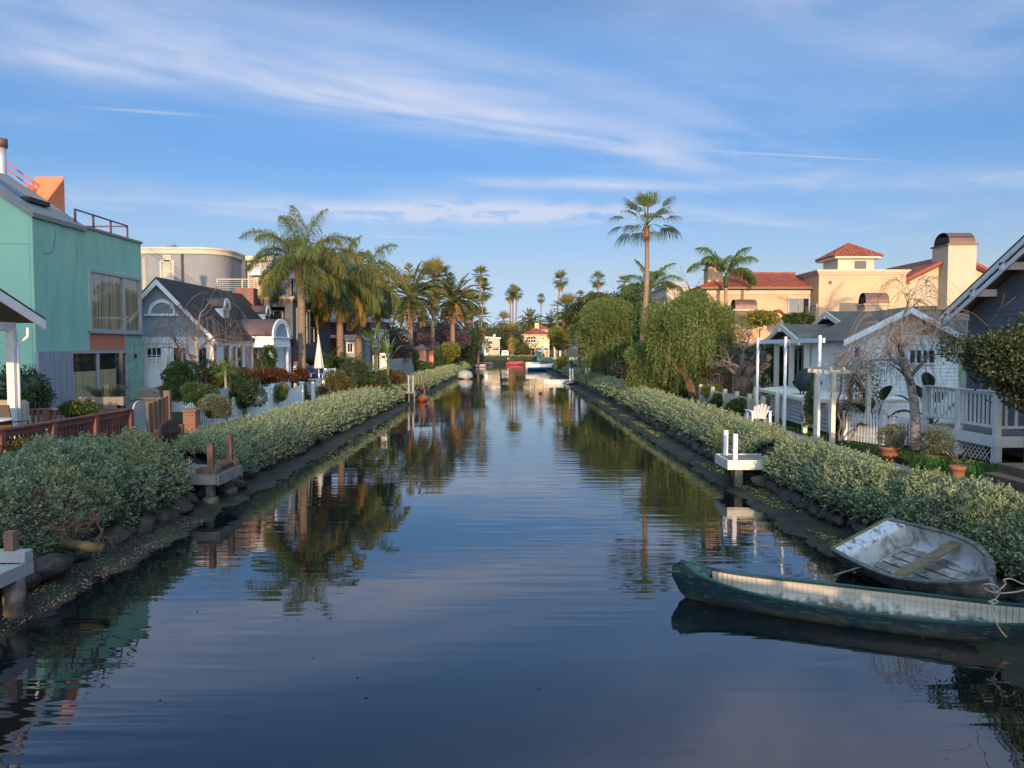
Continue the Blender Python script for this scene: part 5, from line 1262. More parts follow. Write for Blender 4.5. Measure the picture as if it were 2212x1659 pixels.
def closed_umbrella(u, vt, vb, vf, Y, label, name='closed_umbrella', m='white_canvas', wd=.30):
    a = at(u, vt, Y); b = at(u, vb, Y); t = thing(name, label, 'umbrella', (a.x, Y, 1.0))
    mb = MB(); mb.tube([(a.x, Y, at(u, vf, Y).z), (a.x, Y, a.z)], .025, 8); mb.build('pole', 'steel', t)
    mb = MB(); n_ = 16; prof = [(.05, 0), (.16, -.12), (.45, -.42), (.8, -.75), (1.0, -.97), (.82, -1.0)]; vs = []; H = a.z - b.z
    for r, z in prof: vs += [(a.x + wd * r * (1 - .16 * (k % 2)) * math.cos(2 * PI * k / n_), Y + wd * r * (1 - .16 * (k % 2)) * math.sin(2 * PI * k / n_), a.z + z * H) for k in range(n_)]
    mb.add(vs, [(i * n_ + k, i * n_ + (k + 1) % n_, (i + 1) * n_ + (k + 1) % n_, (i + 1) * n_ + k) for i in range(len(prof) - 1) for k in range(n_)] + [tuple(range(n_))]); mb.build('canopy', m, t); return t
closed_umbrella(688, 722, 796, 838, 45.5, 'tall closed off-white patio umbrella beside the blue loungers')
# ---- L4: grey modern house
t = thing('modern_house', 'grey modern house with rounded corner and cable-railed roof terrace', 'house', (-18, 53, 1.0))
ZT = 10.55; YC = 50.0
cxr, cyr, rr = -20.6, 51.8, 1.8
def front_poly(off, z0, z1, mbb, x_left=-24.6, yend=60):
    pts = [(x_left - off, YC - off)] + [(cxr + (rr + off) * math.sin(a), cyr - (rr + off) * math.cos(a)) for a in [i * PI / 2 / 12 for i in range(13)]] + [(cxr + rr + off, yend), (x_left - off, yend)]
    mbb.prism([(x, y, z0) for x, y in pts], (0, 0, z1 - z0))
mb = MB(); front_poly(0, 1, ZT - .45, mb); mb.build('rounded_wall', 'grey_stucco', t)
mb = MB(); front_poly(.10, ZT - .45, ZT - .16, mb); front_poly(.18, ZT - .158, ZT - .05, mb); mb.build('cornice', 'cornice_cream', t)
rx = at(317, 526, 54).x
mb = MB(); a, b = at(335, 530, 57), at(403, 530, 57); c_ = at(368, 521, 58.5); zc_ = ZT
mb.add([(a.x, 54.5, zc_), (b.x, 54.5, zc_), (b.x, 60.5, zc_), (a.x, 60.5, zc_), ((a.x + b.x) / 2, 57.5, c_.z - .35)], [(0, 1, 4), (1, 2, 4), (2, 3, 4), (3, 0, 4)]); mb.build('skylight_roof', 'grey_metal_roof', t)
gy = lambda u: at(u, 600, YC).x; gz_ = lambda v: at(360, v, YC).z
win(t, 'y', YC, -1, gy(350), gy(374), gz_(608), gz_(566), 1, 2, .11, 'cornice_cream', 'curtained_glass')
win(t, 'y', YC, -1, gy(357), gy(368), gz_(562), gz_(554), 1, 1, .08, 'cornice_cream', 'curtained_glass')
mb = MB(); mb.box(gy(309), gy(317), YC - .03, YC - .0, gz_(640), gz_(556)); mb.build('glass_block_strip', 'curtained_glass', t)
mb = MB(); mb.tube([(gy(394), YC - .08, ZT - .45), (gy(394), YC - .08, 5)], .05, 8); mb.tube([(gy(397), YC - .03, ZT - .45), (gy(397), YC - .03, 5)], .03, 8); mb.build('downspout', 'gutter_brown', t, True)
YK = 54.0; XK = -16.8
mb = MB(); mb.box(-18.9, XK, YK, 60, 1, ZT - .42); mb.build('upper_wall', 'grey_stucco', t)
mb = MB(); mb.box(-18.62, XK + .1, YK - .1, 60.1, ZT - .42, ZT - .12); mb.build('cornice', 'cornice_cream', t)
ky = lambda u: at(u, 600, YK).x; kz = lambda v: at(560, v, YK).z
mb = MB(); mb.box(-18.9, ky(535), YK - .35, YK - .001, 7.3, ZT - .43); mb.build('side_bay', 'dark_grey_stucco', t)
win(t, 'y', YK - .35, -1, ky(500), ky(505), kz(652), kz(571), 1, 3, .1, 'cornice_cream', 'dark_glass')
win(t, 'y', YK, -1, ky(536) + .1, ky(572), kz(648), kz(572), 3, 3, .12, 'cornice_cream', 'curtained_glass')
mb = MB(); mb.box(ky(537), ky(576), YK - .35, YK - .04, kz(564), kz(556)); mb.build('window_head', 'cornice_cream', t)
win(t, 'x', XK, 1, 54.7, 57.2, 7.4, 9.4, 2, 1, .12, 'dark_grey_stucco', 'dark_glass')
mb = MB(); mb.box(XK, XK + .04, YK + .06, 60, 7.3, ZT - .43); mb.build('side_wall_shade', 'dark_grey_stucco', t)  # dark sheet over the grey side wall; its shade put into the colour
# lower block with loggia
XB, YL0, YL1, ZD = -13.95, 49.0, 55.8, 7.25
mb = MB()
mb.box(-18.8, -17.55, YL0, YC + 1, 1, ZD - .14); mb.box(-17.55, XB, YL0 + 1.6, YL1, 1, ZD - .14)
mb.box(-17.55, XB, YL0, YL0 + 1.6, ZD - .62, ZD - .14); mb.box(XB - .5, XB, YL0, YL0 + 1.6, 4.4, ZD - .62); mb.box(-17.55, XB, YL0, YL0 + 1.6, 1, 4.4)
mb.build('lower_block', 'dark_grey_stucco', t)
mb = MB(); mb.box(-17.54, XB - .51, YL0 + 1.56, YL0 + 1.59, 4.41, ZD - .63); mb.build('loggia_back_shade', 'recess_dark', t)  # dark sheet before the back wall: loggia shade as colour
win(t, 'y', YL0 + 1.55, -1, -16.2, -15.1, 4.5, 6.4, 2, 2, .1, 'grey_stucco', 'dark_glass')
mb = MB(); mb.box(-18.8, XB + .12, YL0 - .12, YL1 + .1, ZD - .14, ZD - .02); mb.box(-18.85, XB + .16, YL0 - .16, YL1 + .14, ZD - .02, ZD + .04); mb.build('terrace_edge', 'cornice_cream', t)
mb = MB(); mb.box(-18.8, XB + .05, YL0 - .05, YL1 + .05, ZD - .26, ZD - .142); mb.build('copper_flashing', 'copper', t)
for a, b in ((49.9, 52.1), (52.9, 55.0)):
    mb = MB(); mb.box(XB + .0, XB + .012, a, b, 4.4, 6.5); q = mb.build('loggia_shade_panel', 'recess_dark', t)  # dark panel on the closed wall, painting the shade of an opening
    mb = MB(); mb.box(XB, XB + .10, a - .12, a, 4.3, 6.6); mb.box(XB, XB + .10, b, b + .12, 4.3, 6.6); mb.box(XB, XB + .10, a, b, 6.5, 6.62); mb.build('opening_frame', 'grey_stucco', q)
mb = MB(); mb.box(-18, XB + .06, YL0 - .06, YL1 + .06, 4.18, 4.32); mb.build('floor_band', 'gutter_brown', t)
for (u0, u1, v0, v1) in ((-16.9, -16.1, 1.3, 3.4), (-15.4, -14.4, 1.3, 3.6)): win(t, 'y', YL0, -1, u0, u1, v0, v1, 2, 1, .08, 'grey_stucco', 'dark_glass')
def cable_rail(par, pts, z, h, name='railing', n=7, pe=1.7, m='cornice_cream'):
    mb = MB(); cb = MB()
    for (x0, y0), (x1, y1) in zip(pts, pts[1:]):
        a = Vector((x0, y0, z)); b = Vector((x1, y1, z)); L_ = (b - a).length; k = max(1, round(L_ / pe))
        for i in range(k + 1): c = a.lerp(b, i / k); mb.bar(c, c + Vector((0, 0, h)), .07, .07, up=(0, 1, 0))
        mb.bar(a + Vector((0, 0, h)), b + Vector((0, 0, h)), .07, .05)
        for j in range(1, n + 1): cb.bar(a + Vector((0, 0, h * j / (n + 1))), b + Vector((0, 0, h * j / (n + 1))), .014, .014)
    o = mb.build(name, m, par); cb.build('cables', 'steel', o); return o
cable_rail(t, [(-18.7, YL0), (XB, YL0), (XB, YL1)], ZD + .04, 1.08, pe=1.9)
cable_rail(t, [(-14.7, YL0 + .05), (XB - .06, YL0 + .05)], 4.42, 1.0, pe=.7)
cable_rail(t, [(XB + .06, 49.9), (XB + .06, 52.1)], 4.42, 1.0, pe=1.1); cable_rail(t, [(XB + .06, 52.9), (XB + .06, 55.0)], 4.42, 1.0, pe=1.0)
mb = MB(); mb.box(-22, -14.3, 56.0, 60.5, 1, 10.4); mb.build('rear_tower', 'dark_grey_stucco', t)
closed_umbrella(556, 572, 597, 640, 50.6, 'half-closed pale umbrella on the roof terrace of the grey house', wd=.62, name='terrace_umbrella')
pt = at(475, 632, 50.2)
t = thing('terrace_planter', 'dark pot with spiky plant on the roof terrace behind the cable railing', 'planter', (-17.6, 50.3, ZD))
mb = MB(); mb.lathe((-17.7, 50.3, ZD + .04), [(.18, 0), (.26, .4), (.24, .4)], 14); mb.build('pot', 'blue_pot', t, True); np_obj('plant', blades((-17.7, 50.3, ZD + .4), (.45, .45), .6, 90, .03, shrubs_rng), 4, 'grey_leaf', t)
# ================================================================== RIGHT BANK
# ---- R1: blue-grey gabled house at the right edge with white deck
t = thing('gabled_house', 'slate blue clapboard house with a broad white barge board at the right edge', 'house', (18, 25, 1.0))
XB1 = 13.3; xw = 14.0; tip = atx(2029, 684, XB1); top_ = atx(2212, 512, XB1); k1 = (top_.z - tip.z) / (tip.y - top_.y); yr1 = 15.6; zr1 = tip.z + k1 * (tip.y - yr1); yn1 = 2 * yr1 - tip.y; yf = tip.y - .35; yq = yn1 + .35
zl1 = lambda y: zr1 - k1 * abs(y - yr1)
mb = MB(); mb.prism([(xw, yf, .9), (xw, yq, .9), (xw, yq, zl1(yq) - .1), (xw, yr1, zr1 - .1), (xw, yf, zl1(yf) - .1)], (8, 0, 0)); mb.build('walls', 'dark_blue_siding', t)
mb = MB(); boards(mb, 'x', xw - .004, -1, lambda z: max(yq, yr1 - (zr1 - .12 - z) / k1), lambda z: min(yf, yr1 + (zr1 - .12 - z) / k1), 1.7, zr1 - .25, .145, .022); mb.build('clapboards', 'dark_blue_siding', t)
mb = MB()
for ye in (tip.y, yn1): mb.slab([(XB1, ye, tip.z + .06), (22.5, ye, tip.z + .06), (22.5, yr1, zr1 + .06), (XB1, yr1, zr1 + .06)], .06)
mb.build('roof', 'brown_shingle', t)
mb = MB(); mb2 = MB(); mb3 = MB()
for s_, ye in ((1, tip.y), (-1, yn1)):
    mb.prism([(XB1, ye, tip.z - .16), (XB1, ye, tip.z + .04), (XB1, yr1, zr1 + .04), (XB1, yr1, zr1 - .16)], (.05, 0, 0)); mb2.prism([(XB1 + .03, ye - s_ * .05, tip.z - .36), (XB1 + .03, ye - s_ * .05, tip.z - .22), (XB1 + .03, yr1, zr1 - .22), (XB1 + .03, yr1, zr1 - .36)], (.05, 0, 0))
    for i in range(6): y = ye - s_ * (.35 + i * 1.3); z = zl1(y); q_ = MB(); q_.box(XB1 + .0, xw, y - .08, y + .08, z - .30, z - .10); q_.build('rafter_tail', 'white_trim', t)
mb.build('barge_board', 'white_trim', t); mb2.build('lower_barge_board', 'white_trim', t)
mb = MB(); mb.box(xw - .06, xw + .10, yf - .02, yf + .14, 1.7, zl1(yf) - .12); mb.build('corner_post', 'white_trim', t)
mb = MB(); mb.box(xw, 22, yf + .02, yf + .05, 1.0, zl1(yf) - .12); mb.build('back_wall', 'dark_blue_siding', t)
# green roofed shed behind the gap
t = thing('garden_shed', 'dark green shed behind the barge board of the slate blue house', 'shed', (20, 38, 1.0))
mb = MB(); mb.box(at(1985, 700, 38).x, 23.5, 38, 41, 1, at(1990, 665, 38).z - .1); mb.build('walls', 'shed_green', t)
mb = MB(); mb.box(at(1985, 700, 38).x - .1, 23.6, 37.9, 41, at(1990, 665, 38).z - .1, at(1990, 661, 38).z); mb.build('roof', 'brown_shingle', t)
# white deck
XD, YN, YFd, ZDk = 12.4, 19.6, 23.25, 1.72
t = thing('white_deck', 'raised white deck with picket railing in front of the slate blue house', 'deck', (13.5, 21, 1.0))
mb = MB(); mb.box(XD + .05, 18, YN + .05, YFd, ZDk - .05, ZDk); mb.build('floor', 'deck_grey', t)
mb = MB(); mb.box(XD - .02, XD + .05, YN - .02, YFd, ZDk - .27, ZDk + .015); mb.box(XD + .05, 18, YN - .02, YN + .05, ZDk - .27, ZDk + .015); mb.build('fascia', 'white_paint', t)
for (x, y) in ((XD + .1, YN + .12), (XD + .1, 21.4), (XD + .1, YFd - .1), (15, YN + .12)):
    mb = MB(); mb.box(x - .075, x + .075, y - .075, y + .075, ZDk + .016, ZDk + 1.16); mb.build('post', 'white_paint', t)
    mb = MB(); mb.box(x - .09, x + .09, y - .09, y + .09, .95, ZDk - .275); mb.build('leg', 'white_paint', t)
mb = MB(); zt = ZDk + 1.1; zb = ZDk + .24
for z in (zt, zb):
    mb.box(XD + .07, XD + .13, YN + .2, YFd - .18, z - .035, z + .035); mb.box(XD + .18, 14.92, YN + .09, YN + .15, z - .035, z + .035)
mb.box(XD + .03, XD + .17, YN + .2, YFd - .18, zt + .037, zt + .065)
y = YN + .34
while y < YFd - .2:
    if abs(y - 21.4) > .12: mb.box(XD + .085, XD + .115, y - .035, y + .035, zb + .04, zt - .04)
    y += .185
x = XD + .33
while x < 14.9: mb.box(x - .035, x + .035, YN + .105, YN + .135, zb + .04, zt - .04); x += .26
mb.build('railing', 'white_paint', t)
mb = MB()
for k in range(-14, 26):
    for s_ in (-1, 1):
        y0 = YN + k * .17; z0, z1 = 1.0, ZDk - .28; y1 = y0 + s_ * (z1 - z0)
        lo, hi = sorted((y0, y1))
        if lo > YN + .2 and hi < YFd - .2: mb.bar((XD + .1 + s_ * .008, y0, z0), (XD + .1 + s_ * .008, y1, z1), .035, .012, up=(1, 0, 0))
mb.build('lattice_skirt', 'warm_white', t)
mb = MB(); mb.box(XD + .3, 18, YN + .3, YFd, .95, 1.0); mb.build('under_deck_shade', 'recess_dark', t)  # dark sheet on the ground: shade below the deck as colour
# wooden steps
t = thing('wooden_steps', 'brown timber steps leading from the footpath up to the white deck', 'steps', (10, 14.5, 1.0))
for i, (x0, z) in enumerate(((9.42, 1.24), (9.82, 1.42), (10.15, 1.60))):
    mb = MB(); mb.box(x0, x0 + (.43 if i < 2 else 3.4), 13.2 + .2 * i, 15.8 + .1 * i, .98, z); mb.build('step', 'step_wood', t, bevel=.012)
# terracotta pots
def pot(name, c, r, h, label, plant, m, pr, ph, group='terracotta pots along the footpath', L=.06):
    t = thing(name, label, 'flower pot', tuple(c), group); x, y, z = c
    mb = MB(); mb.lathe(c, [(r * .62, 0), (r * .9, h * .55), (r, h * .82), (r * 1.1, h * .83), (r * 1.1, h), (r * .95, h), (r * .9, h * .9)], 20); mb.build('pot', 'terracotta', t, True)
    mb = MB(); mb.lathe((x, y, z + h * .85), [(r * .88, 0), (r * .2, .03)], 16); mb.build('soil', 'garden_soil', t)
    if plant == 'shrub': shrub('plant', (x, y, z + h + ph * .8), (pr, pr, ph), m, None, parent=t, L=L, n=4200, W=.28, core=False, lobes=9)
    elif plant == 'dead':
        mb = MB(); rng = np.random.default_rng(3); tips = []
        for k in range(4): grow(mb, (x, y, z + h * .9), (rng.normal() * .4, rng.normal() * .4, 1), .2, .008, 2, rng, tips, n=3)
        mb.build('dry_stems', 'twig', t)
    return t
p = atz(1920, 999, 1.03); pot('flower_pot', (p.x, p.y, 1.03), .25, .42, 'wide terracotta pot holding a dark olive shrub, in front of the picket fence', 'shrub', 'grey_leaf', .46, .34)
p = atz(2012, 1018, 1.03); pot('flower_pot', (p.x + .05, p.y, 1.03), .24, .36, 'terracotta pot almost hidden under a silvery shrub, left of the ribbed pot', 'shrub', 'grey_leaf', .55, .42)
p = atz(2067, 1050, 1.03); pot('flower_pot', (p.x, p.y, 1.03), .155, .44, 'narrow ribbed terracotta pot standing between two grass clumps', 'dead', None, 0, 0)
for (u, v, rx_, lab) in ((2030, 1030, .55, 'green strappy grass clump left of the ribbed terracotta pot'), (2112, 1044, .6, 'green strappy grass clump between the ribbed pot and the wooden steps')):
    p = atz(u, v, 1.03); o = np_obj('grass_clump', blades((p.x, p.y + .25, 1.0), (rx_, rx_), .42, 900, .018, shrubs_rng), 4, 'grass_blade'); tag(o, lab, 'plant', 'grass clumps by the steps')
# lawn strip
rng = np.random.default_rng(21)
N = 26000; P = np.stack([rng.uniform(10.0, 13, N), rng.uniform(16.5, 33, N), np.full(N, 1.0)], 1)
o = np_obj('lawn', leafs(P, nrm(rng.normal(size=(N, 3)) * .5 + [0, 0, 1]), .09, .02), 4, 'lawn'); tag(o, kind='stuff', label='short dark lawn grass beside the footpath', cat='grass')
# picket fence near
def picket_run(t, a, b, h, n, m='white_paint', w=.07, z0=1.05, round_=True):
    a = Vector(a); b = Vector(b); d = (b - a).normalized(); nn = Vector((-d.y, d.x, 0))
    for i in range(n):
        c = a.lerp(b, (i + .5) / n); mb = MB()
        pts = [c - d * w / 2, c + d * w / 2]
        prof = [(-w / 2, 0), (w / 2, 0), (w / 2, h - .05), (w * .25, h - .01), (0, h), (-w * .25, h - .01), (-w / 2, h - .05)]
        mb.prism([c + d * x + Vector((0, 0, z0 + z)) for x, z in prof], nn * .022); mb.build('picket', m, t)
    mb = MB()
    for z in (.22, h - .2): mb.bar(a + nn * .035 + Vector((0, 0, z0 + z)), b + nn * .035 + Vector((0, 0, z0 + z)), .022, .07)
    mb.build('rail', m, t)
t = thing('picket_fence', 'white picket fence with rounded tips between the twig arbour and the white deck', 'fence', (11.4, 23.5, 1.0))
picket_run(t, (10.8, 24.6, 0), (11.25, 23.3, 0), .92, 11); picket_run(t, (11.3, 23.2, 0), (12.25, 23.2, 0), .88, 8)
for p in ((10.75, 24.7), (11.28, 23.22)):
    mb = MB(); mb.box(p[0] - .06, p[0] + .06, p[1] - .06, p[1] + .06, 1, 1.98); mb.build('post', 'white_paint', t)
# ---- arbour with bare vine
t = thing('arbour', 'white arbour overgrown with bare twisted vine beside the footpath', 'arbour', (10.6, 24.7, 1.0))
for x in (10.05, 11.15):
    for y in (24.0, 25.3):
        mb = MB(); mb.box(x - .065, x + .065, y - .065, y + .065, 1.0, 3.2); mb.build('post', 'warm_white', t)
mb = MB()
for y in (24.0, 25.3): mb.box(9.75, 11.5, y - .03, y + .03, 3.2, 3.32)
for x in (9.9, 10.3, 10.75, 11.2): mb.box(x - .03, x + .03, 23.8, 25.5, 3.322, 3.41)
mb.build('top_beams', 'warm_white', t)
rng = np.random.default_rng(31)
def vine_mass(name, c, r, n, m, parent=None, label=None, L=.5, rr=.007, roots=()):
    mb = MB(); c = Vector(c)
    for p0, p1 in roots:
        a, b = Vector(p0), Vector(p1); pts = [a.lerp(b, i / 8) + Vector(rng.normal(size=3) * .05) for i in range(9)]; mb.tube(pts, [.035 - .002 * i for i in range(9)], 5)
    for i in range(n):
        q = nrm(rng.normal(size=(1, 3)))[0] * rng.random() ** .33; p = c + Vector((q[0] * r[0], q[1] * r[1], q[2] * r[2])); dd = Vector(nrm(rng.normal(size=(1, 3)))[0]); pts = [p.copy()]
        ln = L * rng.uniform(.5, 1.4)
        for k in range(5): dd = (dd + Vector(rng.normal(size=3) * .35)).normalized(); p = p + dd * ln / 5; pts.append(p.copy())
        mb.tube(pts, [rr * (1 - .12 * k) for k in range(6)], 3, cap=False)
    return mb.build(name, m, parent)
t2 = thing('climbing_vine', 'tangled bare brown vine on the white arbour', 'vine', (10.9, 24.7, 1.0))
vine_mass('stems', (10.95, 24.6, 3.35), (.85, .8, .75), 420, 'twig_red', t2, roots=(((10.4, 24.2, 1), (10.5, 24.5, 3.2)), ((10.6, 24.1, 1), (11.4, 24.3, 2.2)), ((11.4, 24.3, 2.2), (10.9, 24.6, 3.2)), ((10.5, 24.4, 1), (11.1, 24.8, 3.2))))
vine_mass('hanging_stems', (11.05, 24.5, 2.4), (.65, .55, .7), 200, 'twig', t2)
P, D = blob_points(380, (11.1, 24.4, 2.7), (.8, .7, .9), 6); np_obj('leaves', leaf_mass(P, D, .09, .6), 4, 'yellow_leaf', t2)
shrub('climbing_shrub', at(1752, 880, 26.4), (.28, .3, .95), 'mid_leaf', 'leafy green climber on the left side of the white arbour', 'shrubs by the houses', L=.08, n=1500, core=False)
# ---- pergola frame of slim white poles
t = thing('slim_pergola', 'slim white pole frame with a long top beam in front of the white cottage', 'pergola', (10.1, 28.4, 1.0))
for y in (31.6, 28.4, 25.25): 
    mb = MB(); p = 10.1; mb.box(p - .045, p + .045, y - .045, y + .045, 1.0, 4.42); mb.build('pole', 'bright_white', t)
mb = MB(); mb.box(10.15, 10.22, 25.1, 31.7, 4.18, 4.33); mb.build('beam', 'bright_white', t)
# ---- R2: white cottage
t = thing('white_cottage', 'white clapboard cottage with low brown shingle gables and a raised deck', 'house', (14.5, 33, 1.0))
XG, Ya, Yb, Yc = 12.98, 34.0, 38.1, 36.05; zEv = 4.45; zAp = 5.12
def gable_x(par, xg, ya, yb, yc, ze, za, xback, rm='brown_shingle', ov=.4, th=.10, bb='warm_white'):
    """gable end facing -x at xg, ridge running back along +x"""
    k = (za - ze) / (yc - ya); mb = MB()
    mb.slab([(xg - ov, ya - .3, ze - .3 * k), (xback, ya - .3, ze - .3 * k), (xback, yc, za), (xg - ov, yc, za)], th)
    mb.slab([(xg - ov, yb + .3, ze - .3 * k), (xback, yb + .3, ze - .3 * k), (xback, yc, za), (xg - ov, yc, za)], th); ro = mb.build('roof', rm, par)
    mb = MB()
    for ye in (ya - .3, yb + .3):
        mb.prism([(xg - ov - .03, ye, ze - .3 * k + .01), (xg - ov - .03, yc, za + .01), (xg - ov - .03, yc, za - .24), (xg - ov - .03, ye, ze - .3 * k - .20)], (.06, 0, 0))
    mb.box(xg - ov - .1, xg, yc - .07, yc + .07, za - .36, za - .2); mb.build('barge_board', bb, ro)
gable_x(t, XG, Ya, Yb, Yc, zEv, zAp, 15.6)
mb = MB(); mb.prism([(XG + .1, Ya, zEv - .12), (XG + .1, Yb, zEv - .12), (XG + .1, Yc, zAp - .12)], (.12, 0, 0)); mb.build('porch_gable', 'grey_brown', t)
mb = MB(); mb.box(XG, XG + .18, Ya, Yb, 4.12, 4.30); mb.box(XG + .18, 15.4, Ya, Ya + .18, 4.12, 4.3); mb.build('porch_beam', 'warm_white', t)
for y in (Ya + .12, Yc - .1, Yb - .12):
    mb = MB(); mb.box(XG, XG + .2, y - .1, y + .1, 2.1, 4.12); mb.build('porch_column', 'warm_white', t)
# porch front, screened
mb = MB(); mb.box(14.2, 19.5, Ya + .2, 41, .95, 4.6); mb.build('main_walls', 'white_paint', t)
win(t, 'x', 14.2, -1, 36.6, 38.0, 2.7, 4.0, 3, 1, .09, 'warm_white', 'dark_glass'); 
win(t, 'x', 14.2, -1, 34.5, 35.4, 2.15, 4.0, 3, 3, .1, 'warm_white', 'dark_glass', name='front_door')
win(t, 'y', Ya + .2, -1, 14.6, 15.6, 2.9, 3.9, 2, 1, .08, 'warm_white', 'dark_glass')
gable_x(t, 14.95, 33.4, 38.4, 36.0, 4.85, 5.72, 20.5, ov=.3)
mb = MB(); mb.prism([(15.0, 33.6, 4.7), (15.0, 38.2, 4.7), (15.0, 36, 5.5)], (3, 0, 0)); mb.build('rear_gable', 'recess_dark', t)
# front-facing wing
YW_ = 30.0; xa, xb = 12.95, 17.45; a = at(1820, 735, YW_); c_ = at(1963, 664, YW_); b = at(2088, 737, YW_)
ze1, za1 = a.z, c_.z; xap2 = c_.x; kk = (za1 - ze1) / (xap2 - a.x)
mb = MB(); mb.prism([(a.x + .35, YW_ + .3, .95), (b.x - .1, YW_ + .3, .95), (b.x - .1, YW_ + .3, ze1 + .0), (xap2, YW_ + .3, za1 - .16), (a.x + .35, YW_ + .3, ze1 - .03)], (0, 4.0, 0)); mb.build('wing_walls', 'white_paint', t)
mb = MB(); boards(mb, 'y', YW_ + .295, -1, lambda z: max(a.x + .36, xap2 - (za1 - .2 - z) / kk), lambda z: min(b.x - .12, xap2 + (za1 - .2 - z) / kk * .95), 1.1, za1 - .35, .15); mb.build('clapboards', 'white_paint', t)
mb = MB(); mb.slab([(a.x, YW_ - .15, ze1), (a.x, YW_ + 4.3, ze1), (xap2, YW_ + 4.3, za1), (xap2, YW_ - .15, za1)], .08); mb.slab([(b.x + .2, YW_ - .15, ze1 - .05), (b.x + .2, YW_ + 4.3, ze1 - .05), (xap2, YW_ + 4.3, za1), (xap2, YW_ - .15, za1)], .08); mb.build('wing_roof', 'brown_shingle', t)
mb = MB(); mb.prism([(a.x - .02, YW_ - .2, ze1 + .01), (xap2, YW_ - .2, za1 + .02), (xap2, YW_ - .2, za1 - .24), (a.x - .02, YW_ - .2, ze1 - .22)], (0, .05, 0)); mb.prism([(b.x + .22, YW_ - .2, ze1 - .04), (xap2, YW_ - .2, za1 + .02), (xap2, YW_ - .2, za1 - .24), (b.x + .22, YW_ - .2, ze1 - .27)], (0, .05, 0)); mb.build('wing_barge_board', 'white_trim', t)
mb = MB(); v0, v1 = at(1988, 722, YW_), at(2016, 708, YW_)
for i in range(4): z = v0.z + (v1.z - v0.z) * i / 4; mb.box(v0.x, v1.x, YW_ + .24, YW_ + .275, z, z + .035)
mb.build('gable_vent', 'grey_brown', t)
p, q = at(1972, 784, YW_), at(2026, 757, YW_); win(t, 'y', YW_ + .28, -1, p.x, q.x, p.z, q.z, 4, 1, .07, 'white_trim', 'dark_glass', mw=.07)
p, q = at(1851, 772, YW_), at(1862, 750, YW_); win(t, 'y', YW_ + .28, -1, p.x, q.x, p.z, q.z, 1, 1, .07, 'white_trim', 'dark_glass')
mb = MB()
for i in range(5):
    x = a.x + .25 + i * .55; z = ze1 + kk * (x - a.x) - .33; mb.box(x - .03, x + .03, YW_ - .12, YW_ - .04, z - .1, z)
mb.build('string_lights', 'warm_white', t)
# deck of the cottage
t = thing('timber_deck', 'low white timber deck with slatted skirt in front of the white cottage', 'deck', (11.6, 30, 1.0))
mb = MB(); mb.add([(10.32, 26.6, 2.22), (10.85, 33.9, 2.22), (13.3, 36.8, 2.22), (14.2, 36.8, 2.22), (14.2, 26.6, 2.22), (10.32, 26.6, 2.10), (10.85, 33.9, 2.10), (13.3, 36.8, 2.10), (14.2, 36.8, 2.10), (14.2, 26.6, 2.10)],
       [(0, 1, 2, 3, 4), (9, 8, 7, 6, 5), (0, 5, 6, 1), (1, 6, 7, 2), (3, 8, 9, 4), (4, 9, 5, 0)]); mb.build('floor', 'warm_white', t)
for i, y in enumerate((26.7, 30.2, 33.6)):
    x = 10.2 + .5 * (y - 26.6) / 7.3; mb = MB(); mb.box(x - .07, x + .07, y - .07, y + .07, 1.0, 2.3); mb.build('post', 'warm_white', t)
mb = MB()
for i in range(7): z = 1.08 + i * .145; mb.bar((10.95, 26.6, z + .06), (11.3, 33.5, z + .06), .02, .12)
for y in (26.62, 29, 31.2): mb.box(11.0, 11.08, y, y + .08, 1, 2.1)
mb.build('slatted_skirt', 'bright_white', t)
# lattice panels
t = thing('lattice_screen', 'white diagonal lattice screen below the deck end, behind the bare vine', 'fence', (11.8, 25.6, 1.0))
mb = MB(); x0, x1, z0, z1 = 11.1, 13.0, 1.45, 2.15; y = 25.9
for k in range(-8, 26):
    for s_ in (1, -1):
        xs = x0 + k * .1; xe = xs + s_ * (z1 - z0)
        if min(xs, xe) >= x0 and max(xs, xe) <= x1: mb.bar((xs, y + .008 * s_, z0), (xe, y + .008 * s_, z1), .012, .03, up=(0, 1, 0))
mb.build('lattice', 'white_trim', t); mb = MB(); mb.box(x0, x1, y - .02, y + .03, z1, z1 + .07); mb.box(x0, x1, y - .02, y + .03, z0 - .06, z0); mb.build('rail', 'white_trim', t)
# covered barbecue
p = at(1741, 838, 29.6)
t = thing('covered_barbecue', 'barbecue under a black cover on the deck of the white cottage', 'barbecue', (p.x, 29.6, 2.22))
mb = MB(); x = p.x + .05; mb.lathe((x, 29.6, 2.22), [(.30, .12), (.34, .18), (.50, .32), (.56, .45), (.40, .72), (.25, .92), (.12, 1.0)], 12); mb.build('cover', 'black_cover', t, True)
mb = MB()
for sx_ in (-.2, .2):
    for sy in (-.15, .15): mb.box(x + sx_ - .02, x + sx_ + .02, 29.6 + sy - .02, 29.6 + sy + .02, 2.22, 2.36)
mb.build('legs', 'black_metal', t)
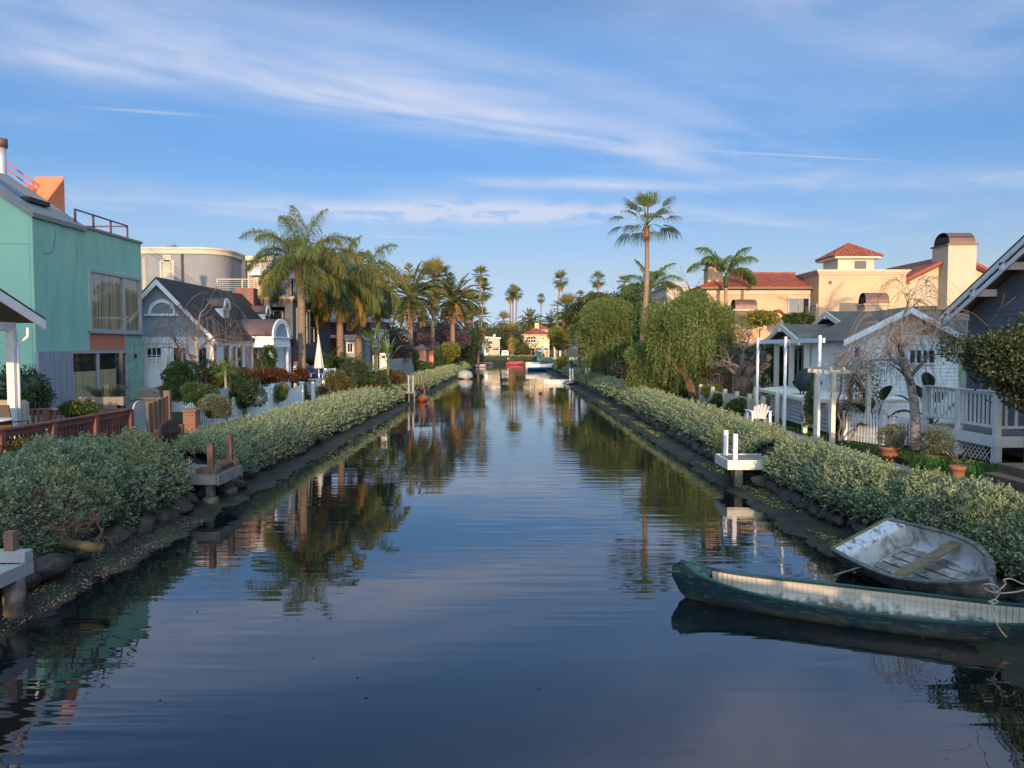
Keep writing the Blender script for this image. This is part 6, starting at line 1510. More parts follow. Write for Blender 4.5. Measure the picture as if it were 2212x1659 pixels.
# adirondack chair
p = atz(1642, 922, 1.03)
t = thing('garden_chair', 'white slatted garden chair on the footpath by the first white pole', 'chair', (p.x, p.y, 1.03)); x, y, z = p.x, p.y + .2, 1.03
for i in range(5):
    f = (i - 2) * .115; mb = MB(); mb.prism([(x + f * .75 - .045, y - .12, z + .32), (x + f * .75 + .045, y - .12, z + .32), (x + f * 1.15 + .05, y - .42, z + .90 - abs(i - 2) * .05), (x + f * 1.15 - .05, y - .42, z + .90 - abs(i - 2) * .05)], (0, .025, 0)); mb.build('back_slat', 'bright_white', t)
mb = MB(); mb.box(x - .27, x + .27, y - .1, y + .42, z + .3, z + .34); mb.build('seat', 'bright_white', t)
for s_ in (-1, 1):
    mb = MB(); mb.box(x + s_ * .34 - .07, x + s_ * .34 + .07, y - .35, y + .45, z + .58, z + .61); mb.build('armrest', 'bright_white', t)
    for sy in (-.3, .4):
        mb = MB(); mb.box(x + s_ * .33 - .04, x + s_ * .33 + .04, y + sy - .05, y + sy + .05, z, z + .58); mb.build('leg', 'bright_white', t)
# ---- cream fence farther on
t = thing('cream_picket_fence', 'sunlit cream picket fence with square posts in front of the pollarded tree', 'fence', (10.4, 37, 1.0))
for y in (31.8, 33.6, 35.5, 37.5, 39.8, 42.3):
    mb = MB(); mb.box(10.32, 10.5, y - .09, y + .09, 1.0, 2.0); mb.build('post', 'cornice_cream', t)
for y0, y1 in ((31.9, 33.5), (33.7, 35.4), (35.6, 37.4), (37.6, 39.7), (39.9, 42.2)):
    mb = MB(); nn = int((y1 - y0) / .13)
    for i in range(nn): y = y0 + (y1 - y0) * (i + .2) / nn; mb.box(10.38, 10.41, y, y + .08, 1.05, 1.82)
    mb.box(10.42, 10.45, y0, y1, 1.65, 1.73); mb.box(10.42, 10.45, y0, y1, 1.18, 1.26); mb.build('pickets', 'cornice_cream', t)
# iron fence behind
t = thing('iron_fence', 'black iron fence behind the pollarded bare tree', 'fence', (13, 41, 1.0)); mb = MB(); y = 43.0
x0, x1 = at(1535, 800, y).x, at(1690, 800, y).x; zt, zb = at(1600, 804, y).z, at(1600, 828, y).z
x = x0
while x < x1: mb.box(x - .014, x + .014, y - .014, y + .014, zb - .4, zt); x += .17
mb.box(x0, x1, y + .015, y + .035, zt - .12, zt - .08); mb.box(x0, x1, y + .015, y + .035, zb, zb + .04); mb.build('bars', 'black_metal', t)
# ---- R3: Mediterranean house
t = thing('cream_villa', 'large cream stucco villa with red tile roofs and a small cupola', 'house', (20, 52, 1.0))
YT, YWg = 50.3, 51.6; xT0, xT1 = 20.0, at(1957, 600, 50.3).x; zT = at(1760, 583, YT).z; zW = at(1600, 622, YWg).z
mb = MB(); mb.box(13.05, xT0, YWg, 60, .9, zW); mb.build('wing_wall', 'cream_stucco', t)
mb = MB(); mb.box(xT0, xT1, YT, 60, .9, zT - .28); mb.build('block_wall', 'cream_stucco', t)
mb = MB()
for o_, z0, z1 in ((.06, -.28, -.18), (.14, -.178, -.08), (.22, -.078, 0)): mb.box(xT0 - o_, xT1 + o_, YT - o_, 60, zT + z0, zT + z1)
mb.build('cornice', 'cornice_cream', t)
mb = MB(); rise = at(1600, 591, 54).z - zW; tile_strip(mb, (12.6, YWg - .35, zW + .02), (xT0 - .02, YWg - .35, zW + .02), (0, 3.4, rise), .27, .42, 0); tile_strip(mb, (12.6, 58.2, zW + .02), (12.6, YWg - .35, zW + .02), (3.2, 0, rise), .27, .5, .5)
mb.add([(12.6, YWg - .35, zW), (xT0 - .02, YWg - .35, zW), (xT0 - .02, YWg + 3.05, zW + rise), (15.8, YWg + 3.05, zW + rise), (12.6, 58.2, zW), (xT0 - .02, 58.2, zW)], [(0, 1, 2, 3), (0, 3, 4), (4, 3, 2, 5)])
mb.tube([(12.6, YWg - .35, zW + .05), (15.8, YWg + 3.05, zW + rise + .05), (xT0, YWg + 3.05, zW + rise + .05)], .13, 8); mb.build('tile_roof', 'red_tile', t)
mb = MB(); mb.box(12.55, xT0 - .02, YWg - .48, YWg - .36, zW - .10, zW + .03); xs = at(1602, 700, YWg).x; mb.box(xs - .08, xs + .08, YWg - .14, YWg - .01, 5.0, zW - .1); mb.build('gutter', 'gutter_brown', t)
mb = MB(); mb.box(13.0, xT0, YWg - .06, YWg - .002, zW - .42, zW - .15); mb.build('frieze', 'cornice_cream', t)
p, q = at(1704, 684, YWg), at(1748, 645, YWg); win(t, 'y', YWg, -1, p.x, q.x - .05, p.z, q.z, 2, 1, .1, 'zinc_frame', 'dark_glass')
p, q = at(1742, 697, YT), at(1745, 660, YT); win(t, 'x', xT0, -1, YT + .25, YT + .95, at(1757, 688, YT).z, at(1757, 658, YT).z, 1, 1, .08, 'cornice_cream', 'curtained_glass')
for u, v in ((1793, 610), (1961, 612)):
    p = at(u, v, YT); mb = MB(); mb.box(p.x - .09, p.x + .09, YT - .1, YT, p.z - .09, p.z + .09); mb.build('wall_vent', 'gutter_brown', t)
# cupola
x0, x1 = at(1810, 570, 53).x, at(1888, 570, 53).x; z0 = zT; z1 = at(1850, 559, 53).z
mb = MB(); mb.box(x0, x1, 53, 55.5, z0, z1); cu = mb.build('cupola', 'cornice_cream', t)
hr = hip_roof(t, x0, x1, 53, 55.5, z1 + .16, 1.0, 'red_tile', .26, .4, name='cupola_roof')
mb = MB(); mb.box((x0 + x1) / 2 - .1, (x0 + x1) / 2 + .7, 52.97, 52.995, z0 + .35, z1 - .15); mb.build('cupola_window', 'dark_glass', t)
def cap_chimney(par, x0, x1, y0, y1, zb, zt, r, m='cream_stucco', hz=None, body=True):
    c = MB(); c.box(x0, x1, y0, y1, zb, zt); o = c.build('chimney', m, par)
    c = MB(); c.box(x0 - .1, x1 + .1, y0 - .1, y1 + .1, zt, zt + .09); c.build('chimney_ledge', 'copper' if m == 'pale_stucco' else 'cornice_cream', o)
    c = MB(); ym = (y0 + y1) / 2; hw = (y1 - y0) / 2 - .02; barrel(c, 'x', x0 + .08, x1 - .08, ym, hw, zt + .2, hz or hw, 14, (False, False)); c.box(x0 + .08, x1 - .08, y0 + .02, y0 + .06, zt + .09, zt + .2); c.box(x0 + .08, x1 - .08, y1 - .06, y1 - .02, zt + .09, zt + .2)
    c.build('chimney_cap', 'copper', o)
    c = MB(); c.box(x0 + .16, x1 - .16, y0 + .1, y1 - .1, zt + .09, zt + .2 + (hz or hw) * .55); c.build('flue', 'recess_dark', o)
x0, x1 = at(1529, 590, 52.4).x, at(1556, 590, 52.4).x; cap_chimney(t, x0, x1 + .2, 52.4, 53.5, zW - .2, at(1530, 581, 52.4).z, .5, hz=.38)
# second chimney standing in front of the block, and the low wing at the left
p0, p1 = at(1868, 680, 46.8), at(1924, 680, 46.8); zt = at(1890, 659, 46.8).z
cap_chimney(t, p0.x, p1.x, 46.8, 47.9, 3.5, zt, .55, hz=.58)
t = thing('garden_pavilion', 'low cream outbuilding with small tile roofs in front of the large villa', 'outbuilding', (15, 48, 1.0))
x0, x1 = at(1583, 720, 48).x, at(1640, 720, 48).x; zb = at(1600, 705, 48).z; x2 = at(1706, 720, 48).x
mb = MB(); mb.box(x0, x1, 48, 51, .9, zb - .15); mb.box(x1, x2, 48.4, 51, .9, at(1650, 738, 48.4).z); mb.build('walls', 'cream_stucco', t)
mb = MB(); mb.box(x0 - .12, x1 + .12, 47.88, 51, zb - .15, zb + .1); mb.box(x1 + .121, x2, 48.28, 51, at(1650, 738, 48.4).z, at(1650, 728, 48.4).z); mb.build('cornice', 'cornice_cream', t)
mb = MB(); tile_strip(mb, (x0 - .1, 48.0, zb + .1), (x1 + .1, 48.0, zb + .1), (.0, 1.7, .62), .27, .5, 0); mb.add([(x0 - .1, 48, zb + .1), (x1 + .1, 48, zb + .1), (x1 + .1, 49.7, zb + .72), (x1 - 1, 49.7, zb + .72)], [(0, 1, 2, 3)])
mb.build('tile_roof', 'red_tile', t)
p = at(1683, 668, 50.0); xg_ = p.x; hw = at(1708, 668, 50).x - xg_
mb = MB(); zl = at(1700, 700, 50).z; mb.prism([(xg_ - hw * 1.6, 50, zl - 1.2), (xg_ + hw * 1.6, 50, zl - 1.2), (xg_ + hw * 1.6, 50, zl - .15), (xg_, 50, p.z - .2), (xg_ - hw * 1.6, 50, zl - .15)], (0, .9, 0)); mb.build('small_gable', 'cream_stucco', t)
mb = MB(); mb.slab([(xg_ - hw * 1.8, 49.8, zl - .2), (xg_, 49.8, p.z), (xg_, 50.95, p.z), (xg_ - hw * 1.8, 50.95, zl - .2)], .12); mb.slab([(xg_ + hw * 1.8, 49.8, zl - .2), (xg_, 49.8, p.z), (xg_, 50.95, p.z), (xg_ + hw * 1.8, 50.95, zl - .2)], .12); mb.build('gable_roof', 'red_tile', t)
p0, p1 = at(1587, 690, 48.9), at(1640, 690, 48.9); cap_chimney(t, p0.x, p1.x, 49.0, 50.2, zb - .5, at(1600, 671, 48.9).z, .5, 'brown_metal', hz=.55)
p = at(1652, 684, 47.3); shrub('roof_shrub', (p.x - .1, 47.3, p.z - .1), (1.15, .8, .62), 'yellow_leaf', 'sunlit yellow-green bush in front of the small tile gable', 'shrubs by the houses', L=.16)
p = at(1722, 685, 47.3); shrub('roof_shrub', (p.x, 47.3, p.z - .1), (1.1, .8, .45), 'mid_leaf', 'sunlit green bush under the dark villa window', 'shrubs by the houses', L=.16)
p = at(1660, 750, 46.3); shrub('roof_shrub', (p.x, 46.3, p.z), (1.3, .8, .5), 'mid_leaf', 'green bush left of the porch gable of the white cottage', 'shrubs by the houses', L=.15)
# ---- R4: right villa with large chimney
t = thing('gable_villa', 'cream villa with aged tile roof and a broad chimney under a copper cap', 'house', (26, 46, 1.0))
YV = 51.0; l = at(1953, 607, YV); ap = at(2062, 552, YV); r_ = at(2150, 597, YV)
mb = MB(); mb.prism([(l.x + .1, YV, .9), (r_.x + 2.5, YV, .9), (r_.x + 2.5, YV, l.z - .5), (ap.x, YV, ap.z - .12), (l.x + .1, YV, l.z - .05)], (0, 9, 0)); mb.build('walls', 'pale_stucco', t)
mb = MB(); rb = r_ + (r_ - ap) * .9
for e0, e1 in ((l, ap),): mb.slab([(l.x - .25, YV - .3, l.z - .1), (ap.x, YV - .3, ap.z), (ap.x, YV + 9, ap.z), (l.x - .25, YV + 9, l.z - .1)], .18)
mb.slab([(rb.x, YV - .3, rb.z), (ap.x, YV - .3, ap.z), (ap.x, YV + 9, ap.z), (rb.x, YV + 9, rb.z)], .18)
tile_strip(mb, (l.x - .25, YV + 9, l.z - .08), (l.x - .25, YV - .3, l.z - .08), (ap.x - l.x + .25, 0, ap.z - l.z + .1), .27); tile_strip(mb, (rb.x, YV - .3, rb.z), (rb.x, YV + 9, rb.z), (ap.x - rb.x, 0, ap.z - rb.z), .3)
mb.build('tile_roof', 'old_tile', t)
mb = MB()
for A_, B_ in (((l.x - .25, YV - .33, l.z - .05), (ap.x, YV - .33, ap.z + .03)), ((rb.x, YV - .33, rb.z + .03), (ap.x, YV - .33, ap.z + .03))): mb.tube([A_, B_], .13, 8)
mb.build('rake_tiles', 'red_tile', t)
p0, p1 = at(2048, 560, 50.0), at(2109, 560, 50.0); cap_chimney(t, p0.x, p1.x, 50.0, 51.9, 1.0, at(2070, 529, 50.0).z, .7, 'pale_stucco', hz=.7)
# ---- R5: house behind the pepper trees
t = thing('modern_villa', 'pale house with flat roofs and a dark awning behind the pepper trees', 'house', (16, 74, 1.0))
Y5 = 72; p0, p1 = at(1440, 640, Y5), at(1484, 640, Y5); zt = at(1460, 621, Y5).z
mb = MB(); mb.box(p0.x, p1.x + 3, Y5, 80, .9, zt); mb.box(at(1415, 660, Y5).x, p0.x, Y5 + .5, 80, .9, at(1420, 652, Y5).z); mb.build('walls', 'cornice_cream', t)
mb = MB(); mb.box(p0.x - .15, p1.x + .3, Y5 - .15, 80, zt, zt + .18); mb.box(p0.x + .3, p1.x - .2, Y5 + .3, 80, zt + .19, zt + .55); mb.build('roof', 'grey_board', t)
a, b = at(1398, 661, Y5 - .6), at(1440, 648, Y5 - .6)
mb = MB(); mb.slab([(a.x, Y5 - 1.2, a.z - .1), (b.x, Y5 - 1.2, b.z + .05), (b.x, Y5 + .5, b.z + .4), (a.x, Y5 + .5, a.z + .2)], .18); mb.build('awning', 'awning_blue', t)
for x in (13.5, 15.0): win(t, 'y', Y5, -1, x, x + 1.0, 4.2, 6.2, 1, 2, .08, 'cornice_cream', 'dark_glass')
# ================================================================== HEDGES
lp = [(-9.75, 1.0), (-9.72, 1.22), (-9.45, 1.36), (-8.9, 1.38), (-8.45, 1.28), (-8.05, 1.05), (-7.85, .78), (-7.82, .48), (-8.0, .28)]
lp_big = [(-10.3, 1.0), (-10.35, 1.45), (-9.9, 1.80), (-9.2, 1.86), (-8.55, 1.62), (-8.05, 1.22), (-7.85, .85), (-7.9, .58), (-8.1, .45)]
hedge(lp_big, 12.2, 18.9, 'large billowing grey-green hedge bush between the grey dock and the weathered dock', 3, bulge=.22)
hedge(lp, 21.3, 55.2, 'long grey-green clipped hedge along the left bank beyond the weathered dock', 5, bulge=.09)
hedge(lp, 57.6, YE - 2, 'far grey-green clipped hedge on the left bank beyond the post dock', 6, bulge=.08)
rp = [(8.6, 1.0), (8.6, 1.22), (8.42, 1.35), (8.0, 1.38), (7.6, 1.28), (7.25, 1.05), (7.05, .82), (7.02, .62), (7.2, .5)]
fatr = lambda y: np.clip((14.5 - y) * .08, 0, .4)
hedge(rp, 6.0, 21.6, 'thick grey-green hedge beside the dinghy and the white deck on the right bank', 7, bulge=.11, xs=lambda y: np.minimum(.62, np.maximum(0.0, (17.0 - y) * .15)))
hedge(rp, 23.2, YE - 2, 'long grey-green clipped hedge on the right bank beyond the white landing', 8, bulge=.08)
t_prof = None
def end_hedge():
    pr = [(1.0, 1.0)]
    P, D = [], []
    n = 26000; x = RNG.uniform(-9.2, 7.6, n); 
    gap = (np.abs(x + .9) < .35); x = x[~gap]; n = len(x); s = RNG.random(n)
    y = np.where(s < .45, YE + 3.0 + .0 * s, YE + 3.0 + RNG.random(n) * 1.4) + RNG.normal(size=n) * .08
    z = np.where(s < .45, .7 + RNG.random(n) * 1.2, 1.9 + RNG.normal(size=n) * .08) + .06 * np.sin(x * 3)
    Dd = np.stack([RNG.normal(size=n) * .5, -np.ones(n) * np.where(s < .45, 1, .2), np.where(s < .45, .3, 1.0)], 1)
    ex = MB(); ex.box(-9.2, -1.3, YE + 3.2, YE + 4.4, .6, 1.8); ex.box(-.5, 7.6, YE + 3.2, YE + 4.4, .6, 1.8)
    o = np_obj('hedge', leafs(np.stack([x, y, z], 1), Dd, .26, .15), 4, 'hedge_leaf', extra=ex); tag(o, 'low grey-green hedge across the far end of the canal', 'hedge')
end_hedge()
# rocks: row of boulders at the hedge foot
from mathutils import noise as mnoise
def rock_mesh(seed):
    rng = np.random.default_rng(seed); bm = bmesh.new(); bmesh.ops.create_icosphere(bm, subdivisions=3, radius=1)
    f = rng.uniform(1.5, 3, 3); ph = rng.uniform(0, 6, 3)
    for v in bm.verts:
        q = 1 + .14 * math.sin(v.co.x * f[0] + ph[0]) + .14 * math.sin(v.co.y * f[1] + ph[1]) + .12 * math.sin(v.co.z * f[2] + ph[2]) + .05 * rng.normal()
        v.co *= q + .22 * (mnoise.noise(v.co * 1.6 + Vector(ph)) + .5 * mnoise.noise(v.co * 4 + Vector(ph)) + .3 * abs(mnoise.noise(v.co * 9 + Vector(ph)))); v.co.z *= .75
    me = bpy.data.meshes.new('rock'); bm.to_mesh(me); bm.free(); me.shade_smooth(); me.materials.append(MATS['rock']); return me
RM = [rock_mesh(s) for s in range(6)]
def rock(x, y, z, s, i, label, group):
    o = bpy.data.objects.new('rock', RM[i % 6]); COL.objects.link(o); o.location = (x, y, z); o.scale = (s * (1 + .3 * math.sin(i)), s * (1.1 + .3 * math.cos(i * 2.1)), s)
    o.rotation_euler = (.4 * math.sin(i), .3 * math.cos(i), i * 1.3); tag(o, label, 'rock', group)
y = 8.0; i = 0
while y < 44:
    s = .19 if y < 26 else .22; rock(7.08 + NEARX(y) + .05 * math.sin(i * 2.2), y, .24, s, i, 'dark rounded boulder in the row at the foot of the right-hand hedge', 'boulders along the right hedge'); y += .34 + .04 * math.sin(i * 1.7) + (y > 26) * .1; i += 1
rr = random.Random(5)
for i in range(46):
    y = 9.5 + (i / 46) ** 1.2 * 22; rock(-8.02 - rr.random() * .35 + rr.random() * .3, y, .2 + rr.random() * .22, .16 + rr.random() * .14, i, 'dark jagged rock in the pile under the left-hand hedge', 'rocks under the left hedge')
# drain pipe
a = at(193, 1181, 12.75); t = thing('drain_pipe', 'short yellow drain pipe poking out between the rocks near the grey dock', 'pipe', tuple(a))
mb = MB(); mb.tube([a + Vector((-.5, .1, .03)), a + Vector((.28, -.02, -.03))], .085, 14, cap=False); mb.tube([a + Vector((-.5, .1, .03)), a + Vector((.27, -.02, -.03))], .07, 14); mb.build('pipe', 'yellow_pipe', t, True)
mb = MB(); mb.tube([a + Vector((.275, -.02, -.03)), a + Vector((.282, -.02, -.03))], .068, 14); mb.build('opening', 'recess_dark', t)
# roots at the hedge foot
t = thing('root_tangle', 'bare brown tangle of stems under the big left hedge bush', 'roots', (-8.3, 12.6, .9)); rng = np.random.default_rng(8); tips = []
mb = MB()
for k in range(16): p = at(rr.uniform(120, 240), rr.uniform(1090, 1140), 12.6 + rr.random() * .5); grow(mb, p, (rng.normal(), -.5 + rng.normal() * .3, -.2 + rng.normal() * .5), .35, .014, 2, rng, tips, n=4, wig=.3)
mb.build('stems', 'dark_wood', t)
# algae and pebbles on the mud
rng = np.random.default_rng(9); N = 5200
y = 13 + (rng.random(N) ** 1.6) * 45; x = 6.35 + rng.random(N) * .6; cl = np.sin(y * 1.3 + x * 3) + np.sin(y * .37) > .1; x, y = x[cl], y[cl]; n = len(x)
P = np.stack([x, y, .10 + .05 * (x - 6.3)], 1); Ls = .05 + .0012 * y
o = np_obj('algae', leafs(P, nrm(np.stack([rng.normal(size=n), rng.normal(size=n), .12 * np.ones(n)], 1)), Ls * rng.uniform(.5, 1.3, n), .03), 4, 'algae'); tag(o, 'pale green algae scraps strewn on the right-hand mud bank', 'algae', kind='stuff')
N = 5000; y = 8.6 + rng.random(N) ** 1.3 * 9; x = -7.9 + rng.random(N) * .85; P = np.stack([x, y, .02 + .12 * np.clip((-7.05 - x) / .9, 0, 1) + .01], 1)
o = np_obj('gravel', leafs(P, nrm(rng.normal(size=(N, 3)) * [1, 1, .2]), rng.uniform(.012, .035, N), .018), 4, 'gravel_bits' if 'gravel_bits' in MATS else 'algae'); tag(o, 'small pale shells and gravel on the left-hand mud bank', 'gravel', kind='stuff')
# ================================================================== PALMS
QW = dict(mt='palm_trunk', ml='queen_leaf')
def P3(u, v, Y): return at(u, v, Y)
# three queen palms on the left
YQ = 47.5; b = at(652, 770, YQ); tp = at(650, 575, YQ)
feather_palm('queen_palm', 'tall drooping queen palm with orange leaf bases in front of the grey modern house', (b.x, YQ, 1.0), (tp.x, YQ, at(650, 572, YQ).z), .26, 26, 4.2, 1.15, .032, 'palm_trunk', 'queen_leaf', 5,
             el=(-.25, 1.5), droop=(1.7, 2.4), hang=1.1, n_leaf=120, twist=.95, boots=1.7, dry=2, stalk=True, flare=1.15)
YQ = 54; b = at(735, 780, YQ)
feather_palm('queen_palm', 'second queen palm with golden fronds, between the grey house and the leaning-trunk palm', (b.x, YQ, 1.0), (b.x, YQ, at(735, 612, YQ).z), .25, 26, 4.0, 1.2, .038, 'palm_trunk', 'queen_leaf', 6,
             el=(-.8, 1.35), droop=(1.9, 2.8), hang=1.25, n_leaf=115, twist=.95, boots=1.2, dry=7, flare=1.3)
YQ = 59; b = at(777, 780, YQ)
feather_palm('queen_palm', 'third queen palm at the right of the queen palm group, with a hanging golden frond', (b.x, YQ, 1.0), (b.x + .2, YQ, at(780, 605, YQ).z), .27, 28, 4.5, 1.3, .040, 'palm_trunk', 'queen_leaf', 7,
             el=(-.85, 1.3), droop=(1.9, 2.8), hang=1.25, n_leaf=115, twist=.95, boots=1.2, dry=6, flare=1.2, bend=(-.15, 0, 0))
# date palms
def date_palm(u, v, Y, r, label, seed, vb=None, dense=52):
    p = at(u, v, Y); feather_palm('date_palm', label, (p.x, Y, 1.0), (p.x, Y, p.z), .38, dense, r, r * .20, .045 * r / 3 + Y * .0002, 'palm_trunk', 'date_leaf', seed, el=(-1.0, 1.35), droop=(.9, 1.5), hang=.12, n_leaf=44, stiff=.15, group='date palms along the canal', dry=8, dry_m='dry_skirt', fwd=.8)
date_palm(886, 640, 98, 5.2, 'full date palm left of the tall skirted fan palm on the left bank', 21)
date_palm(978, 648, 118, 4.8, 'date palm with arching fronds between two skirted fan palms on the left bank', 22)
date_palm(1146, 695, 240, 4.6, 'date palm behind the red-roofed house, left of its chimney', 23)
date_palm(1190, 700, 250, 4.4, 'date palm behind the red-roofed house, right of its chimney', 24)
# fan palms
def wash(u, v, Y, vb, R_, label, seed, skirt=1.0, rad=.2, ub=None, ml='fan_leaf', n=34, lean=(0, 0, 0), group='tall fan palms in the distance', boot=0, mt='palm_trunk', nseg=14):
    p = at(u, v, Y); b = at(ub if ub is not None else u, vb, Y)
    return fan_palm('fan_palm', label, (b.x, Y, 1.0), (p.x, Y, p.z), rad, n, R_ * .45, R_ * .62, mt, ml, seed, nseg=nseg, skirt=skirt, bend=lean, group=group, boot=boot, skirt_r=R_)
wash(937, 606, 112, 770, 3.3, 'stout fan palm with a shaggy skirt beside the salmon wall on the left bank', 31, 2.4, .26, 934, 'fan_leaf_warm', 62, mt='palm_trunk_pink')
wash(1012, 658, 140, 770, 3.2, 'fan palm with long brown skirt left of the tall slim pair', 32, 2.6, .26, 1014, 'fan_leaf_warm', 56, mt='palm_trunk_pink')
wash(1038, 594, 150, 775, 2.1, 'tallest slim fan palm left of the canal axis, above its leaning neighbour', 33, .8, .17, 1033, 'fan_leaf', 34)
wash(1045, 630, 158, 775, 2.5, 'slim fan palm just behind the tallest slim palm left of the canal axis', 34, .7, .17, 1034, 'fan_leaf', 34)
wash(1040, 688, 165, 775, 2.8, 'dark-crowned fan palm with thick brown trunk at the left end of the canal', 35, 2.8, .32, 1037, 'date_leaf', 30)
wash(1102, 638, 270, 770, 2.6, 'left one of three tall fan palms standing close together beyond the canal end', 36, 1.4, .3, 1103)
wash(1108, 628, 275, 770, 2.6, 'middle one of three tall fan palms standing close together beyond the canal end', 37, 1.4, .3, 1107)
wash(1117, 634, 272, 770, 2.6, 'right one of three tall fan palms standing close together beyond the canal end', 38, 1.4, .3, 1111)
wash(1169, 645, 270, 770, 2.0, 'single slim fan palm above the red-roofed house', 39, 1.0, .24, 1168)
wash(1211, 605, 205, 772, 2.8, 'tall fan palm with curved dark trunk right of the red-roofed house', 40, 1.6, .22, 1202, lean=(-.4, 0, 0))
wash(1292, 605, 180, 770, 2.3, 'solitary fan palm above the pepper trees, left of the leaning palm', 41, .9, .22)
wash(1349, 613, 165, 770, 2.1, 'fan palm above the pepper trees nearest the leaning palm trunk', 42, .9, .22)
wash(1253, 640, 230, 770, 2.0, 'small distant fan palm left of the pair above the dark tree', 43, .8, .25)
wash(1277, 641, 230, 770, 2.0, 'small distant fan palm above the dark tree crown', 44, .8, .25)
wash(1088, 692, 215, 770, 2.9, 'squat fan palm with pale skirt against the hills, left of the three tall palms', 45, 1.7, .35, None, 'fan_leaf_warm', 30)
wash(1225, 668, 138, 770, 3.3, 'bushy fan palm with orange-brown skirt beside the right footpath', 46, 2.6, .2, 1228, 'fan_leaf_warm', 40, group='skirted fan palms by the canal', mt='palm_trunk_pink')
wash(1105, 722, 205, 770, 3.4, 'broad low fan palm with pale dead skirt beside the white van', 47, 3.2, .6, None, 'fan_leaf_warm', 38, group='skirted fan palms by the canal')
wash(1381, 640, 110, 770, 1.8, 'short fan palm crown just behind the leaning palm trunk', 48, .6, .2)
for i, (u, v) in enumerate(((1057, 725), (1044, 722), (1069, 724))):
    wash(u, v, 420, 755, 3.0, 'tiny distant fan palm on the skyline before the hills', 60 + i, .6, .5, n=16, group='tiny skyline palms', nseg=8)
# big leaning palm on the right
YP = 64; b = at(1377, 760, YP); tp = at(1397, 487, YP)
fan_palm('leaning_palm', 'very tall leaning fan palm rising over the pepper trees on the right bank', (b.x, YP, 1.0), (tp.x, YP, tp.z), .31, 24, 1.75, 1.85, 'palm_trunk', 'fan_leaf', 52, nseg=34, el=(-.3, 1.45), droop=1.0, bend=(.32, 0, .2), boot=1.35, flare=1.2, tap=.5)
# king palms
YP = 50; b = at(1567, 700, YP); tp = at(1568, 616, YP); tpz = at(1568, 622, YP).z
feather_palm('king_palm', 'king palm with arching bright green fronds before the villa tile roof', (b.x, YP, 1.0), (tp.x, YP, tpz), .13, 9, 2.6, 1.15, .035, 'palm_trunk_pink', 'king_leaf', 61, droop=(1.5, 2.1), hang=.75, n_leaf=84, shaft=.9, flare=1.3, stiff=.1,
             az_list=[(PI, 1.15), (.1, .95), (PI * .85, .75), (-.3, 1.2), (.5, .6), (PI * 1.2, .95), (-1.4, 1.0), (.2, .45)])
YP = 68; b = at(1404, 740, YP); tpz = at(1404, 655, YP).z
feather_palm('king_palm', 'king palm with upright fronds just right of the leaning palm trunk', (b.x, YP, 1.0), (b.x, YP, tpz), .15, 9, 3.3, 1.3, .045, 'palm_trunk_pink', 'king_leaf', 62, droop=(1.2, 1.9), hang=.7, n_leaf=76, shaft=1.2, flare=1.2, stiff=.15,
             az_list=[(PI * .9, 1.3), (.2, 1.15), (-.3, .85), (.1, .5), (PI * 1.1, .9), (1.2, 1.2), (-1.3, 1.1), (.4, .75), (PI, .6)])
YP = 20; b = at(2212, 700, YP)
feather_palm('queen_palm', 'palm mostly beyond the right edge, one frond tip showing above the slate house', (21.2, 27, 1.0), (21.2, 27, 8.9), .2, 18, 3.4, 1.0, .03, 'palm_trunk', 'queen_leaf', 63, el=(-.4, 1.3), droop=(1.4, 2.2), hang=.7, n_leaf=60)
# small feathery palms behind the umbrella
for i, (u, v, Y, r, lab) in enumerate(((700, 795, 51, 2.1, 'bushy low palm right behind the closed patio umbrella'), (756, 800, 52, 2.0, 'bushy low palm with a yellow frond, right of the closed patio umbrella'), (800, 822, 50, 1.8, 'dark fern-like palm above the hedge, left of the plank fence'))):
    p = at(u, v, Y); feather_palm('low_palm', lab, (p.x, Y, 1.0), (p.x, Y, p.z - .3), .12, 26, r, .55, .03, 'palm_trunk', 'fern_green', 70 + i, el=(-.2, 1.3), droop=(1.1, 1.9), hang=.45, n_leaf=40, group='low palms behind the white garden wall', dry=1)
date = None
p = at(975, 695, 130); feather_palm('blue_palm', 'feathery grey-green palm below the date palm on the left bank', (p.x, 130, 1.0), (p.x, 130, p.z), .2, 20, 3.2, .9, .06, 'palm_trunk', 'grey_leaf', 77, el=(-.5, 1.2), droop=(1.2, 2.0), hang=.5, n_leaf=44)
# banana-like bird of paradise plants
def bop(u, v, Y, n, h, label, seed):
    rng = np.random.default_rng(seed); b = at(u, v, Y); L_ = []
    for i in range(n): L_.append((i * 2.4 + rng.normal() * .3, rng.uniform(.75, 1.45), h * rng.uniform(.35, .7), h * rng.uniform(.42, .62), h * .17))
    big_leaf_plant('banana_plant', label, (b.x, Y, 1.0), L_, 'banana_leaf', 'plant', 'banana-leaved plants', seed, stem=b.z - 1)
bop(812, 765, 57, 10, 2.5, 'banana-leaved plant with upright paddle leaves under the third queen palm', 81)
bop(838, 785, 56, 9, 2.0, 'lower banana-leaved plant above the white cabinet', 82)
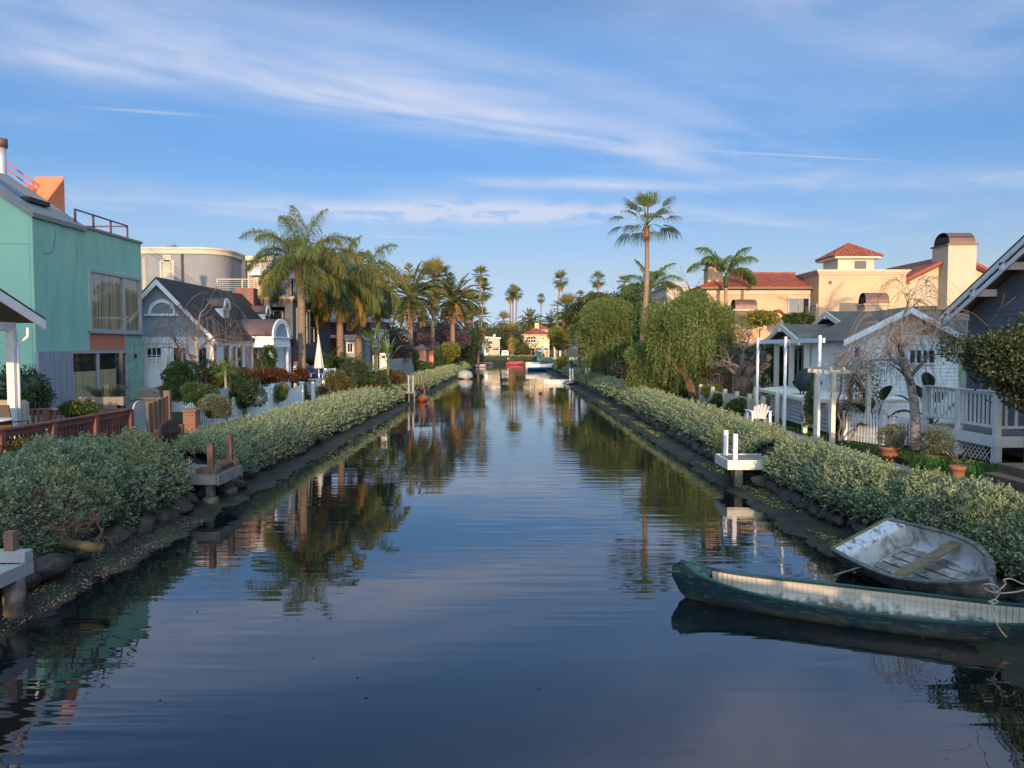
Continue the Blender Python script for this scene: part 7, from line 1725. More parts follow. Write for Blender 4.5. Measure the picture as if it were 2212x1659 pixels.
# big round-leaf plants on the right
p = at(1895, 905, 24.2)
big_leaf_plant('large_leaf_plant', 'dark big-leaved plant behind the white picket fence', (p.x, 24.4, 1.0), [(3.6, .9, .8, .6, .34), (2.6, .6, .6, .6, .32), (4.4, .7, .6, .6, .32), (5.6, .8, .7, .6, .34), (.4, .6, .6, .5, .3), (1.4, 1.1, .8, .5, .3), (4.9, 1.2, 1.1, .6, .4), (3.9, .5, .45, .55, .3), (3.2, 1.25, 1.15, .6, .4), (2.9, .9, .9, .6, .34), (5.2, .45, .5, .55, .3)], 'big_leaf', 'plant', None, 3, stem=.35)
p = at(1990, 850, 25.5)
big_leaf_plant('large_leaf_plant', 'dark big-leaved plant behind the bare weeping tree by the white deck', (p.x + .2, 25.2, 1.0), [(3.5, 1.1, 1.1, .65, .4), (2.6, .9, .9, .65, .38), (4.5, 1.0, 1.0, .65, .4), (3.9, 1.3, 1.3, .65, .42), (5.2, .8, .9, .6, .36), (3.2, .6, .7, .6, .36), (4.2, .5, .6, .55, .34)], 'big_leaf', 'plant', None, 4, stem=.4)
# ================================================================== TREES
# pepper trees on the right bank
YT1 = 45.8; b = atz(1499, 858, 1.0); c = at(1495, 712, YT1)
broad_tree('pepper_tree', 'nearest weeping pepper tree with a leaning reddish trunk on the right bank', (10.85, YT1, 1.0), (-.75, 0, 2.2), 2.2, .24, (c.x, YT1 + .6, c.z - .1), (2.6, 2.6, 2.75), 'pepper_leaf', 91, L=.15, W=.3, n=60000, lobes=20, bark='red_bark', strands=1900, strand_len=1.7, branches=4, depth=.6)
mb = MB(); a_ = at(1481, 812, YT1); b_ = at(1462, 797, YT1 - .3); c_ = at(1430, 760, YT1)
mb.tube([at(1488, 826, YT1), a_.lerp(b_, .4), b_, b_.lerp(c_, .5) + Vector((0, 0, .2)), c_], [.14, .12, .10, .07, .04], 8); br = mb.build('limb', 'red_bark', bpy.data.objects['pepper_tree'], True)
c2 = at(1430, 785, YT1 + 2.5)
broad_tree('pepper_tree', 'low drooping pepper tree crown between the nearest pepper tree and the thick-trunked one', (9.9, 50, 1.0), (.1, 0, 2.0), 2, .12, (c2.x, 50, c2.z + .05), (2.0, 2.2, 1.6), 'pepper_leaf', 92, L=.18, W=.26, n=18000, lobes=9, bark='red_bark', strands=1500, strand_len=1.3)
Y = 69; c = at(1345, 712, Y)
broad_tree('pepper_tree', 'thick-trunked weeping pepper tree left of the leaning palm', (at(1347, 800, Y).x, Y, 1.0), (.3, 0, 3.6), 3, .38, (c.x, Y, c.z), (4.3, 3.6, 3.0), 'pepper_leaf', 93, L=.21, W=.3, n=52000, lobes=20, bark='red_bark', strands=1300, strand_len=2.2, branches=4, depth=.6)
Y = 80; c = at(1282, 735, Y)
broad_tree('pepper_tree', 'farthest weeping pepper tree hanging over the footpath near the walkers', (at(1285, 800, Y).x, Y, 1.0), (-.2, 0, 2.6), 3, .25, (c.x + .2, Y, c.z - .2), (2.3, 3, 2.6), 'pepper_leaf', 94, L=.26, W=.26, n=15000, lobes=9, bark='red_bark', strands=1200, strand_len=2.0)
def easy_tree(name, u, v, Y, rw, rh, m, label, seed, group=None, n=9000, L=None, W=.5, bark='bark', lobes=10, dz=0):
    c = at(u, v, Y); L = L or max(.1, Y * .0026)
    return broad_tree(name, label, (c.x, Y, 1.0), (0, 0, max(.8, c.z - rh - 1 + .3)), 2, .12 + rw * .04, (c.x, Y, c.z), (rw, rw, rh), m, seed, L=L, W=W, n=n, lobes=lobes, bark=bark, group=group, branches=2)
easy_tree('dark_tree', 1252, 692, 95, 2.1, 2.6, 'dark_leaf', 'dark glossy-leaved tree behind the walkers on the right bank', 101, n=9000)
easy_tree('bushy_tree', 1300, 670, 95, 4.0, 2.4, 'olive_leaf', 'olive-green bushy tree behind the thick-trunked pepper tree', 102, n=11000)
easy_tree('bushy_tree', 1360, 660, 90, 3.2, 2.2, 'mid_leaf', 'mid-green bushy tree left of the leaning palm trunk', 103, n=9000)
easy_tree('bushy_tree', 1206, 735, 135, 1.9, 2.0, 'yellow_leaf', 'pale yellow-green tree beside the skirted palm on the right bank', 104, n=5000)
easy_tree('round_tree', 1100, 745, 212, 8.6, 7.5, 'dark_leaf', 'very dark round tree behind the white van', 105, n=9000, L=.5)
easy_tree('round_tree', 1132, 757, 200, 1.7, 1.5, 'olive_leaf', 'small round olive-green tree in front of the red-roofed house', 106, n=5000, L=.35)
for i, (u, v, Y, rw, rh, m, lab) in enumerate((
    (850, 745, 78, 2.2, 2.2, 'bougain_leaf', 'purplish bare-looking tree behind the third queen palm'), (815, 710, 74, 2.5, 2.0, 'dark_leaf', 'dark leafy tree behind the queen palms'),
    (905, 745, 105, 2.6, 2.4, 'bougain_leaf', 'mauve-flowering bush tree left of the stout fan palm'), (960, 735, 125, 3.6, 3.0, 'bougain_leaf', 'mauve-grey bush tree right of the stout fan palm'),
    (985, 745, 135, 3.8, 3.4, 'dark_leaf', 'dark tree below the arching date palm'), (1020, 735, 150, 3.2, 3.4, 'dark_leaf', 'dark tree behind the slim palm trunks'),
    (928, 720, 130, 4.0, 3.0, 'dark_leaf', 'dark tree crown behind the stout fan palm'), (870, 770, 85, 1.8, 1.5, 'mid_leaf', 'green bush tree above the grey plank fence'),
    (960, 768, 112, 2.4, 1.6, 'yellow_leaf', 'bright yellow-green shrub tree beside the stout fan palm trunk'), (1068, 742, 225, 5, 3.5, 'dark_leaf', 'dark trees behind the white far house'),
    (1195, 735, 230, 6, 3.5, 'mid_leaf', 'green tree right of the red-roofed house'), (1165, 716, 262, 7, 2.6, 'olive_leaf', 'dry olive tree between the date palms behind the red roof'),
    (1080, 728, 300, 9, 3.2, 'olive_leaf', 'low olive treetops on the skyline beneath the hills'), (1222, 712, 150, 2.4, 2.6, 'olive_leaf', 'loose olive-green tree below the curved-trunk palm'),
    (1450, 690, 78, 2.4, 2.6, 'olive_leaf', 'olive tree in front of the pale house with the dark awning'), (1430, 720, 66, 2.2, 2.4, 'pepper_leaf', 'green tree between the leaning palm and the nearest pepper tree'))):
    easy_tree('garden_tree', u, v, Y, rw, rh, m, lab, 110 + i, 'garden trees behind the banks', n=4500 if Y < 140 else 3000)
# cypress
p = at(942, 790, 100)
for i, (u, Y) in enumerate(((944, 100), (951, 101))):
    p = at(u, 775, Y); shrub('column_shrub', (p.x, Y, 2.6), (.42, .42, 1.9), 'mid_leaf', ('narrow green column shrub nearest the salmon pillar', 'narrow green column shrub right of the one by the salmon pillar')[i], 'column shrubs on the left bank', L=.2, n=900)
# bare trees
def bare(name, label, base, top, r, seed, spread, L0, hang, bark='pale_bark', twig='twig', depth=4, tw=.007, k=(2, 3), strands_out=.3, nlow=3, leafm=None, lean=0, up=0.0):
    rng = np.random.default_rng(seed); t = thing(name, label, 'tree', tuple(base)); b = Vector(base); tp = Vector(top); mb = MB(); tips = []; tb = MB()
    mb.tube(curve_pts(b, tp, (lean, 0, 0), 7), [r * (1.2 - .08 * i) for i in range(7)], 9)
    for i in range(nlow + 2):
        a = i * 2.4 + seed; f = .62 + .38 * i / (nlow + 1); p = b.lerp(tp, f) + Vector((lean * math.sin(PI * f), 0, 0))
        grow(mb if i > 99 else tb, p, (math.cos(a) * .9, math.sin(a) * .9, .75 + up), L0 * (1.05 - .1 * i), r * .5, depth, rng, tips, spread=spread, k=k, wig=.16, shrink=.74)
    grow(tb, tp, (0.1, 0, 1), L0, r * .55, depth, rng, tips, spread=spread, k=k, wig=.14)
    mb.build('trunk', bark, t, True); tb.build('branches', bark if twig is None else twig, t)
    if hang:
        hb = MB(); weeping_strands(hb, tips, hang, rng, tw, out=strands_out); hb.build('hanging_twigs', twig or bark, t)
    if leafm:
        P = np.array([list(p) for p, d in tips]); P = np.repeat(P, 2, 0) + rng.normal(size=(len(P) * 2, 3)) * .12; np_obj('leaves', leafs(P, rng.normal(size=P.shape), .07, .04), 4, leafm, t)
    return t
Y = 22.3; b = at(1976, 960, Y); tp = at(1957, 740, Y)
bare('bare_weeping_tree', 'leafless weeping tree with mottled trunk in front of the white cottage wing', (b.x, Y, 1.0), (tp.x, Y + .3, tp.z - .2), .13, 3, .48, .80, 1.6, twig='twig', depth=5, lean=.18, tw=.005)
Y = 33.2; b = at(427, 830, Y); tp = at(424, 725, Y)
bare('bare_weeping_tree', 'leafless weeping birch with white trunk in front of the blue-grey cottage', (b.x, Y, 1.0), (tp.x, Y, tp.z), .11, 8, .55, 1.0, 1.7, twig='twig_red', depth=4, tw=.008)
Y = 41; b = at(1606, 842, Y); tp = at(1606, 800, Y)
bare('pollarded_tree', 'bare reddish twiggy tree with a swollen trunk above the cream picket fence', (b.x, Y, 1.0), (tp.x - .1, Y, tp.z), .3, 12, .48, .95, 0, bark='bark', twig='twig_red', depth=5, up=.1, k=(2, 3))
mb = MB(); mb.lathe((b.x, Y, 1.2), [(.25, 0), (.42, .25), (.55, .8), (.4, 1.1), (.2, 1.3)], 10)
bpy.data.objects['pollarded_tree']; mb.build('burl', 'bark', bpy.data.objects['pollarded_tree'], True)
Y = 60; b = at(1490, 700, Y); tp = at(1490, 640, Y)
bare('bare_shrub_tree', 'leafless grey-brown treetop behind the nearest pepper tree by the villa chimney', (b.x, Y, 1.0), (b.x, Y, at(1490, 640, Y).z), .12, 15, .4, 1.0, 0, twig='twig', depth=4, up=.6)
# papaya
Y = 30.5; b = at(487, 860, Y)
t = thing('papaya_tree', 'young papaya with lobed bright leaves before the white picket fence', 'plant', (b.x, Y, 1.0)); tp = at(486, 800, Y)
mb = MB(); mb.tube([(b.x, Y, 1.0), (b.x + .03, Y, 2.2), (tp.x, Y, tp.z)], [.06, .05, .045], 8); mb.build('stem', 'papaya_stem', t, True); Vs = []; Ts = []
rng = np.random.default_rng(2)
for i in range(18):
    e = 1.1 - 1.5 * i / 18; az = i * 2.4; d = (math.cos(az) * math.cos(e), math.sin(az) * math.cos(e), math.sin(e)); fan_leaf(tp, d, .42, .30, 9, rng, Vs, Ts, .9, .6, spread=4.4, segw=.55)
np_obj('leaves', np.concatenate(Vs), 4, 'papaya_leaf', t, tone=np.concatenate(Ts))
# right near round-leaf bush
c = at(2140, 790, 17.2)
t = broad_tree('leafy_bush', 'dense small-leaved dark bush with pale new leaves overhanging the white deck railing', (11.7, 17.3, 1.0), (-.1, -.1, 1.5), 1, .09, (11.45, 17.2, 3.72), (2.0, 1.4, 1.25), 'bush_leaf', 141, L=.08, W=.5, n=34000, lobes=15, depth=.7, lower=-.95)
# ================================================================== SHRUBS
SG = 'garden shrubs along the banks'
for (u, v, Y, r, m, lab, L) in (
    (60, 995, 17.6, (.42, 1.6, .42), 'olive_leaf', 'yellow-green scrambling shrub at the foot of the red fence, near the left edge', .055),
    (170, 958, 20.0, (.35, 1.3, .33), 'dark_leaf', 'dark scrambling shrub against the middle of the red fence', .06),
    (245, 925, 22.2, (.35, .7, .33), 'brown_leaf', 'brownish shrub at the corner of the red fence by the grey gate', .06),
    (390, 815, 30.5, (.75, .8, .75), 'mid_leaf', 'bright green bush with yellow flowers in front of the cottage door windows', .09),
    (375, 845, 29.6, (.8, .8, .6), 'mid_leaf', 'light green bush just right of the barbecue', .09),
    (468, 815, 32.5, (.85, .9, .75), 'olive_leaf', 'brown-green bush between the birch and the papaya', .09),
    (430, 855, 28.8, (.85, .8, .55), 'fern_green', 'feathery grey-green shrub before the short picket fence', .08),
    (470, 880, 27.8, (.8, .8, .5), 'grey_leaf', 'silvery fine shrub behind the hedge, right of the brick pillar', .07),
    (525, 850, 32.0, (.85, .9, .85), 'dark_leaf', 'very dark bush left of the white board fence', .09),
    (572, 795, 38.0, (.75, .8, 1.0), 'fern_green', 'tall feathery shrub in front of the cottage porch column', .10),
    (520, 805, 38.5, (.9, 1.0, .4), 'red_leaf', 'dark red-leaved shrub under the triple window', .10),
    (590, 812, 37.0, (1.3, 1.0, .42), 'red_leaf', 'wide rusty red shrub along the top of the white board fence', .10),
    (650, 815, 42.0, (.6, .7, .55), 'red_leaf', 'rusty red shrub beside the blue loungers', .11),
    (607, 850, 36.0, (.38, .4, .55), 'mid_leaf', 'leafy rose bush on the middle of the white board fence', .08),
    (651, 845, 41.3, (.42, .5, .82), 'mid_leaf', 'tall clipped green column at the end of the white board fence', .09),
    (698, 845, 43.5, (.4, .5, .4), 'brown_leaf', 'small reddish shrub against the second white fence', .09),
    (733, 830, 45.5, (.95, 1.0, .85), 'olive_leaf', 'olive-brown shrub right of the closed umbrella', .11),
    (765, 815, 48.0, (1.2, 1.2, 1.1), 'dark_leaf', 'dark blue-green shrub above the left hedge', .12),
    (775, 800, 50.0, (.7, .8, .55), 'mid_leaf', 'lighter green shrub among the dark ones left of the plank fence', .12),
    (800, 835, 50.0, (1.2, 1.4, .8), 'brown_leaf', 'brown-grey shrub beside the hedge before the plank fence', .12),
    (835, 815, 58.0, (1.3, 1.6, .9), 'brown_leaf', 'rust-brown shrub against the grey plank fence', .13),
    (720, 790, 52.0, (2.0, 1.4, .8), 'fern_green', 'broad green bush behind the white garden wall', .13),
    (905, 795, 88.0, (1.8, 2.0, .9), 'mid_leaf', 'green shrub below the salmon-coloured hut', .18),
    (925, 800, 92.0, (1.4, 2.0, .7), 'dark_leaf', 'dark shrub below the salmon pillar', .18),
    (965, 782, 118.0, (2.2, 4, 1.4), 'dark_leaf', 'dark shrubs behind the far left hedge', .25),
    (998, 780, 140.0, (2.4, 5, 1.5), 'dark_leaf', 'dark shrub bank near the end of the left hedge', .28),
    (1018, 772, 160.0, (2.4, 6, 1.6), 'dark_leaf', 'dark shrub at the far end of the left bank', .3),
    (1215, 785, 112.0, (.9, 6, 1.0), 'yellow_leaf', 'clipped yellow-green hedge beside the far right footpath', .22),
    (1295, 808, 76.0, (1.1, 1.4, .9), 'big_leaf', 'dark bush with white blossoms under the farthest pepper tree', .16),
    (1322, 815, 70.0, (1.0, 1.3, .9), 'dark_leaf', 'dark green bush left of the thick reddish trunk', .16),
    (1375, 815, 62.0, (1.0, 1.3, 1.0), 'brown_leaf', 'purple-brown bush right of the thick reddish trunk', .15),
    (1400, 835, 56.0, (1.3, 1.3, .6), 'grey_leaf', 'blue-green low plants beside the right footpath', .13),
    (1420, 820, 58.0, (1.8, 1.3, 1.0), 'dark_leaf', 'dark undergrowth below the low pepper crown', .15),
    (1452, 820, 52.0, (1.0, 1.3, 1.0), 'yellow_leaf', 'yellow-flecked bush left of the leaning reddish trunk', .13),
    (1470, 848, 48.0, (.9, 1.0, .5), 'mid_leaf', 'green plants at the foot of the leaning reddish trunk', .12),
    (1525, 795, 46.5, (.7, .8, .8), 'orange_leaf', 'orange-leaved shrub right of the leaning reddish trunk', .13),
    (1530, 845, 41.0, (.6, .9, .5), 'yellow_leaf', 'yellow-green shrub in front of the cream picket fence', .10),
    (1555, 865, 38.0, (.5, .7, .4), 'mid_leaf', 'green plant with yellow blossoms below the cream fence posts', .10),
    (1590, 880, 34.0, (.5, .8, .35), 'mid_leaf', 'green plant with red blossoms left of the white garden chair', .09),
    (1690, 800, 38.5, (.9, .8, 1.6), 'dark_leaf', 'dark climbing plant in the shade left of the cottage porch', .11),
    (1470, 790, 56.0, (2.0, 1.5, 1.6), 'dark_leaf', 'dark shrub mass behind the nearest pepper tree trunk', .15),
    (1600, 770, 45.5, (1.6, 1.0, .8), 'grey_leaf', 'grey-green shrubs behind the black iron fence', .13)):
    p = at(u, v, Y); shrub('garden_shrub', (p.x, Y, p.z), r, m, lab, SG, L=L * .9, dense=.9)

N = 90; rng = np.random.default_rng(77); x = rng.uniform(-6.6, 6.0, N); y = 8.5 + rng.random(N) ** 1.5 * 30; x = np.where(rng.random(N) < .6, np.where(rng.random(N) < .5, -6.9 + rng.random(N) * .9, 5.9 - rng.random(N) * .9), x)
o = np_obj('floating_leaves', leafs(np.stack([x, y, np.full(N, .004)], 1), rng.normal(size=(N, 3)) * [1, 1, 0.02], rng.uniform(.03, .07, N), .03, curl=.05), 4, 'brown_leaf'); tag(o, 'scattered small dead leaves floating on the canal', 'leaves', kind='stuff')
# ================================================================== DOCKS
def dock_planks(mb, x0, x1, y0, y1, z, n, th=.04):
    for i in range(n): a = x0 + (x1 - x0) * i / n; mb.box(a + .006, a + (x1 - x0) / n - .006, y0, y1, z - th, z)
t = thing('wooden_dock', 'weathered wooden landing with two brown mooring posts on the left bank', 'dock', (-8.3, 20, .8))
mb = MB(); dock_planks(mb, -9.6, -7.42, 19.15, 20.75, .84, 15); mb.build('planks', 'grey_wood', t)
mb = MB(); mb.box(-7.40, -7.34, 19.1, 20.8, .56, .82); mb.box(-9.5, -7.41, 19.08, 19.14, .58, .80); mb.box(-9.5, -7.41, 20.76, 20.82, .58, .8); mb.build('fascia', 'grey_wood', t)
for y in (19.3, 20.6):
    mb = MB(); mb.box(-7.68, -7.54, y - .07, y + .07, .845, 1.62 if y < 20 else 1.66); mb.build('mooring_post', 'brown_wood', t)
    mb = MB(); mb.box(-7.95, -7.40, y - .13, y - .075, .85, .98); mb.box(-7.95, -7.40, y + .075, y + .13, .85, .98); mb.build('brace', 'brown_wood', t)
    mb = MB(); mb.box(-7.72, -7.54, y - .09, y + .09, .1, .555); mb.build('pile', 'wet_concrete', t)
    mb = MB(); mb.lathe((-7.63, y, -.02), [(.2, 0), (.21, .2), (.17, .26)], 10); mb.build('pile_footing', 'wet_concrete', t, True)
mb = MB(); mb.box(-7.54, -7.46, 19.43, 20.5, .86, .96); mb.build('curb', 'dark_wood', t)
t = thing('grey_dock', 'grey painted dock with a short post at the lower left edge', 'dock', (-8.4, 10.5, .8))
mb = MB(); mb.box(-10, -7.32, 8.6, 11.28, .74, .79); mb.build('deck', 'grey_board', t); mb = MB(); mb.box(-7.31, -7.25, 8.6, 11.5, .60, .80); mb.build('fascia', 'grey_board', t)
mb = MB(); mb.box(-10, -7.25, 11.29, 11.5, .80, .97); mb.build('curb', 'grey_board', t, bevel=.01)
p = at(25, 1180, 11.4); mb = MB(); mb.box(p.x - .07, p.x + .07, 11.33, 11.46, .97, at(25, 1147, 11.4).z); mb.build('mooring_post', 'brown_wood', t)
mb = MB(); p = at(30, 1270, 11.2); mb.tube([(p.x, 11.2, -.05), (p.x, 11.2, .6)], .15, 12); mb.build('pile', 'wet_concrete', t, True)
for i, (u, v, Y, lab, m, pm) in enumerate(((885, 842, 56.2, 'small grey dock with twin pale posts at the gap in the left hedge', 'grey_wood', 'grey_board'), (908, 832, 62, 'small dark dock with twin brown posts just beyond the pale-post dock', 'dark_wood', 'brown_wood'))):
    x = at(u, v, Y).x; t = thing('small_dock', lab, 'dock', (x, Y, .8), 'small docks on the left bank')
    mb = MB(); mb.box(-8.7, x + .45, Y - .7, Y + .7, .72, .84); mb.box(x + .451, x + .5, Y - .72, Y + .72, .5, .86); mb.build('deck', m, t)
    for s_ in (0, .32):
        mb = MB(); mb.box(x - .05 + s_, x + .07 + s_, Y - .62, Y - .5, .845, 2.0); mb.build('mooring_post', pm, t)
        mb = MB(); mb.box(x - .05 + s_ * 1.2, x + .07 + s_ * 1.2, Y - .5, Y - .3, -.1, .7); mb.build('pile', 'wet_concrete', t)
p = at(853, 822, 62.5); t = thing('path_bollard', 'short pale square post standing in the left hedge', 'bollard', (p.x, 60, 1.0)); mb = MB(); mb.box(-9.95, -9.75, 60, 60.2, 1.0, 2.0); mb.build('post', 'grey_board', t); mb = MB(); mb.box(-9.97, -9.73, 59.98, 60.22, 2.0, 2.05); mb.build('cap', 'grey_board', t)
# right landing
t = thing('white_landing', 'white-edged landing with two white posts on the right bank', 'dock', (7, 22, .8))
p = at(1533, 965, 22.0)
mb = MB(); dock_planks(mb, 6.18, 7.9, 21.72, 22.98, .80, 12); mb.build('planks', 'grey_wood', t)
mb = MB(); mb.box(6.12, 6.17, 21.66, 23.04, .55, .82); mb.box(6.17, 7.6, 21.66, 21.715, .55, .82); mb.box(6.17, 7.6, 22.985, 23.04, .55, .82); mb.build('fascia', 'warm_white', t)
for y in (21.86, 22.84):
    mb = MB(); mb.box(6.32, 6.44, y - .06, y + .06, .805, 1.55); mb.build('mooring_post', 'bright_white', t)
    mb = MB(); mb.box(6.36, 6.58, y - .1, y + .1, -.05, .55); mb.build('pile', 'wet_concrete', t)
# ================================================================== CANOE
def loft(rings, closed=False):
    k = len(rings[0]); m_ = MB(); vs = [p for r in rings for p in r]; m_.add(vs, [(i * k + j, i * k + j + 1, (i + 1) * k + j + 1, (i + 1) * k + j) for i in range(len(rings) - 1) for j in range(k - 1)]); return m_
def place(mbs, origin, d, up=(0, 0, 1), tilt=0.0):
    """local x along the boat, y across, z up -> world"""
    d = Vector((d[0], d[1], 0)).normalized(); s_ = Vector((-d.y, d.x, 0)); u = Vector((0, 0, 1)); c, n_ = math.cos(tilt), math.sin(tilt)
    s2 = s_ * c + u * n_; u2 = u * c - s_ * n_
    for q in mbs: q.v = [tuple(Vector(origin) + d * x + s2 * y + u2 * z) for x, y, z in q.v]
def canoe(A_, B_, label):
    L_ = (B_ - A_).length / 2; N_ = 56; hb = .50
    beam = lambda t: hb * max(0, 1 - abs(t) ** 2.3) ** .85
    sheer = lambda t: .30 + .10 * abs(t) ** 2 + .27 * abs(t) ** 6 - .16 * max(0, (abs(t) - .94) / .06) ** 2
    keel = lambda t: -.07 + .05 * abs(t) ** 3 + (.10 * max(0, (abs(t) - .93) / .07) ** 2)
    def ring(t, inner=0.0):
        b = max(.012, beam(t) - inner); s_ = sheer(t); k_ = keel(t) + inner; r = []
        for j in range(17):
            a = -PI / 2 + PI * j / 16; ca, sa = math.cos(a), math.sin(a)
            y = b * math.copysign(abs(sa) ** .75, sa); z = s_ - (s_ - k_) * abs(ca) ** .62 if abs(ca) > 1e-6 else s_
            z = s_ - (s_ - k_) * (abs(ca) ** .62 if abs(ca) > 1e-6 else 0); r.append((t * L_, y * (1 + .05 * abs(ca)), z))
        return r
    ts = [math.sin(-PI / 2 + PI * i / N_) * .0 + (-1 + 2 * i / N_) for i in range(N_ + 1)]
    # stems curve outwards: shift x of the ends by height
    def stem(r, t):
        e = max(0, abs(t) - .9) / .1; out = []
        for x, y, z in r: out.append((x + math.copysign(1, t) * e * (-.22 * (1 - min(1, (z + .07) / .45)) + .05 - .20 * max(0, (z - .42) / .25) ** 2), y, z))
        return out
    hull = loft([stem(ring(t), t) for t in ts]); ti = [-.80 + 1.60 * i / 44 for i in range(45)]
    inner = loft([[(x, y, min(z, sheer(t) - .012)) for x, y, z in ring(t, .022)] for t in ti])
    gun = []
    for s_ in (-1, 1):
        g = MB(); pts = [(t * L_, s_ * (beam(t) + .006), sheer(t) + .008) for t in [-.92 + 1.84 * i / 50 for i in range(51)]]
        for a, b in zip(pts, pts[1:]): g.bar(a, b, .045, .032)
        gun.append(g)
    decks = []
    for s_ in (-1, 1):
        dk = MB(); tt = [s_ * (.80 + .165 * i / 10) for i in range(11)]
        l_ = [(t * L_, beam(t) - .004, sheer(t) + .004) for t in tt]; c_ = [(t * L_, 0, sheer(t) + .035) for t in tt]; r_ = [(t * L_, -beam(t) + .004, sheer(t) + .004) for t in tt]
        dk.add(l_ + c_ + r_, [(i, i + 1, 11 + i + 1, 11 + i) for i in range(10)] + [(11 + i, 11 + i + 1, 22 + i + 1, 22 + i) for i in range(10)]); decks.append(dk)
    ribs = MB()
    for i in range(62):
        t = -.79 + 1.58 * i / 61; r = ring(t, .030); w_ = .0125 * L_
        r = [(x, y, min(z, sheer(t) - .02)) for x, y, z in r]
        for (a, b) in zip(r, r[1:]):
            ribs.add([(a[0] - w_, a[1], a[2]), (a[0] + w_, a[1], a[2]), (b[0] + w_, b[1], b[2]), (b[0] - w_, b[1], b[2])], [(0, 1, 2, 3)])
    mid = (A_ + B_) / 2; d = B_ - A_
    allm = [hull, inner, ribs] + gun + decks; place(allm, (mid.x, mid.y, 0.0), d, tilt=R(4))
    t = thing('canoe', label, 'canoe', (mid.x, mid.y, 0))
    hull.build('hull', 'canoe_skin', t, True); inner.build('interior', 'canoe_gap', t, True); ribs.build('ribs', 'canoe_inside', t, True)
    for g in gun: g.build('gunwale', 'teal_paint', t)
    for g in decks: g.build('end_deck', 'canoe_skin', t, True)
    return t, mid
mat('canoe_gap', (.09, .07, .055), rough=.9)
A_ = Vector((2.62, 12.25, 0)); B_ = Vector((7.95, 9.95, 0))
ct, cm = canoe(A_, B_, 'dark blue-green old canoe with white ribbed inside, moored at the lower right')
# rope
def wp(u, v, Y): return at(u, v, Y)
t = thing('mooring_rope', 'looped grey rope tied round the right end of the canoe', 'rope', tuple(wp(2140, 1300, 10.4)))
mb = MB()
def spline(pts, n=8):
    out = []; P = [pts[0]] + pts + [pts[-1]]
    for i in range(1, len(P) - 2):
        for k in range(n):
            s = k / n; a, b, c, d = P[i - 1], P[i], P[i + 1], P[i + 2]
            out.append(.5 * ((2 * b) + (c - a) * s + (2 * a - 5 * b + 4 * c - d) * s * s + (3 * b - a - 3 * c + d) * s ** 3))
    out.append(pts[-1]); return out
Yk = 10.35
mb.tube(spline([wp(u, v, Yk + dy) for u, v, dy in ((2143, 1302, .05), (2160, 1280, 0), (2150, 1265, -.05), (2128, 1262, 0), (2125, 1270, .1), (2150, 1281, .1), (2185, 1280, .1), (2212, 1275, .1), (2240, 1268, .1))]), .011, 7)
mb.tube(spline([wp(u, v, Yk + dy) for u, v, dy in ((2150, 1282, .08), (2172, 1262, .1), (2168, 1253, .1), (2185, 1251, .1), (2212, 1262, .1), (2240, 1260, .1))]), .011, 7)
mb.tube(spline([wp(u, v, Yk + dy) for u, v, dy in ((2143, 1300, .02), (2146, 1330, -.25), (2160, 1360, -.3), (2180, 1380, -.2), (2196, 1384, 0))]), .010, 7)
mb.tube(spline([wp(u, v, Yk) for u, v in ((2136, 1298), (2144, 1304), (2156, 1300), (2146, 1296), (2136, 1302))], 6), .013, 7)
mb.build('rope', 'rope', t, True)
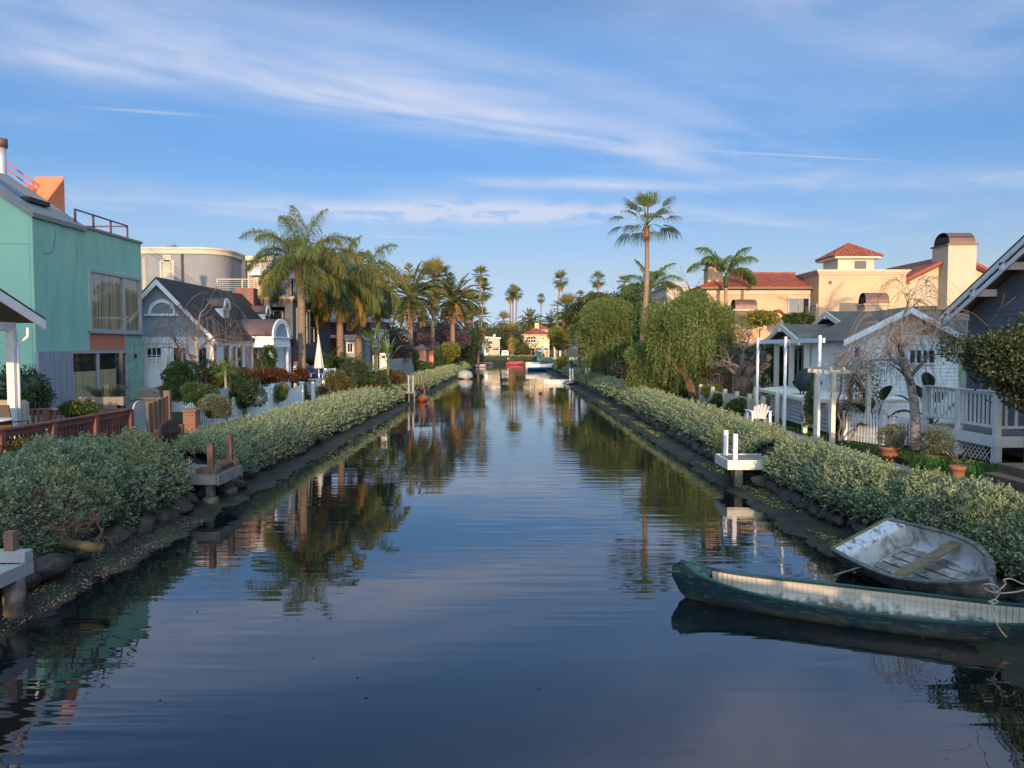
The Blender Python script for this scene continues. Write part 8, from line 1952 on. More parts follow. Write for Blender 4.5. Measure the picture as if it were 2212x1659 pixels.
# ================================================================== DINGHY
def dinghy():
    L_ = 2.9; N_ = 26; hb = .73
    beam = lambda s: hb * (.80 + .20 * math.sin(PI * min(1, s / .9) * .62 + .3)) * (1 - max(0, (s - .38) / .62) ** 2.4) ** .75 if s < 1 else .0
    H = .41
    def ring(s, ins=0.0, dz=0.0):
        b = max(.015, beam(min(s, .9999)) - ins); top = H + .07 * s * s; bot = .0 + .16 * max(0, s - .5) ** 1.6 + dz; f = .72 * (1 - .55 * s)
        pr = [(-1, 1), (-.985, .72), (-.93, .40), (-.82, .16), (-.55, .04), (0, 0), (.55, .04), (.82, .16), (.93, .40), (.985, .72), (1, 1)]
        return [(s * L_, y * b, bot + (top - bot) * z) for y, z in pr]
    ss_ = [i / N_ * .995 for i in range(N_ + 1)]
    hull = loft([ring(s) for s in ss_]); inner = loft([[(x, y, z) for x, y, z in ring(s, .035, .045)] for s in [.03 + .93 * i / 24 for i in range(25)]])
    tr = MB(); tr.prism(ring(0.0), (.035, 0, 0))
    gw = MB()
    for s_ in (-1, 1):
        pts = [(s * L_, s_ * (beam(s) + .0), H + .07 * s * s + .012) for s in ss_]
        for a, b in zip(pts, pts[1:]): gw.bar(a, b, .07, .035)
    seat = MB(); b0 = beam(.03) - .02; seat.prism([(.0, -b0, H - .02), (.0, b0, H - .02), (.42, beam(.15) - .04, H - .02), (.42, -beam(.15) + .04, H - .02)], (0, 0, .03))
    front = MB(); front.prism([(.40, -beam(.15) + .05, .06), (.40, beam(.15) - .05, .06), (.42, beam(.15) - .05, H - .021), (.42, -beam(.15) + .05, H - .021)], (.02, 0, 0))
    th = MB(); b1 = beam(.50); th.box(1.40, 1.62, -b1 + .03, b1 - .03, H - .10, H - .065)
    rim = MB(); rim.box(-.03, .0, -b0 - .03, b0 + .03, H - .1, H + .05)
    bow = MB(); s0 = .93; bow.add([(s0 * L_, -beam(s0) + .03, H + .055), (s0 * L_, beam(s0) - .03, H + .055), (.985 * L_, 0, H + .075)], [(0, 1, 2)])
    floor = MB()
    for k in range(5): y = -.40 + k * .2; floor.box(.5, 2.2, y - .08, y + .08, .075, .085)
    parts = [hull, inner, tr, gw, seat, front, th, rim, bow, floor]
    a = Vector((6.52, 13.9, .22)); d = Vector((7.14, 11.15, 0)) - Vector((6.52, 13.9, 0))
    place(parts, a, d, tilt=R(23))
    t = thing('dinghy', 'grimy white rowing dinghy with a brown thwart, beached on the mud by the hedge', 'dinghy', tuple(a))
    hull.build('hull', 'dinghy_hull', t, True); inner.build('interior', 'dinghy_white', t, True); tr.build('transom', 'dinghy_hull', t); gw.build('gunwale', 'dinghy_hull', t)
    seat.build('stern_seat', 'dinghy_seat', t); front.build('seat_front', 'dinghy_white', t); th.build('thwart', 'dinghy_plank', t); rim.build('transom_rim', 'dinghy_plank', t); bow.build('bow_plate', 'dinghy_hull', t); floor.build('floor_boards', 'dinghy_floor', t)
    return t
dinghy()
t = thing('pole', 'thin grey pole sticking out from under the dinghy towards the water', 'pole', tuple(wp(1860, 1228, 12.9)))
mb = MB(); mb.tube([wp(1802, 1242, 12.9), wp(1900, 1213, 12.95)], .014, 6); mb.build('shaft', 'grey_wood', t)
# ================================================================== OTHER BOATS
def small_boat(name, label, c, L_, hb, h, ang, m, inner='recess_dark', flip=False, group=None, z0=-.03):
    sh = lambda s: max(0.02, 1 - abs(s) ** 2.6) ** .8
    ringf = lambda s, q=0.0: [(s * L_ / 2, y * max(.02, hb * sh(s) - q), h * (zz) * (1 + .15 * s * s) + (q if zz < .5 else -.0)) for y, zz in ((-1, 1), (-.95, .5), (-.7, .12), (0, 0), (.7, .12), (.95, .5), (1, 1))]
    hull = loft([ringf(-1 + 2 * i / 16) for i in range(17)]); inn = loft([ringf(-.86 + 1.72 * i / 12, .04) for i in range(13)])
    rim = MB()
    for s_ in (-1, 1):
        pts = [(s * L_ / 2, s_ * hb * sh(s), h * (1 + .15 * s * s)) for s in [-.97 + 1.94 * i / 14 for i in range(15)]]
        for a, b in zip(pts, pts[1:]): rim.bar(a, b, .07, .05)
    th = MB(); th.box(-.12, .12, -hb + .06, hb - .06, h * .7, h * .76)
    ps = [hull, inn, rim, th]
    if flip:
        for q in ps: q.v = [(x, -y, h - z) for x, y, z in q.v]
    place(ps, (c[0], c[1], z0), (math.cos(ang), math.sin(ang))); t = thing(name, label, 'boat', (c[0], c[1], z0), group)
    hull.build('hull', m, t, True)
    if not flip: inn.build('interior', inner, t, True); th.build('thwart', m, t)
    rim.build('gunwale', m, t); return t
def kayak(label, c, L_, hb, h, ang, m, group=None, z0=-.05):
    rf = lambda s: [(s * L_ / 2, hb * max(.02, (1 - s * s)) ** .9 * math.cos(a), h * (.45 + .55 * math.sin(a)) + .1 * s * s) for a in [2 * PI * j / 12 for j in range(13)]]
    hull = loft([rf(-1 + 2 * i / 18) for i in range(19)]); ck = MB(); ck.lathe((0, 0, h * .9), [(hb * .55, 0), (hb * .6, .07), (hb * .5, .08), (hb * .45, .02)], 14)
    place([hull, ck], (c[0], c[1], z0), (math.cos(ang), math.sin(ang))); t = thing('kayak', label, 'kayak', (c[0], c[1], z0), group); hull.build('hull', m, t, True); ck.build('cockpit', 'recess_dark', t); return t
p = atz(906, 869, 0); kayak('orange kayak seen end-on beside the small grey dock on the left bank', (p.x, p.y + 1.9), 3.6, .40, .46, PI / 2 + .05, 'boat_orange')
p = atz(990, 815, 0); small_boat('rowing_boat', 'grey rowing boat half on the left bank behind the tarpaulin-covered boat', (p.x - .9, p.y + 3), 3.2, .65, .5, PI / 2 - .2, 'boat_white')
p = atz(1003, 819, 0); t = small_boat('covered_boat', 'boat under a pale crumpled tarpaulin on the left side of the canal', (p.x, p.y + 1.5), 3.6, .85, .5, PI / 2 + .25, 'boat_white')
mb = MB(); rg = []
for i in range(13):
    s = -1 + 2 * i / 12; h = .38 + .42 * (1 - s * s) ** .8 + .12 * math.sin(i * 3.7) + .1 * math.sin(i * 2.1); wv = .95 * max(.12, 1 - abs(s) ** 2.5); rg.append([(s * 1.85, wv * math.cos(PI * j / 10) * (1 + .06 * math.sin(i * 3 + j)), .18 + h * math.sin(PI * j / 10) ** .7 if 0 < j < 10 else .18) for j in range(11)])
q = loft(rg); place([q], (p.x, p.y + 1.5, 0), (math.cos(PI / 2 + .25), math.sin(PI / 2 + .25))); q.build('tarpaulin', 'tarp', t, True)
RG = 'small boats at the far end of the canal'
for (u, v, L_, ang, m, lab) in ((1031, 793, 4, .5, 'boat_white', 'pale rowing boat at the far left end of the canal'), (1042, 789, 4, .2, 'brown_wood', 'brown wooden boat at the far left end of the canal'), (1050, 787, 3.6, 0, 'boat_blue', 'dark blue boat beside the brown one at the far left end')):
    p = atz(u, v, 0); small_boat('rowing_boat', lab, (p.x, min(p.y, YE - 4)), L_, .7, .55, ang, m, group=RG)
for (u, v, ang, z, lab) in ((1108, 788, .05, 0, 'red kayak afloat at the canal end, nearest of the red ones'), (1113, 785, -.1, .35, 'red kayak lying on top of the others at the canal end'), (1117, 786, .12, 0.05, 'red kayak behind its neighbours at the canal end')):
    p = atz(u, v, 0); kayak(lab, (p.x, min(p.y, YE - 5)), 3.4, .42, .5, ang, 'boat_red', 'red kayaks at the canal end', z0=z)
p = atz(1160, 800, 0); small_boat('rowing_boat', 'bright blue boat tied under the pale ramp on the right', (p.x + .6, p.y), 4.6, .8, .6, .05, 'boat_blue'); 
p = atz(1180, 799, 0); small_boat('rowing_boat', 'faded blue boat lying against the far right bank', (p.x + .5, p.y + 4), 4.0, .8, .8, .1, 'boat_blue')
p = atz(1165, 795, .4); small_boat('upturned_boat', 'pale pink upturned boat resting across the blue boat on the right', (p.x, p.y - 6), 5.2, .8, .55, .12, 'boat_white', flip=True, z0=.75)
p = atz(1150, 787, .2); small_boat('upturned_boat', 'small white upturned boat behind the blue boats on the right', (p.x, p.y - 6), 3.4, .7, .5, .05, 'boat_white', flip=True, z0=.35)
p = atz(1208, 829, 0); small_boat('upturned_boat', 'long pale boat lying upside down at the water edge by the twin white posts', (p.x + .2, p.y + .8), 3.8, .65, .45, .12, 'boat_white', flip=True, z0=.02)
t = thing('boat_ramp', 'dark wooden ramp with twin white posts on the right mud bank', 'ramp', (6.4, 84, 0)); p = at(1234, 805, 82)
mb = MB(); mb.slab([(5.7, 82, .25), (5.7, 85, .25), (7.6, 85, 1.05), (7.6, 82, 1.05)], .14); mb.build('ramp', 'grey_wood', t)
for dx in (0, .28): mb = MB(); mb.box(p.x - .2 + dx, p.x - .06 + dx, 82, 82.14, .5, at(1234, 796, 82).z); mb.build('mooring_post', 'bright_white', t)
p = at(1269, 806, 78); t = thing('path_bollard', 'pair of short white posts behind the right hedge near the walkers', 'bollard', (p.x, 78, 1)); mb = MB()
mb.box(p.x - .22, p.x - .08, 78, 78.14, 1, 2.0); mb.box(p.x + .08, p.x + .22, 78, 78.14, 1, 2.0); mb.build('posts', 'warm_white', t)
# ducks
def duck(label, u, v, face, group='ducks on the canal'):
    p = atz(u, v, 0); t = thing('duck', label, 'duck', (p.x, p.y, 0), group); s_ = face; mb = MB()
    prof = [(-.22, .10, .015), (-.17, .09, .05), (-.08, .07, .085), (.03, .06, .09), (.11, .075, .07), (.14, .12, .045), (.145, .19, .032), (.155, .25, .045), (.19, .26, .035), (.215, .255, .015)]
    mb.tube([(p.x + s_ * x, p.y, z) for x, z, r in prof], [r for x, z, r in prof], 12); mb.build('body', 'duck_brown', t, True)
    mb = MB(); mb.tube([(p.x + s_ * .20, p.y, .255), (p.x + s_ * .25, p.y, .245)], [.02, .008], 8); mb.build('bill', 'duck_bill', t, True)
    for k in (-1, 1):
        mb = MB(); mb.tube([(p.x - s_ * .19, p.y + k * .07, .11), (p.x - s_ * .08, p.y + k * .085, .12), (p.x + s_ * .06, p.y + k * .075, .11)], [.01, .035, .015], 8); mb.build('wing', 'duck_head', t, True)
    mb = MB(); mb.tube([(p.x - s_ * .21, p.y, .10), (p.x - s_ * .28, p.y, .14)], [.02, .006], 6); mb.build('tail', 'duck_head', t, True)
duck('duck floating mid-canal, the nearer left one, facing right', 1139, 856, 1); duck('duck floating mid-canal, the farther right one, facing right', 1168, 850, 1)
# ================================================================== PEOPLE
def person(label, x, y, h, shirt, trous, hair, yaw=0.0, stride=.16, seed=0, bag=None):
    t = thing('person', label, 'person', (x, y, 1.03), 'people walking on the right footpath'); s_ = h / 1.75
    me = bpy.data.meshes.new('body'); V = []; E = []; Rr = []
    def J(px_, py_, pz_, r, par=None):
        c, n_ = math.cos(yaw), math.sin(yaw); V.append((px_ * s_ * c - py_ * s_ * n_, px_ * s_ * n_ + py_ * s_ * c, pz_ * s_)); Rr.append(r * s_)
        if par is not None: E.append((par, len(V) - 1))
        return len(V) - 1
    pel = J(0, 0, .95, .135); wa = J(0, 0, 1.12, .125, pel); ch = J(0, 0, 1.32, .15, wa); nk = J(0, 0, 1.47, .062, ch); hd = J(0, .01, 1.56, .085, nk); hd2 = J(0, .015, 1.66, .088, hd)
    for k in (-1, 1):
        sh_ = J(k * .17, 0, 1.39, .062, ch); el_ = J(k * .235, k * .05, 1.12, .045, sh_); wr = J(k * .24, .10 + k * .06, .90, .032, el_); ha = J(k * .235, .13 + k * .06, .82, .036, wr)
        hp = J(k * .09, 0, .88, .095, pel); kn = J(k * .10, k * stride * .5 + .03, .48, .065, hp); an = J(k * .10, k * stride, .09, .045, kn); to = J(k * .105, k * stride + .15, .045, .04, an)
    me.from_pydata(V, E, []); o = link('body', me, t); me.materials.append(MATS[shirt]); me.materials.append(MATS[trous]); me.materials.append(MATS['skin'])
    sk = o.modifiers.new('skin', 'SKIN')
    for i, vv in enumerate(me.skin_vertices[0].data if me.skin_vertices else []): vv.radius = (Rr[i], Rr[i] * .9)
    if not me.skin_vertices: 
        pass
    return t, o, Rr, s_
def finish_person(tup, shirt, trous, hair, yaw):
    t, o, Rr, s_ = tup
    if o.data.skin_vertices:
        for i, vv in enumerate(o.data.skin_vertices[0].data): vv.radius = (Rr[i], Rr[i] * .88); vv.use_root = (i == 0)
    o.modifiers.new('sub', 'SUBSURF').levels = 1
    dg = bpy.context.evaluated_depsgraph_get(); ev = o.evaluated_get(dg); me = bpy.data.meshes.new_from_object(ev); o.modifiers.clear(); o.data = me
    me.materials.clear(); [me.materials.append(MATS[q]) for q in (shirt, trous, 'skin')]
    for p in me.polygons:
        z = p.center.z / s_; xx = abs(p.center.x) / s_; p.material_index = 2 if z > 1.475 or (z < .90 and (xx > .19) and z > .7) else (0 if z > .92 else 1)
    me.shade_smooth()
    L = lambda *a: tuple(Vector(ORG[t.name]) + Vector((a[0] * s_, a[1] * s_, a[2] * s_)))
    mb = MB(); mb.lathe(L(0, -.01, 1.60), [(.094 * s_, 0), (.105 * s_, .06 * s_), (.09 * s_, .13 * s_), (.04 * s_, .165 * s_)], 12); mb.build('hair', hair, t, True)
for (lab, x, y, h, sh_, tr_, ha_, yw, st) in (
    ('person in a navy jacket walking away on the right footpath, leftmost of three', at(1235.5, 780, 98).x, 98.4, 1.66, 'cloth_navy', 'cloth_dark', 'hair_dark', 0.1, .16),
    ('person in a tan jacket and dark trousers, middle of three on the right footpath', at(1241, 780, 98).x, 97.6, 1.80, 'cloth_tan', 'cloth_dark', 'hair_grey', 0.0, .14),
    ('person in a cream top and blue trousers, rightmost of three on the right footpath', at(1247, 780, 98).x, 98.2, 1.68, 'cloth_cream', 'cloth_blue', 'hair_dark', -.1, -.16)):
    pp_ = person(lab, x, y, h, sh_, tr_, ha_, yw, st); finish_person(pp_, sh_, tr_, ha_, yw)
# ================================================================== FAR HOUSES
t = thing('red_roofed_house', 'pale yellow two-storey house with a red tile hip roof beyond the canal end', 'house', (6.8, 210, 1.0))
Y = 208; x0, x1 = at(1131, 740, Y).x, at(1187, 740, Y).x; ze = at(1150, 722.5, Y).z
mb = MB(); mb.box(x0, x1, Y, Y + 9, .9, ze); mb.build('walls', 'cream_yellow', t)
hip_roof(t, x0, x1, Y, Y + 9, ze, at(1160, 711, Y).z - ze + .3, 'red_tile', .45, .7)
x2, x3 = at(1152, 710, 222).x, at(1184, 710, 222).x; z2 = at(1170, 712, 222).z
mb = MB(); mb.box(x2, x3, 222, 230, .9, z2); mb.build('rear_wing', 'cream_yellow', t); hip_roof(t, x2, x3, 222, 230, z2, 1.5, 'red_tile', .5, .6, name='rear_roof')
mb = MB(); a = at(1155, 702, 222); b = at(1164, 702, 222); mb.box(a.x, b.x, 221.5, 223, z2 - 1, a.z + .6); mb.build('chimney', 'cream_yellow', t)
g = lambda u, v: at(u, v, Y)
win(t, 'y', Y, -1, g(1136, 0).x, g(1158, 0).x, g(0, 739).z, g(0, 727).z, 4, 2, .18, 'warm_white', 'dark_glass', d=.12, mw=.16)
win(t, 'y', Y, -1, g(1172.5, 0).x, g(1177, 0).x, g(0, 733).z, g(0, 729).z, 2, 2, .15, 'warm_white', 'dark_glass', d=.12)
for u0, u1 in ((1140, 1147), (1150, 1155), (1158, 1162)): win(t, 'y', Y, -1, g(u0, 0).x, g(u1, 0).x, 1.6, g(0, 754).z, 2, 1, .15, 'warm_white', 'dark_glass', d=.12)
mb = MB(); mb.box(g(1143, 0).x, g(1187, 0).x, Y - 2.4, Y - .02, g(0, 751).z - .15, g(0, 751).z); 
for u in (1144, 1158, 1172, 1185): mb.box(g(u, 0).x - .12, g(u, 0).x + .12, Y - 2.3, Y - 2.0, 1, g(0, 751).z - .15)
mb.build('balcony', 'cream_yellow', t)
mb = MB(); mb.box(x0 - .03, x1 + .03, Y - .06, Y, g(0, 745).z - .1, g(0, 745).z + .08); mb.build('band', 'warm_white', t)
closed = closed_umbrella(1172, 751, 760, 768, 201, 'open pale umbrella in front of the red-roofed house', name='garden_umbrella', wd=1.4)
t = thing('white_house', 'white two-storey house beyond the left end of the canal', 'house', (-5, 205, 1.0)); Y = 203
x0, x1 = g(1052, 0).x, g(1079, 0).x
mb = MB(); mb.prism([(x0 - 1.5, Y, .9), (x1, Y, .9), (x1, Y, at(1079, 732, Y).z), (x0 - 1.5, Y, at(1050, 729, Y).z)], (0, 9, 0)); mb.build('walls', 'pale_stucco', t)
mb = MB(); mb.prism([(x0 - 1.7, Y - .3, at(1050, 729, Y).z + .02), (x1 + .3, Y - .3, at(1079, 732, Y).z + .02), (x1 + .3, Y - .3, at(1079, 731, Y).z + .2), (x0 - 1.7, Y - .3, at(1050, 728, Y).z + .2)], (0, 9.6, 0)); mb.build('roof', 'white_trim', t)
win(t, 'y', Y, -1, at(1055, 0, Y).x, at(1063, 0, Y).x, at(0, 743, Y).z, at(0, 737, Y).z, 2, 1, .1, 'warm_white', 'dark_glass', d=.1)
win(t, 'y', Y, -1, at(1063, 0, Y).x, at(1077, 0, Y).x, at(0, 757, Y).z, at(0, 753, Y).z, 4, 1, .1, 'warm_white', 'dark_glass', d=.1)
mb = MB(); mb.box(at(1058, 0, Y).x, x1 + .2, Y - .6, Y - .01, at(0, 750, Y).z - .1, at(0, 750, Y).z + .1); mb.build('canopy', 'grey_board', t); mb = MB(); mb.box(at(1064, 0, Y).x, at(1070, 0, Y).x, Y + 3, Y + 4.5, 7, at(0, 722, Y).z); mb.build('chimney', 'warm_white', t)
# vehicles
def car(name, label, c, L_, W_, H, m, yaw, van=False):
    t = thing(name, label, 'car', (c[0], c[1], 1.56), None); x, y = c; q = []
    prof = [(-.5, .32), (-.49, .55), (-.47, .72), (-.36, .76), (-.28, 1.0), (.16, 1.0), (.27, .70), (.47, .60), (.50, .42), (.5, .28), (.36, .24), (-.36, .24)] if not van else [(-.5, .26), (-.5, .62), (-.46, .95), (-.40, 1.0), (.14, 1.0), (.24, .70), (.47, .62), (.5, .45), (.5, .26)]
    body = MB(); k = len(prof)
    vs = []
    for sy, inset in ((-1, .0), (-.86, 0), (.86, 0), (1, 0)):
        vs += [(a * L_, sy * W_ / 2 * (.86 if b > .78 else 1.0) , b * H if abs(sy) < .9 else (b * H * .985 + .005)) for a, b in prof]
    fs = [tuple(range(k))[::-1], tuple(3 * k + i for i in range(k))] + [(r * k + i, r * k + (i + 1) % k, (r + 1) * k + (i + 1) % k, (r + 1) * k + i) for r in range(3) for i in range(k)]
    body.add(vs, fs); parts = {'body': (body, m)}
    gl = MB(); 
    rx = -.485 if van else -.32
    gl.prism([(rx * L_ - .03, -W_ * .36, .68 * H), (rx * L_ - .03, W_ * .36, .68 * H), ((rx + .035) * L_ - .03, W_ * .33, .93 * H), ((rx + .035) * L_ - .03, -W_ * .33, .93 * H)], (-.02, 0, 0))
    for s_ in (-1, 1): gl.prism([(-.36 * L_, s_ * W_ * .435, .66 * H + .1), (.18 * L_, s_ * W_ * .435, .66 * H + .1), (.12 * L_, s_ * W_ * .435, .94 * H), (-.30 * L_, s_ * W_ * .435, .94 * H)], (0, s_ * .03, 0))
    gl.prism([(.26 * L_ + .02, -W_ * .38, .70 * H), (.26 * L_ + .02, W_ * .38, .70 * H), (.165 * L_ + .02, W_ * .35, .96 * H), (.165 * L_ + .02, -W_ * .35, .96 * H)], (.03, 0, .01)); parts['windows'] = (gl, 'dark_glass')
    allp = [body, gl]; wh = []; lt = []
    for sx_ in (-.31, .32):
        for s_ in (-1, 1):
            w_ = MB(); w_.tube([(sx_ * L_, s_ * (W_ / 2 - .02), .33), (sx_ * L_, s_ * (W_ / 2 - .24), .33)], .33, 16); wh.append(w_); allp.append(w_)
    for s_ in (-1, 1):
        l_ = MB(); l_.box(-.505 * L_ - .01, -.5 * L_ + .02, s_ * W_ * .42 - .09, s_ * W_ * .42 + .09, .5 * H, .66 * H); lt.append(('tail_light', l_, 'lamp_red')); allp.append(l_)
        l_ = MB(); l_.box(.49 * L_, .505 * L_, s_ * W_ * .36 - .15, s_ * W_ * .36 + .15, .46 * H, .54 * H); lt.append(('headlight', l_, 'chrome')); allp.append(l_)
    bp = MB(); bp.box(-.51 * L_, -.495 * L_, -W_ * .45, W_ * .45, .24 * H, .34 * H); allp.append(bp)
    place(allp, (x, y, 1.56), (math.cos(yaw), math.sin(yaw)))
    body.build('body', m, t, bevel=.03); gl.build('windows', 'dark_glass', t); bp.build('bumper', 'grey_board', t)
    for w_ in wh: w_.build('wheel', 'tyre', t)
    for nm, l_, mm in lt: l_.build(nm, mm, t)
    return t
p = at(1091, 770, 199); car('parked_car', 'white off-road vehicle seen from behind, parked at the canal end', (p.x, 201), 4.5, 1.85, 1.85, 'car_white', PI / 2, van=True)
p = at(1054, 768, 199.5); car('parked_car', 'dark blue-grey saloon parked sideways in front of the white house', (p.x - 1.2, 199.5), 4.6, 1.8, 1.45, 'car_blue', 0)
p = at(1047, 760, 198); t = thing('utility_box', 'white upright box in front of the dark saloon', 'box', (p.x, 197.6, 1)); mb = MB(); mb.box(p.x - .3, p.x + .8, 197.5, 197.9, 1, at(1047, 755, 197.6).z + .3); mb.build('cabinet', 'bright_white', t, bevel=.03)
# left bank odds and ends
p0, p1 = at(895, 760, 92), at(920, 760, 92)
t = thing('salmon_hut', 'small salmon-coloured hut with a low shingle roof on the left bank', 'hut', (p0.x, 92, 1.0)); mb = MB(); mb.box(p0.x, p1.x, 92, 95, .9, at(900, 755, 92).z); mb.build('walls', 'salmon_wall', t)
zt = at(900, 755, 92).z; mb = MB(); mb.add([(p0.x - .3, 91.7, zt), (p1.x + .3, 91.7, zt), (p1.x + .3, 95.3, zt), (p0.x - .3, 95.3, zt), ((p0.x + p1.x) / 2, 93.5, zt + .7)], [(0, 1, 4), (1, 2, 4), (2, 3, 4), (3, 0, 4), (0, 3, 2, 1)]); mb.build('roof', 'brown_shingle', t)
p0, p1 = at(922, 770, 96), at(936, 770, 96); t = thing('salmon_pillar', 'square salmon stucco pillar at the foot of the stout fan palm', 'pillar', (p0.x, 96, 1)); mb = MB(); mb.box(p0.x, p1.x, 96, 96.8, 1, at(930, 760, 96).z); mb.build('shaft', 'salmon_wall', t); mb = MB(); mb.box(p0.x - .06, p1.x + .06, 95.94, 96.86, at(930, 760, 96).z, at(930, 760, 96).z + .1); mb.build('cap', 'salmon_wall', t)
t = thing('plank_fence', 'grey upright plank fence above the left hedge below the banana-leaved plants', 'fence', (-11, 76, 1.0))
for i in range(22): y = 68 + i * .82; mb = MB(); mb.box(-11.05, -11.0, y, y + .78, 1, 2.95 + .03 * (i % 3)); mb.build('plank', 'grey_board', t)
t = thing('dark_fence', 'low dark brown fence between the shrubs and the grey plank fence', 'fence', (-10.8, 62, 1.0)); mb = MB(); mb.box(-10.82, -10.76, 55, 66, 1, 2.2); mb.build('panel', 'dark_wood', t); mb = MB(); mb.box(-10.84, -10.72, 55, 66, 2.2, 2.27); mb.build('cap', 'white_paint', t)
p0, p1 = at(822, 784, 58), at(835, 765, 58); t = thing('garden_cabinet', 'small white cabinet with a flat top above the dark fence', 'cabinet', (p0.x, 58, 1)); mb = MB(); mb.box(p0.x, p1.x, 58, 58.5, 1, p1.z); mb.build('body', 'white_paint', t); mb = MB(); mb.box(p0.x - .05, p1.x + .08, 57.9, 58.6, p1.z, p1.z + .08); mb.build('top', 'bright_white', t); mb = MB(); mb.box(p0.x + .1, p1.x - .1, 57.98, 58, p1.z - .3, p1.z - .12); mb.build('opening', 'recess_dark', t)
t = thing('teal_bin', 'teal box with a pale post at the end of the right hedge', 'box', (6, 186, 1)); p = at(1164, 765, 186); mb = MB(); mb.box(p.x - .5, p.x + .3, 186, 186.5, 1, 3.0); mb.build('box', 'teal_box', t); mb = MB(); mb.box(p.x + .5, p.x + .8, 186, 186.3, 1, 3.1); mb.build('post', 'grey_board', t)
# houses behind the queen palms and farther along
def block_house(name, label, u0, u1, vt, Y, dep, wm, rm='flat', wins=(), group='houses farther along the canal', rise=1.4):
    x0, x1 = at(u0, 700, Y).x, at(u1, 700, Y).x; zt = at((u0 + u1) / 2, vt, Y).z; t = thing(name, label, 'house', ((x0 + x1) / 2, Y, 1.0), group)
    mb = MB(); mb.box(x0, x1, Y, Y + dep, .9, zt); mb.build('walls', wm, t)
    if rm == 'flat': mb = MB(); mb.box(x0 - .2, x1 + .2, Y - .2, Y + dep + .2, zt, zt + .3); mb.build('roof', 'white_trim', t)
    else: hip_roof(t, x0, x1, Y, Y + dep, zt, rise, rm, .4, .5)
    side = 1 if x1 < 0 else -1; xs = x1 if side > 0 else x0
    for (a, b, v0, v1) in wins:
        z0, z1 = at(0, v1, Y).z, at(0, v0, Y).z; win(t, 'y', Y, -1, at(a, 0, Y).x, at(b, 0, Y).x, z0, z1, 2, 1, .1, 'white_trim', 'dark_glass', d=.08)
    for j in range(int(dep / 3.2)): win(t, 'x', xs, side, Y + 1 + j * 3.2, Y + 2.8 + j * 3.2, zt - 2.2, zt - .8, 2, 1, .1, 'white_trim', 'dark_glass', d=.08); win(t, 'x', xs, side, Y + 1 + j * 3.2, Y + 2.8 + j * 3.2, 1.8, 3.3, 2, 1, .1, 'white_trim', 'dark_glass', d=.08)
    return t
block_house('townhouse', 'brick-red and white balconied house behind the queen palm trunks', 690, 800, 690, 64, 10, 'brick_red', wins=((745, 752, 700, 712), (762, 772, 745, 765)))
t = bpy.data.objects['townhouse']; mb = MB(); x0, x1 = at(700, 0, 63.5).x, at(812, 0, 63.5).x
for v in (693, 727): z = at(0, v, 63.5).z; mb.box(x0, x1, 62.6, 63.98, z - .12, z + .12)
mb.build('balcony', 'bright_white', t)
block_house('townhouse', 'pale blue-grey low house front behind the queen palms', 735, 790, 735, 62, 1.8, 'blue_siding', wins=((744, 754, 742, 760),))
block_house('townhouse', 'white house with arched gable among the palms on the left bank', 945, 975, 715, 130, 14, 'cornice_cream', 'brown_shingle', wins=((950, 957, 722, 732),))
block_house('townhouse', 'cream house showing between the date palm and the slim palms on the left', 986, 1012, 722, 150, 14, 'pale_stucco', wins=((990, 996, 728, 735),))
block_house('townhouse', 'small pale building behind the date palm fronds on the left bank', 860, 880, 712, 110, 10, 'cornice_cream', wins=())
block_house('townhouse', 'pinkish building right of the red-roofed house behind the palms', 1196, 1212, 712, 214, 10, 'cornice_cream', wins=((1199, 1204, 718, 726),))
block_house('townhouse', 'pale house hidden behind the trees right of the thick-trunked pepper tree', 1290, 1420, 690, 86, 10, 'grey_stucco', wins=((1400, 1415, 700, 720), (1300, 1315, 740, 760)))
block_house('townhouse', 'grey-walled house in the shade behind the nearest pepper tree', 1500, 1580, 745, 50.5, 1.0, 'pale_stucco', wins=((1518, 1526, 770, 800),))
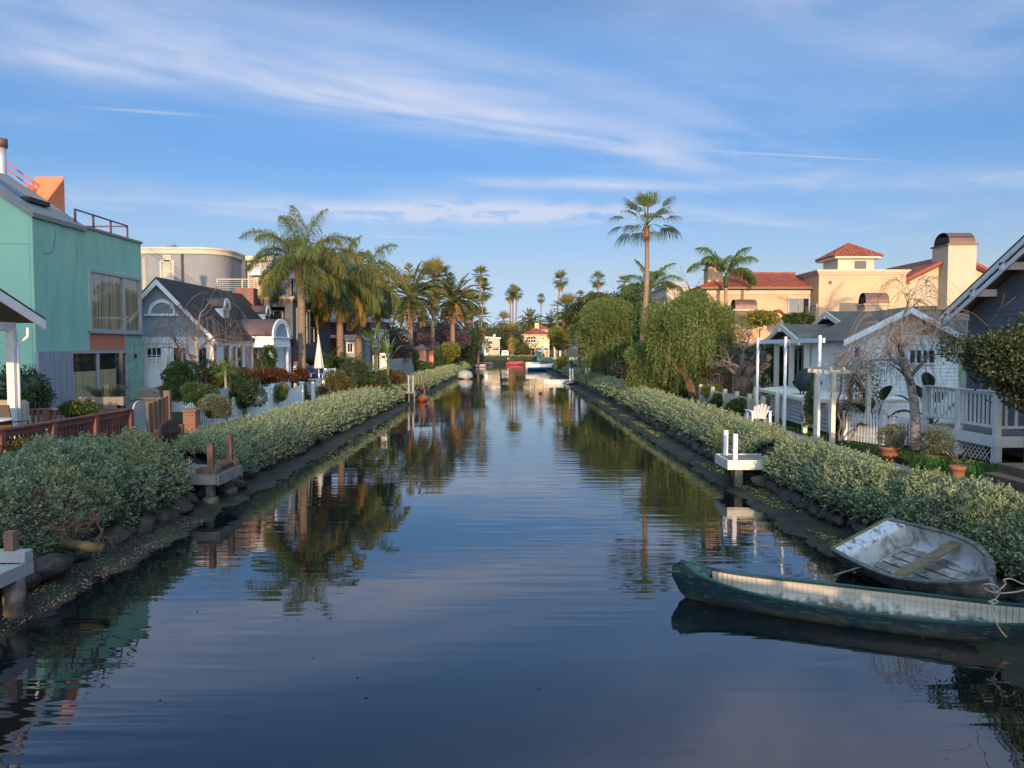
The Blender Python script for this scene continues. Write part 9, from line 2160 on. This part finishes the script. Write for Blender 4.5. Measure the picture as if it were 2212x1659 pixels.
# ================================================================== BEHIND THE CAMERA (unseen houses and trees added to throw the evening shade)
t = thing('footbridge', 'low arched timber footbridge on which the picture was taken', 'bridge', (0, -1.6, 2))
mb = MB(); N_ = 20; hz = lambda x: 2.45 - 1.35 * (x / 9.6) ** 2
for i in range(N_):
    a, b = -9.6 + 19.2 * i / N_, -9.6 + 19.2 * (i + 1) / N_
    mb.prism([(a, -2.8, hz(a) - .28), (b, -2.8, hz(b) - .28), (b, -2.8, hz(b)), (a, -2.8, hz(a))], (0, 2.3, 0))
mb.build('deck', 'concrete', t)
for y in (-2.75, -.55):
    mb = MB()
    for i in range(N_ + 1): x = -9.6 + 19.2 * i / N_; mb.box(x - .04, x + .04, y - .04, y + .04, hz(x), hz(x) + .98)
    for i in range(N_):
        a, b = -9.6 + 19.2 * i / N_, -9.6 + 19.2 * (i + 1) / N_
        for h in (.98, .5): mb.bar((a, y, hz(a) + h), (b, y, hz(b) + h), .08, .07)
    mb.build('railing', 'white_paint', t)
def add_shadow_house(x0, x1, y0, y1, z, label, wm, rise=1.6):  # unseen house, placed to block the low sun
    t = thing('shadow_house', label, 'house', ((x0 + x1) / 2, y1, 1.0), 'unseen houses added for shade'); mb = MB(); mb.box(x0, x1, y0, y1, .9, z); mb.build('walls', wm, t); hip_roof(t, x0, x1, y0, y1, z, rise, 'brown_shingle', .6, .5)
    for x in (x0 + 1.2, (x0 + x1) / 2 + .6):
        for zz in (2.0, 5.2): win(t, 'y', y1, 1, x, x + 1.4, zz, zz + 1.5, 2, 1, .1, 'white_trim', 'dark_glass')
add_shadow_house(-21.5, -12.2, -17, -8.5, 14.2, 'unseen tall pale house added behind the viewer to shade the left bank', 'pale_stucco', 1.2)
add_shadow_house(-32.5, -22.6, -17, -8.8, 13.4, 'unseen tall grey house added behind the viewer for shade on the left, second from the canal', 'grey_stucco', 1.2)
add_shadow_house(-43.5, -33.6, -17, -8.8, 13.2, 'unseen tall cream house added behind the viewer for shade on the left, third from the canal', 'cream_stucco', 1.2)
add_shadow_house(15.0, 24.0, -22, -12.5, 7.4, 'unseen white house added behind the viewer to shade the right bank', 'white_paint', 1.6)
for x, y, z, r, lab in ((-8.0, -9.5, 5.2, (2.6, 2.2, 2.7), 'unseen leafy tree added behind the viewer to shade the left hedge'), (7.6, -4.5, 2.9, (2.2, 1.4, 1.4), 'unseen small leafy tree added behind the viewer to shade the canoe and right hedge'), (14.6, -6, 5.6, (2.2, 2.2, 2.4), 'unseen leafy tree added behind the viewer for shade, first on the right bank'), (18.8, -7, 6.0, (2.4, 2.2, 2.5), 'unseen leafy tree added behind the viewer for shade, second on the right bank')):
    broad_tree('shadow_tree', lab, (x, y, 1.0), (.1, 0, 1.6), 2, .2, (x, y, z), r, 'mid_leaf', int(200 + x), L=.3, W=.5, n=3500, lobes=9, branches=2, group='unseen trees added for shade')  # unseen trees, placed to block the low sun
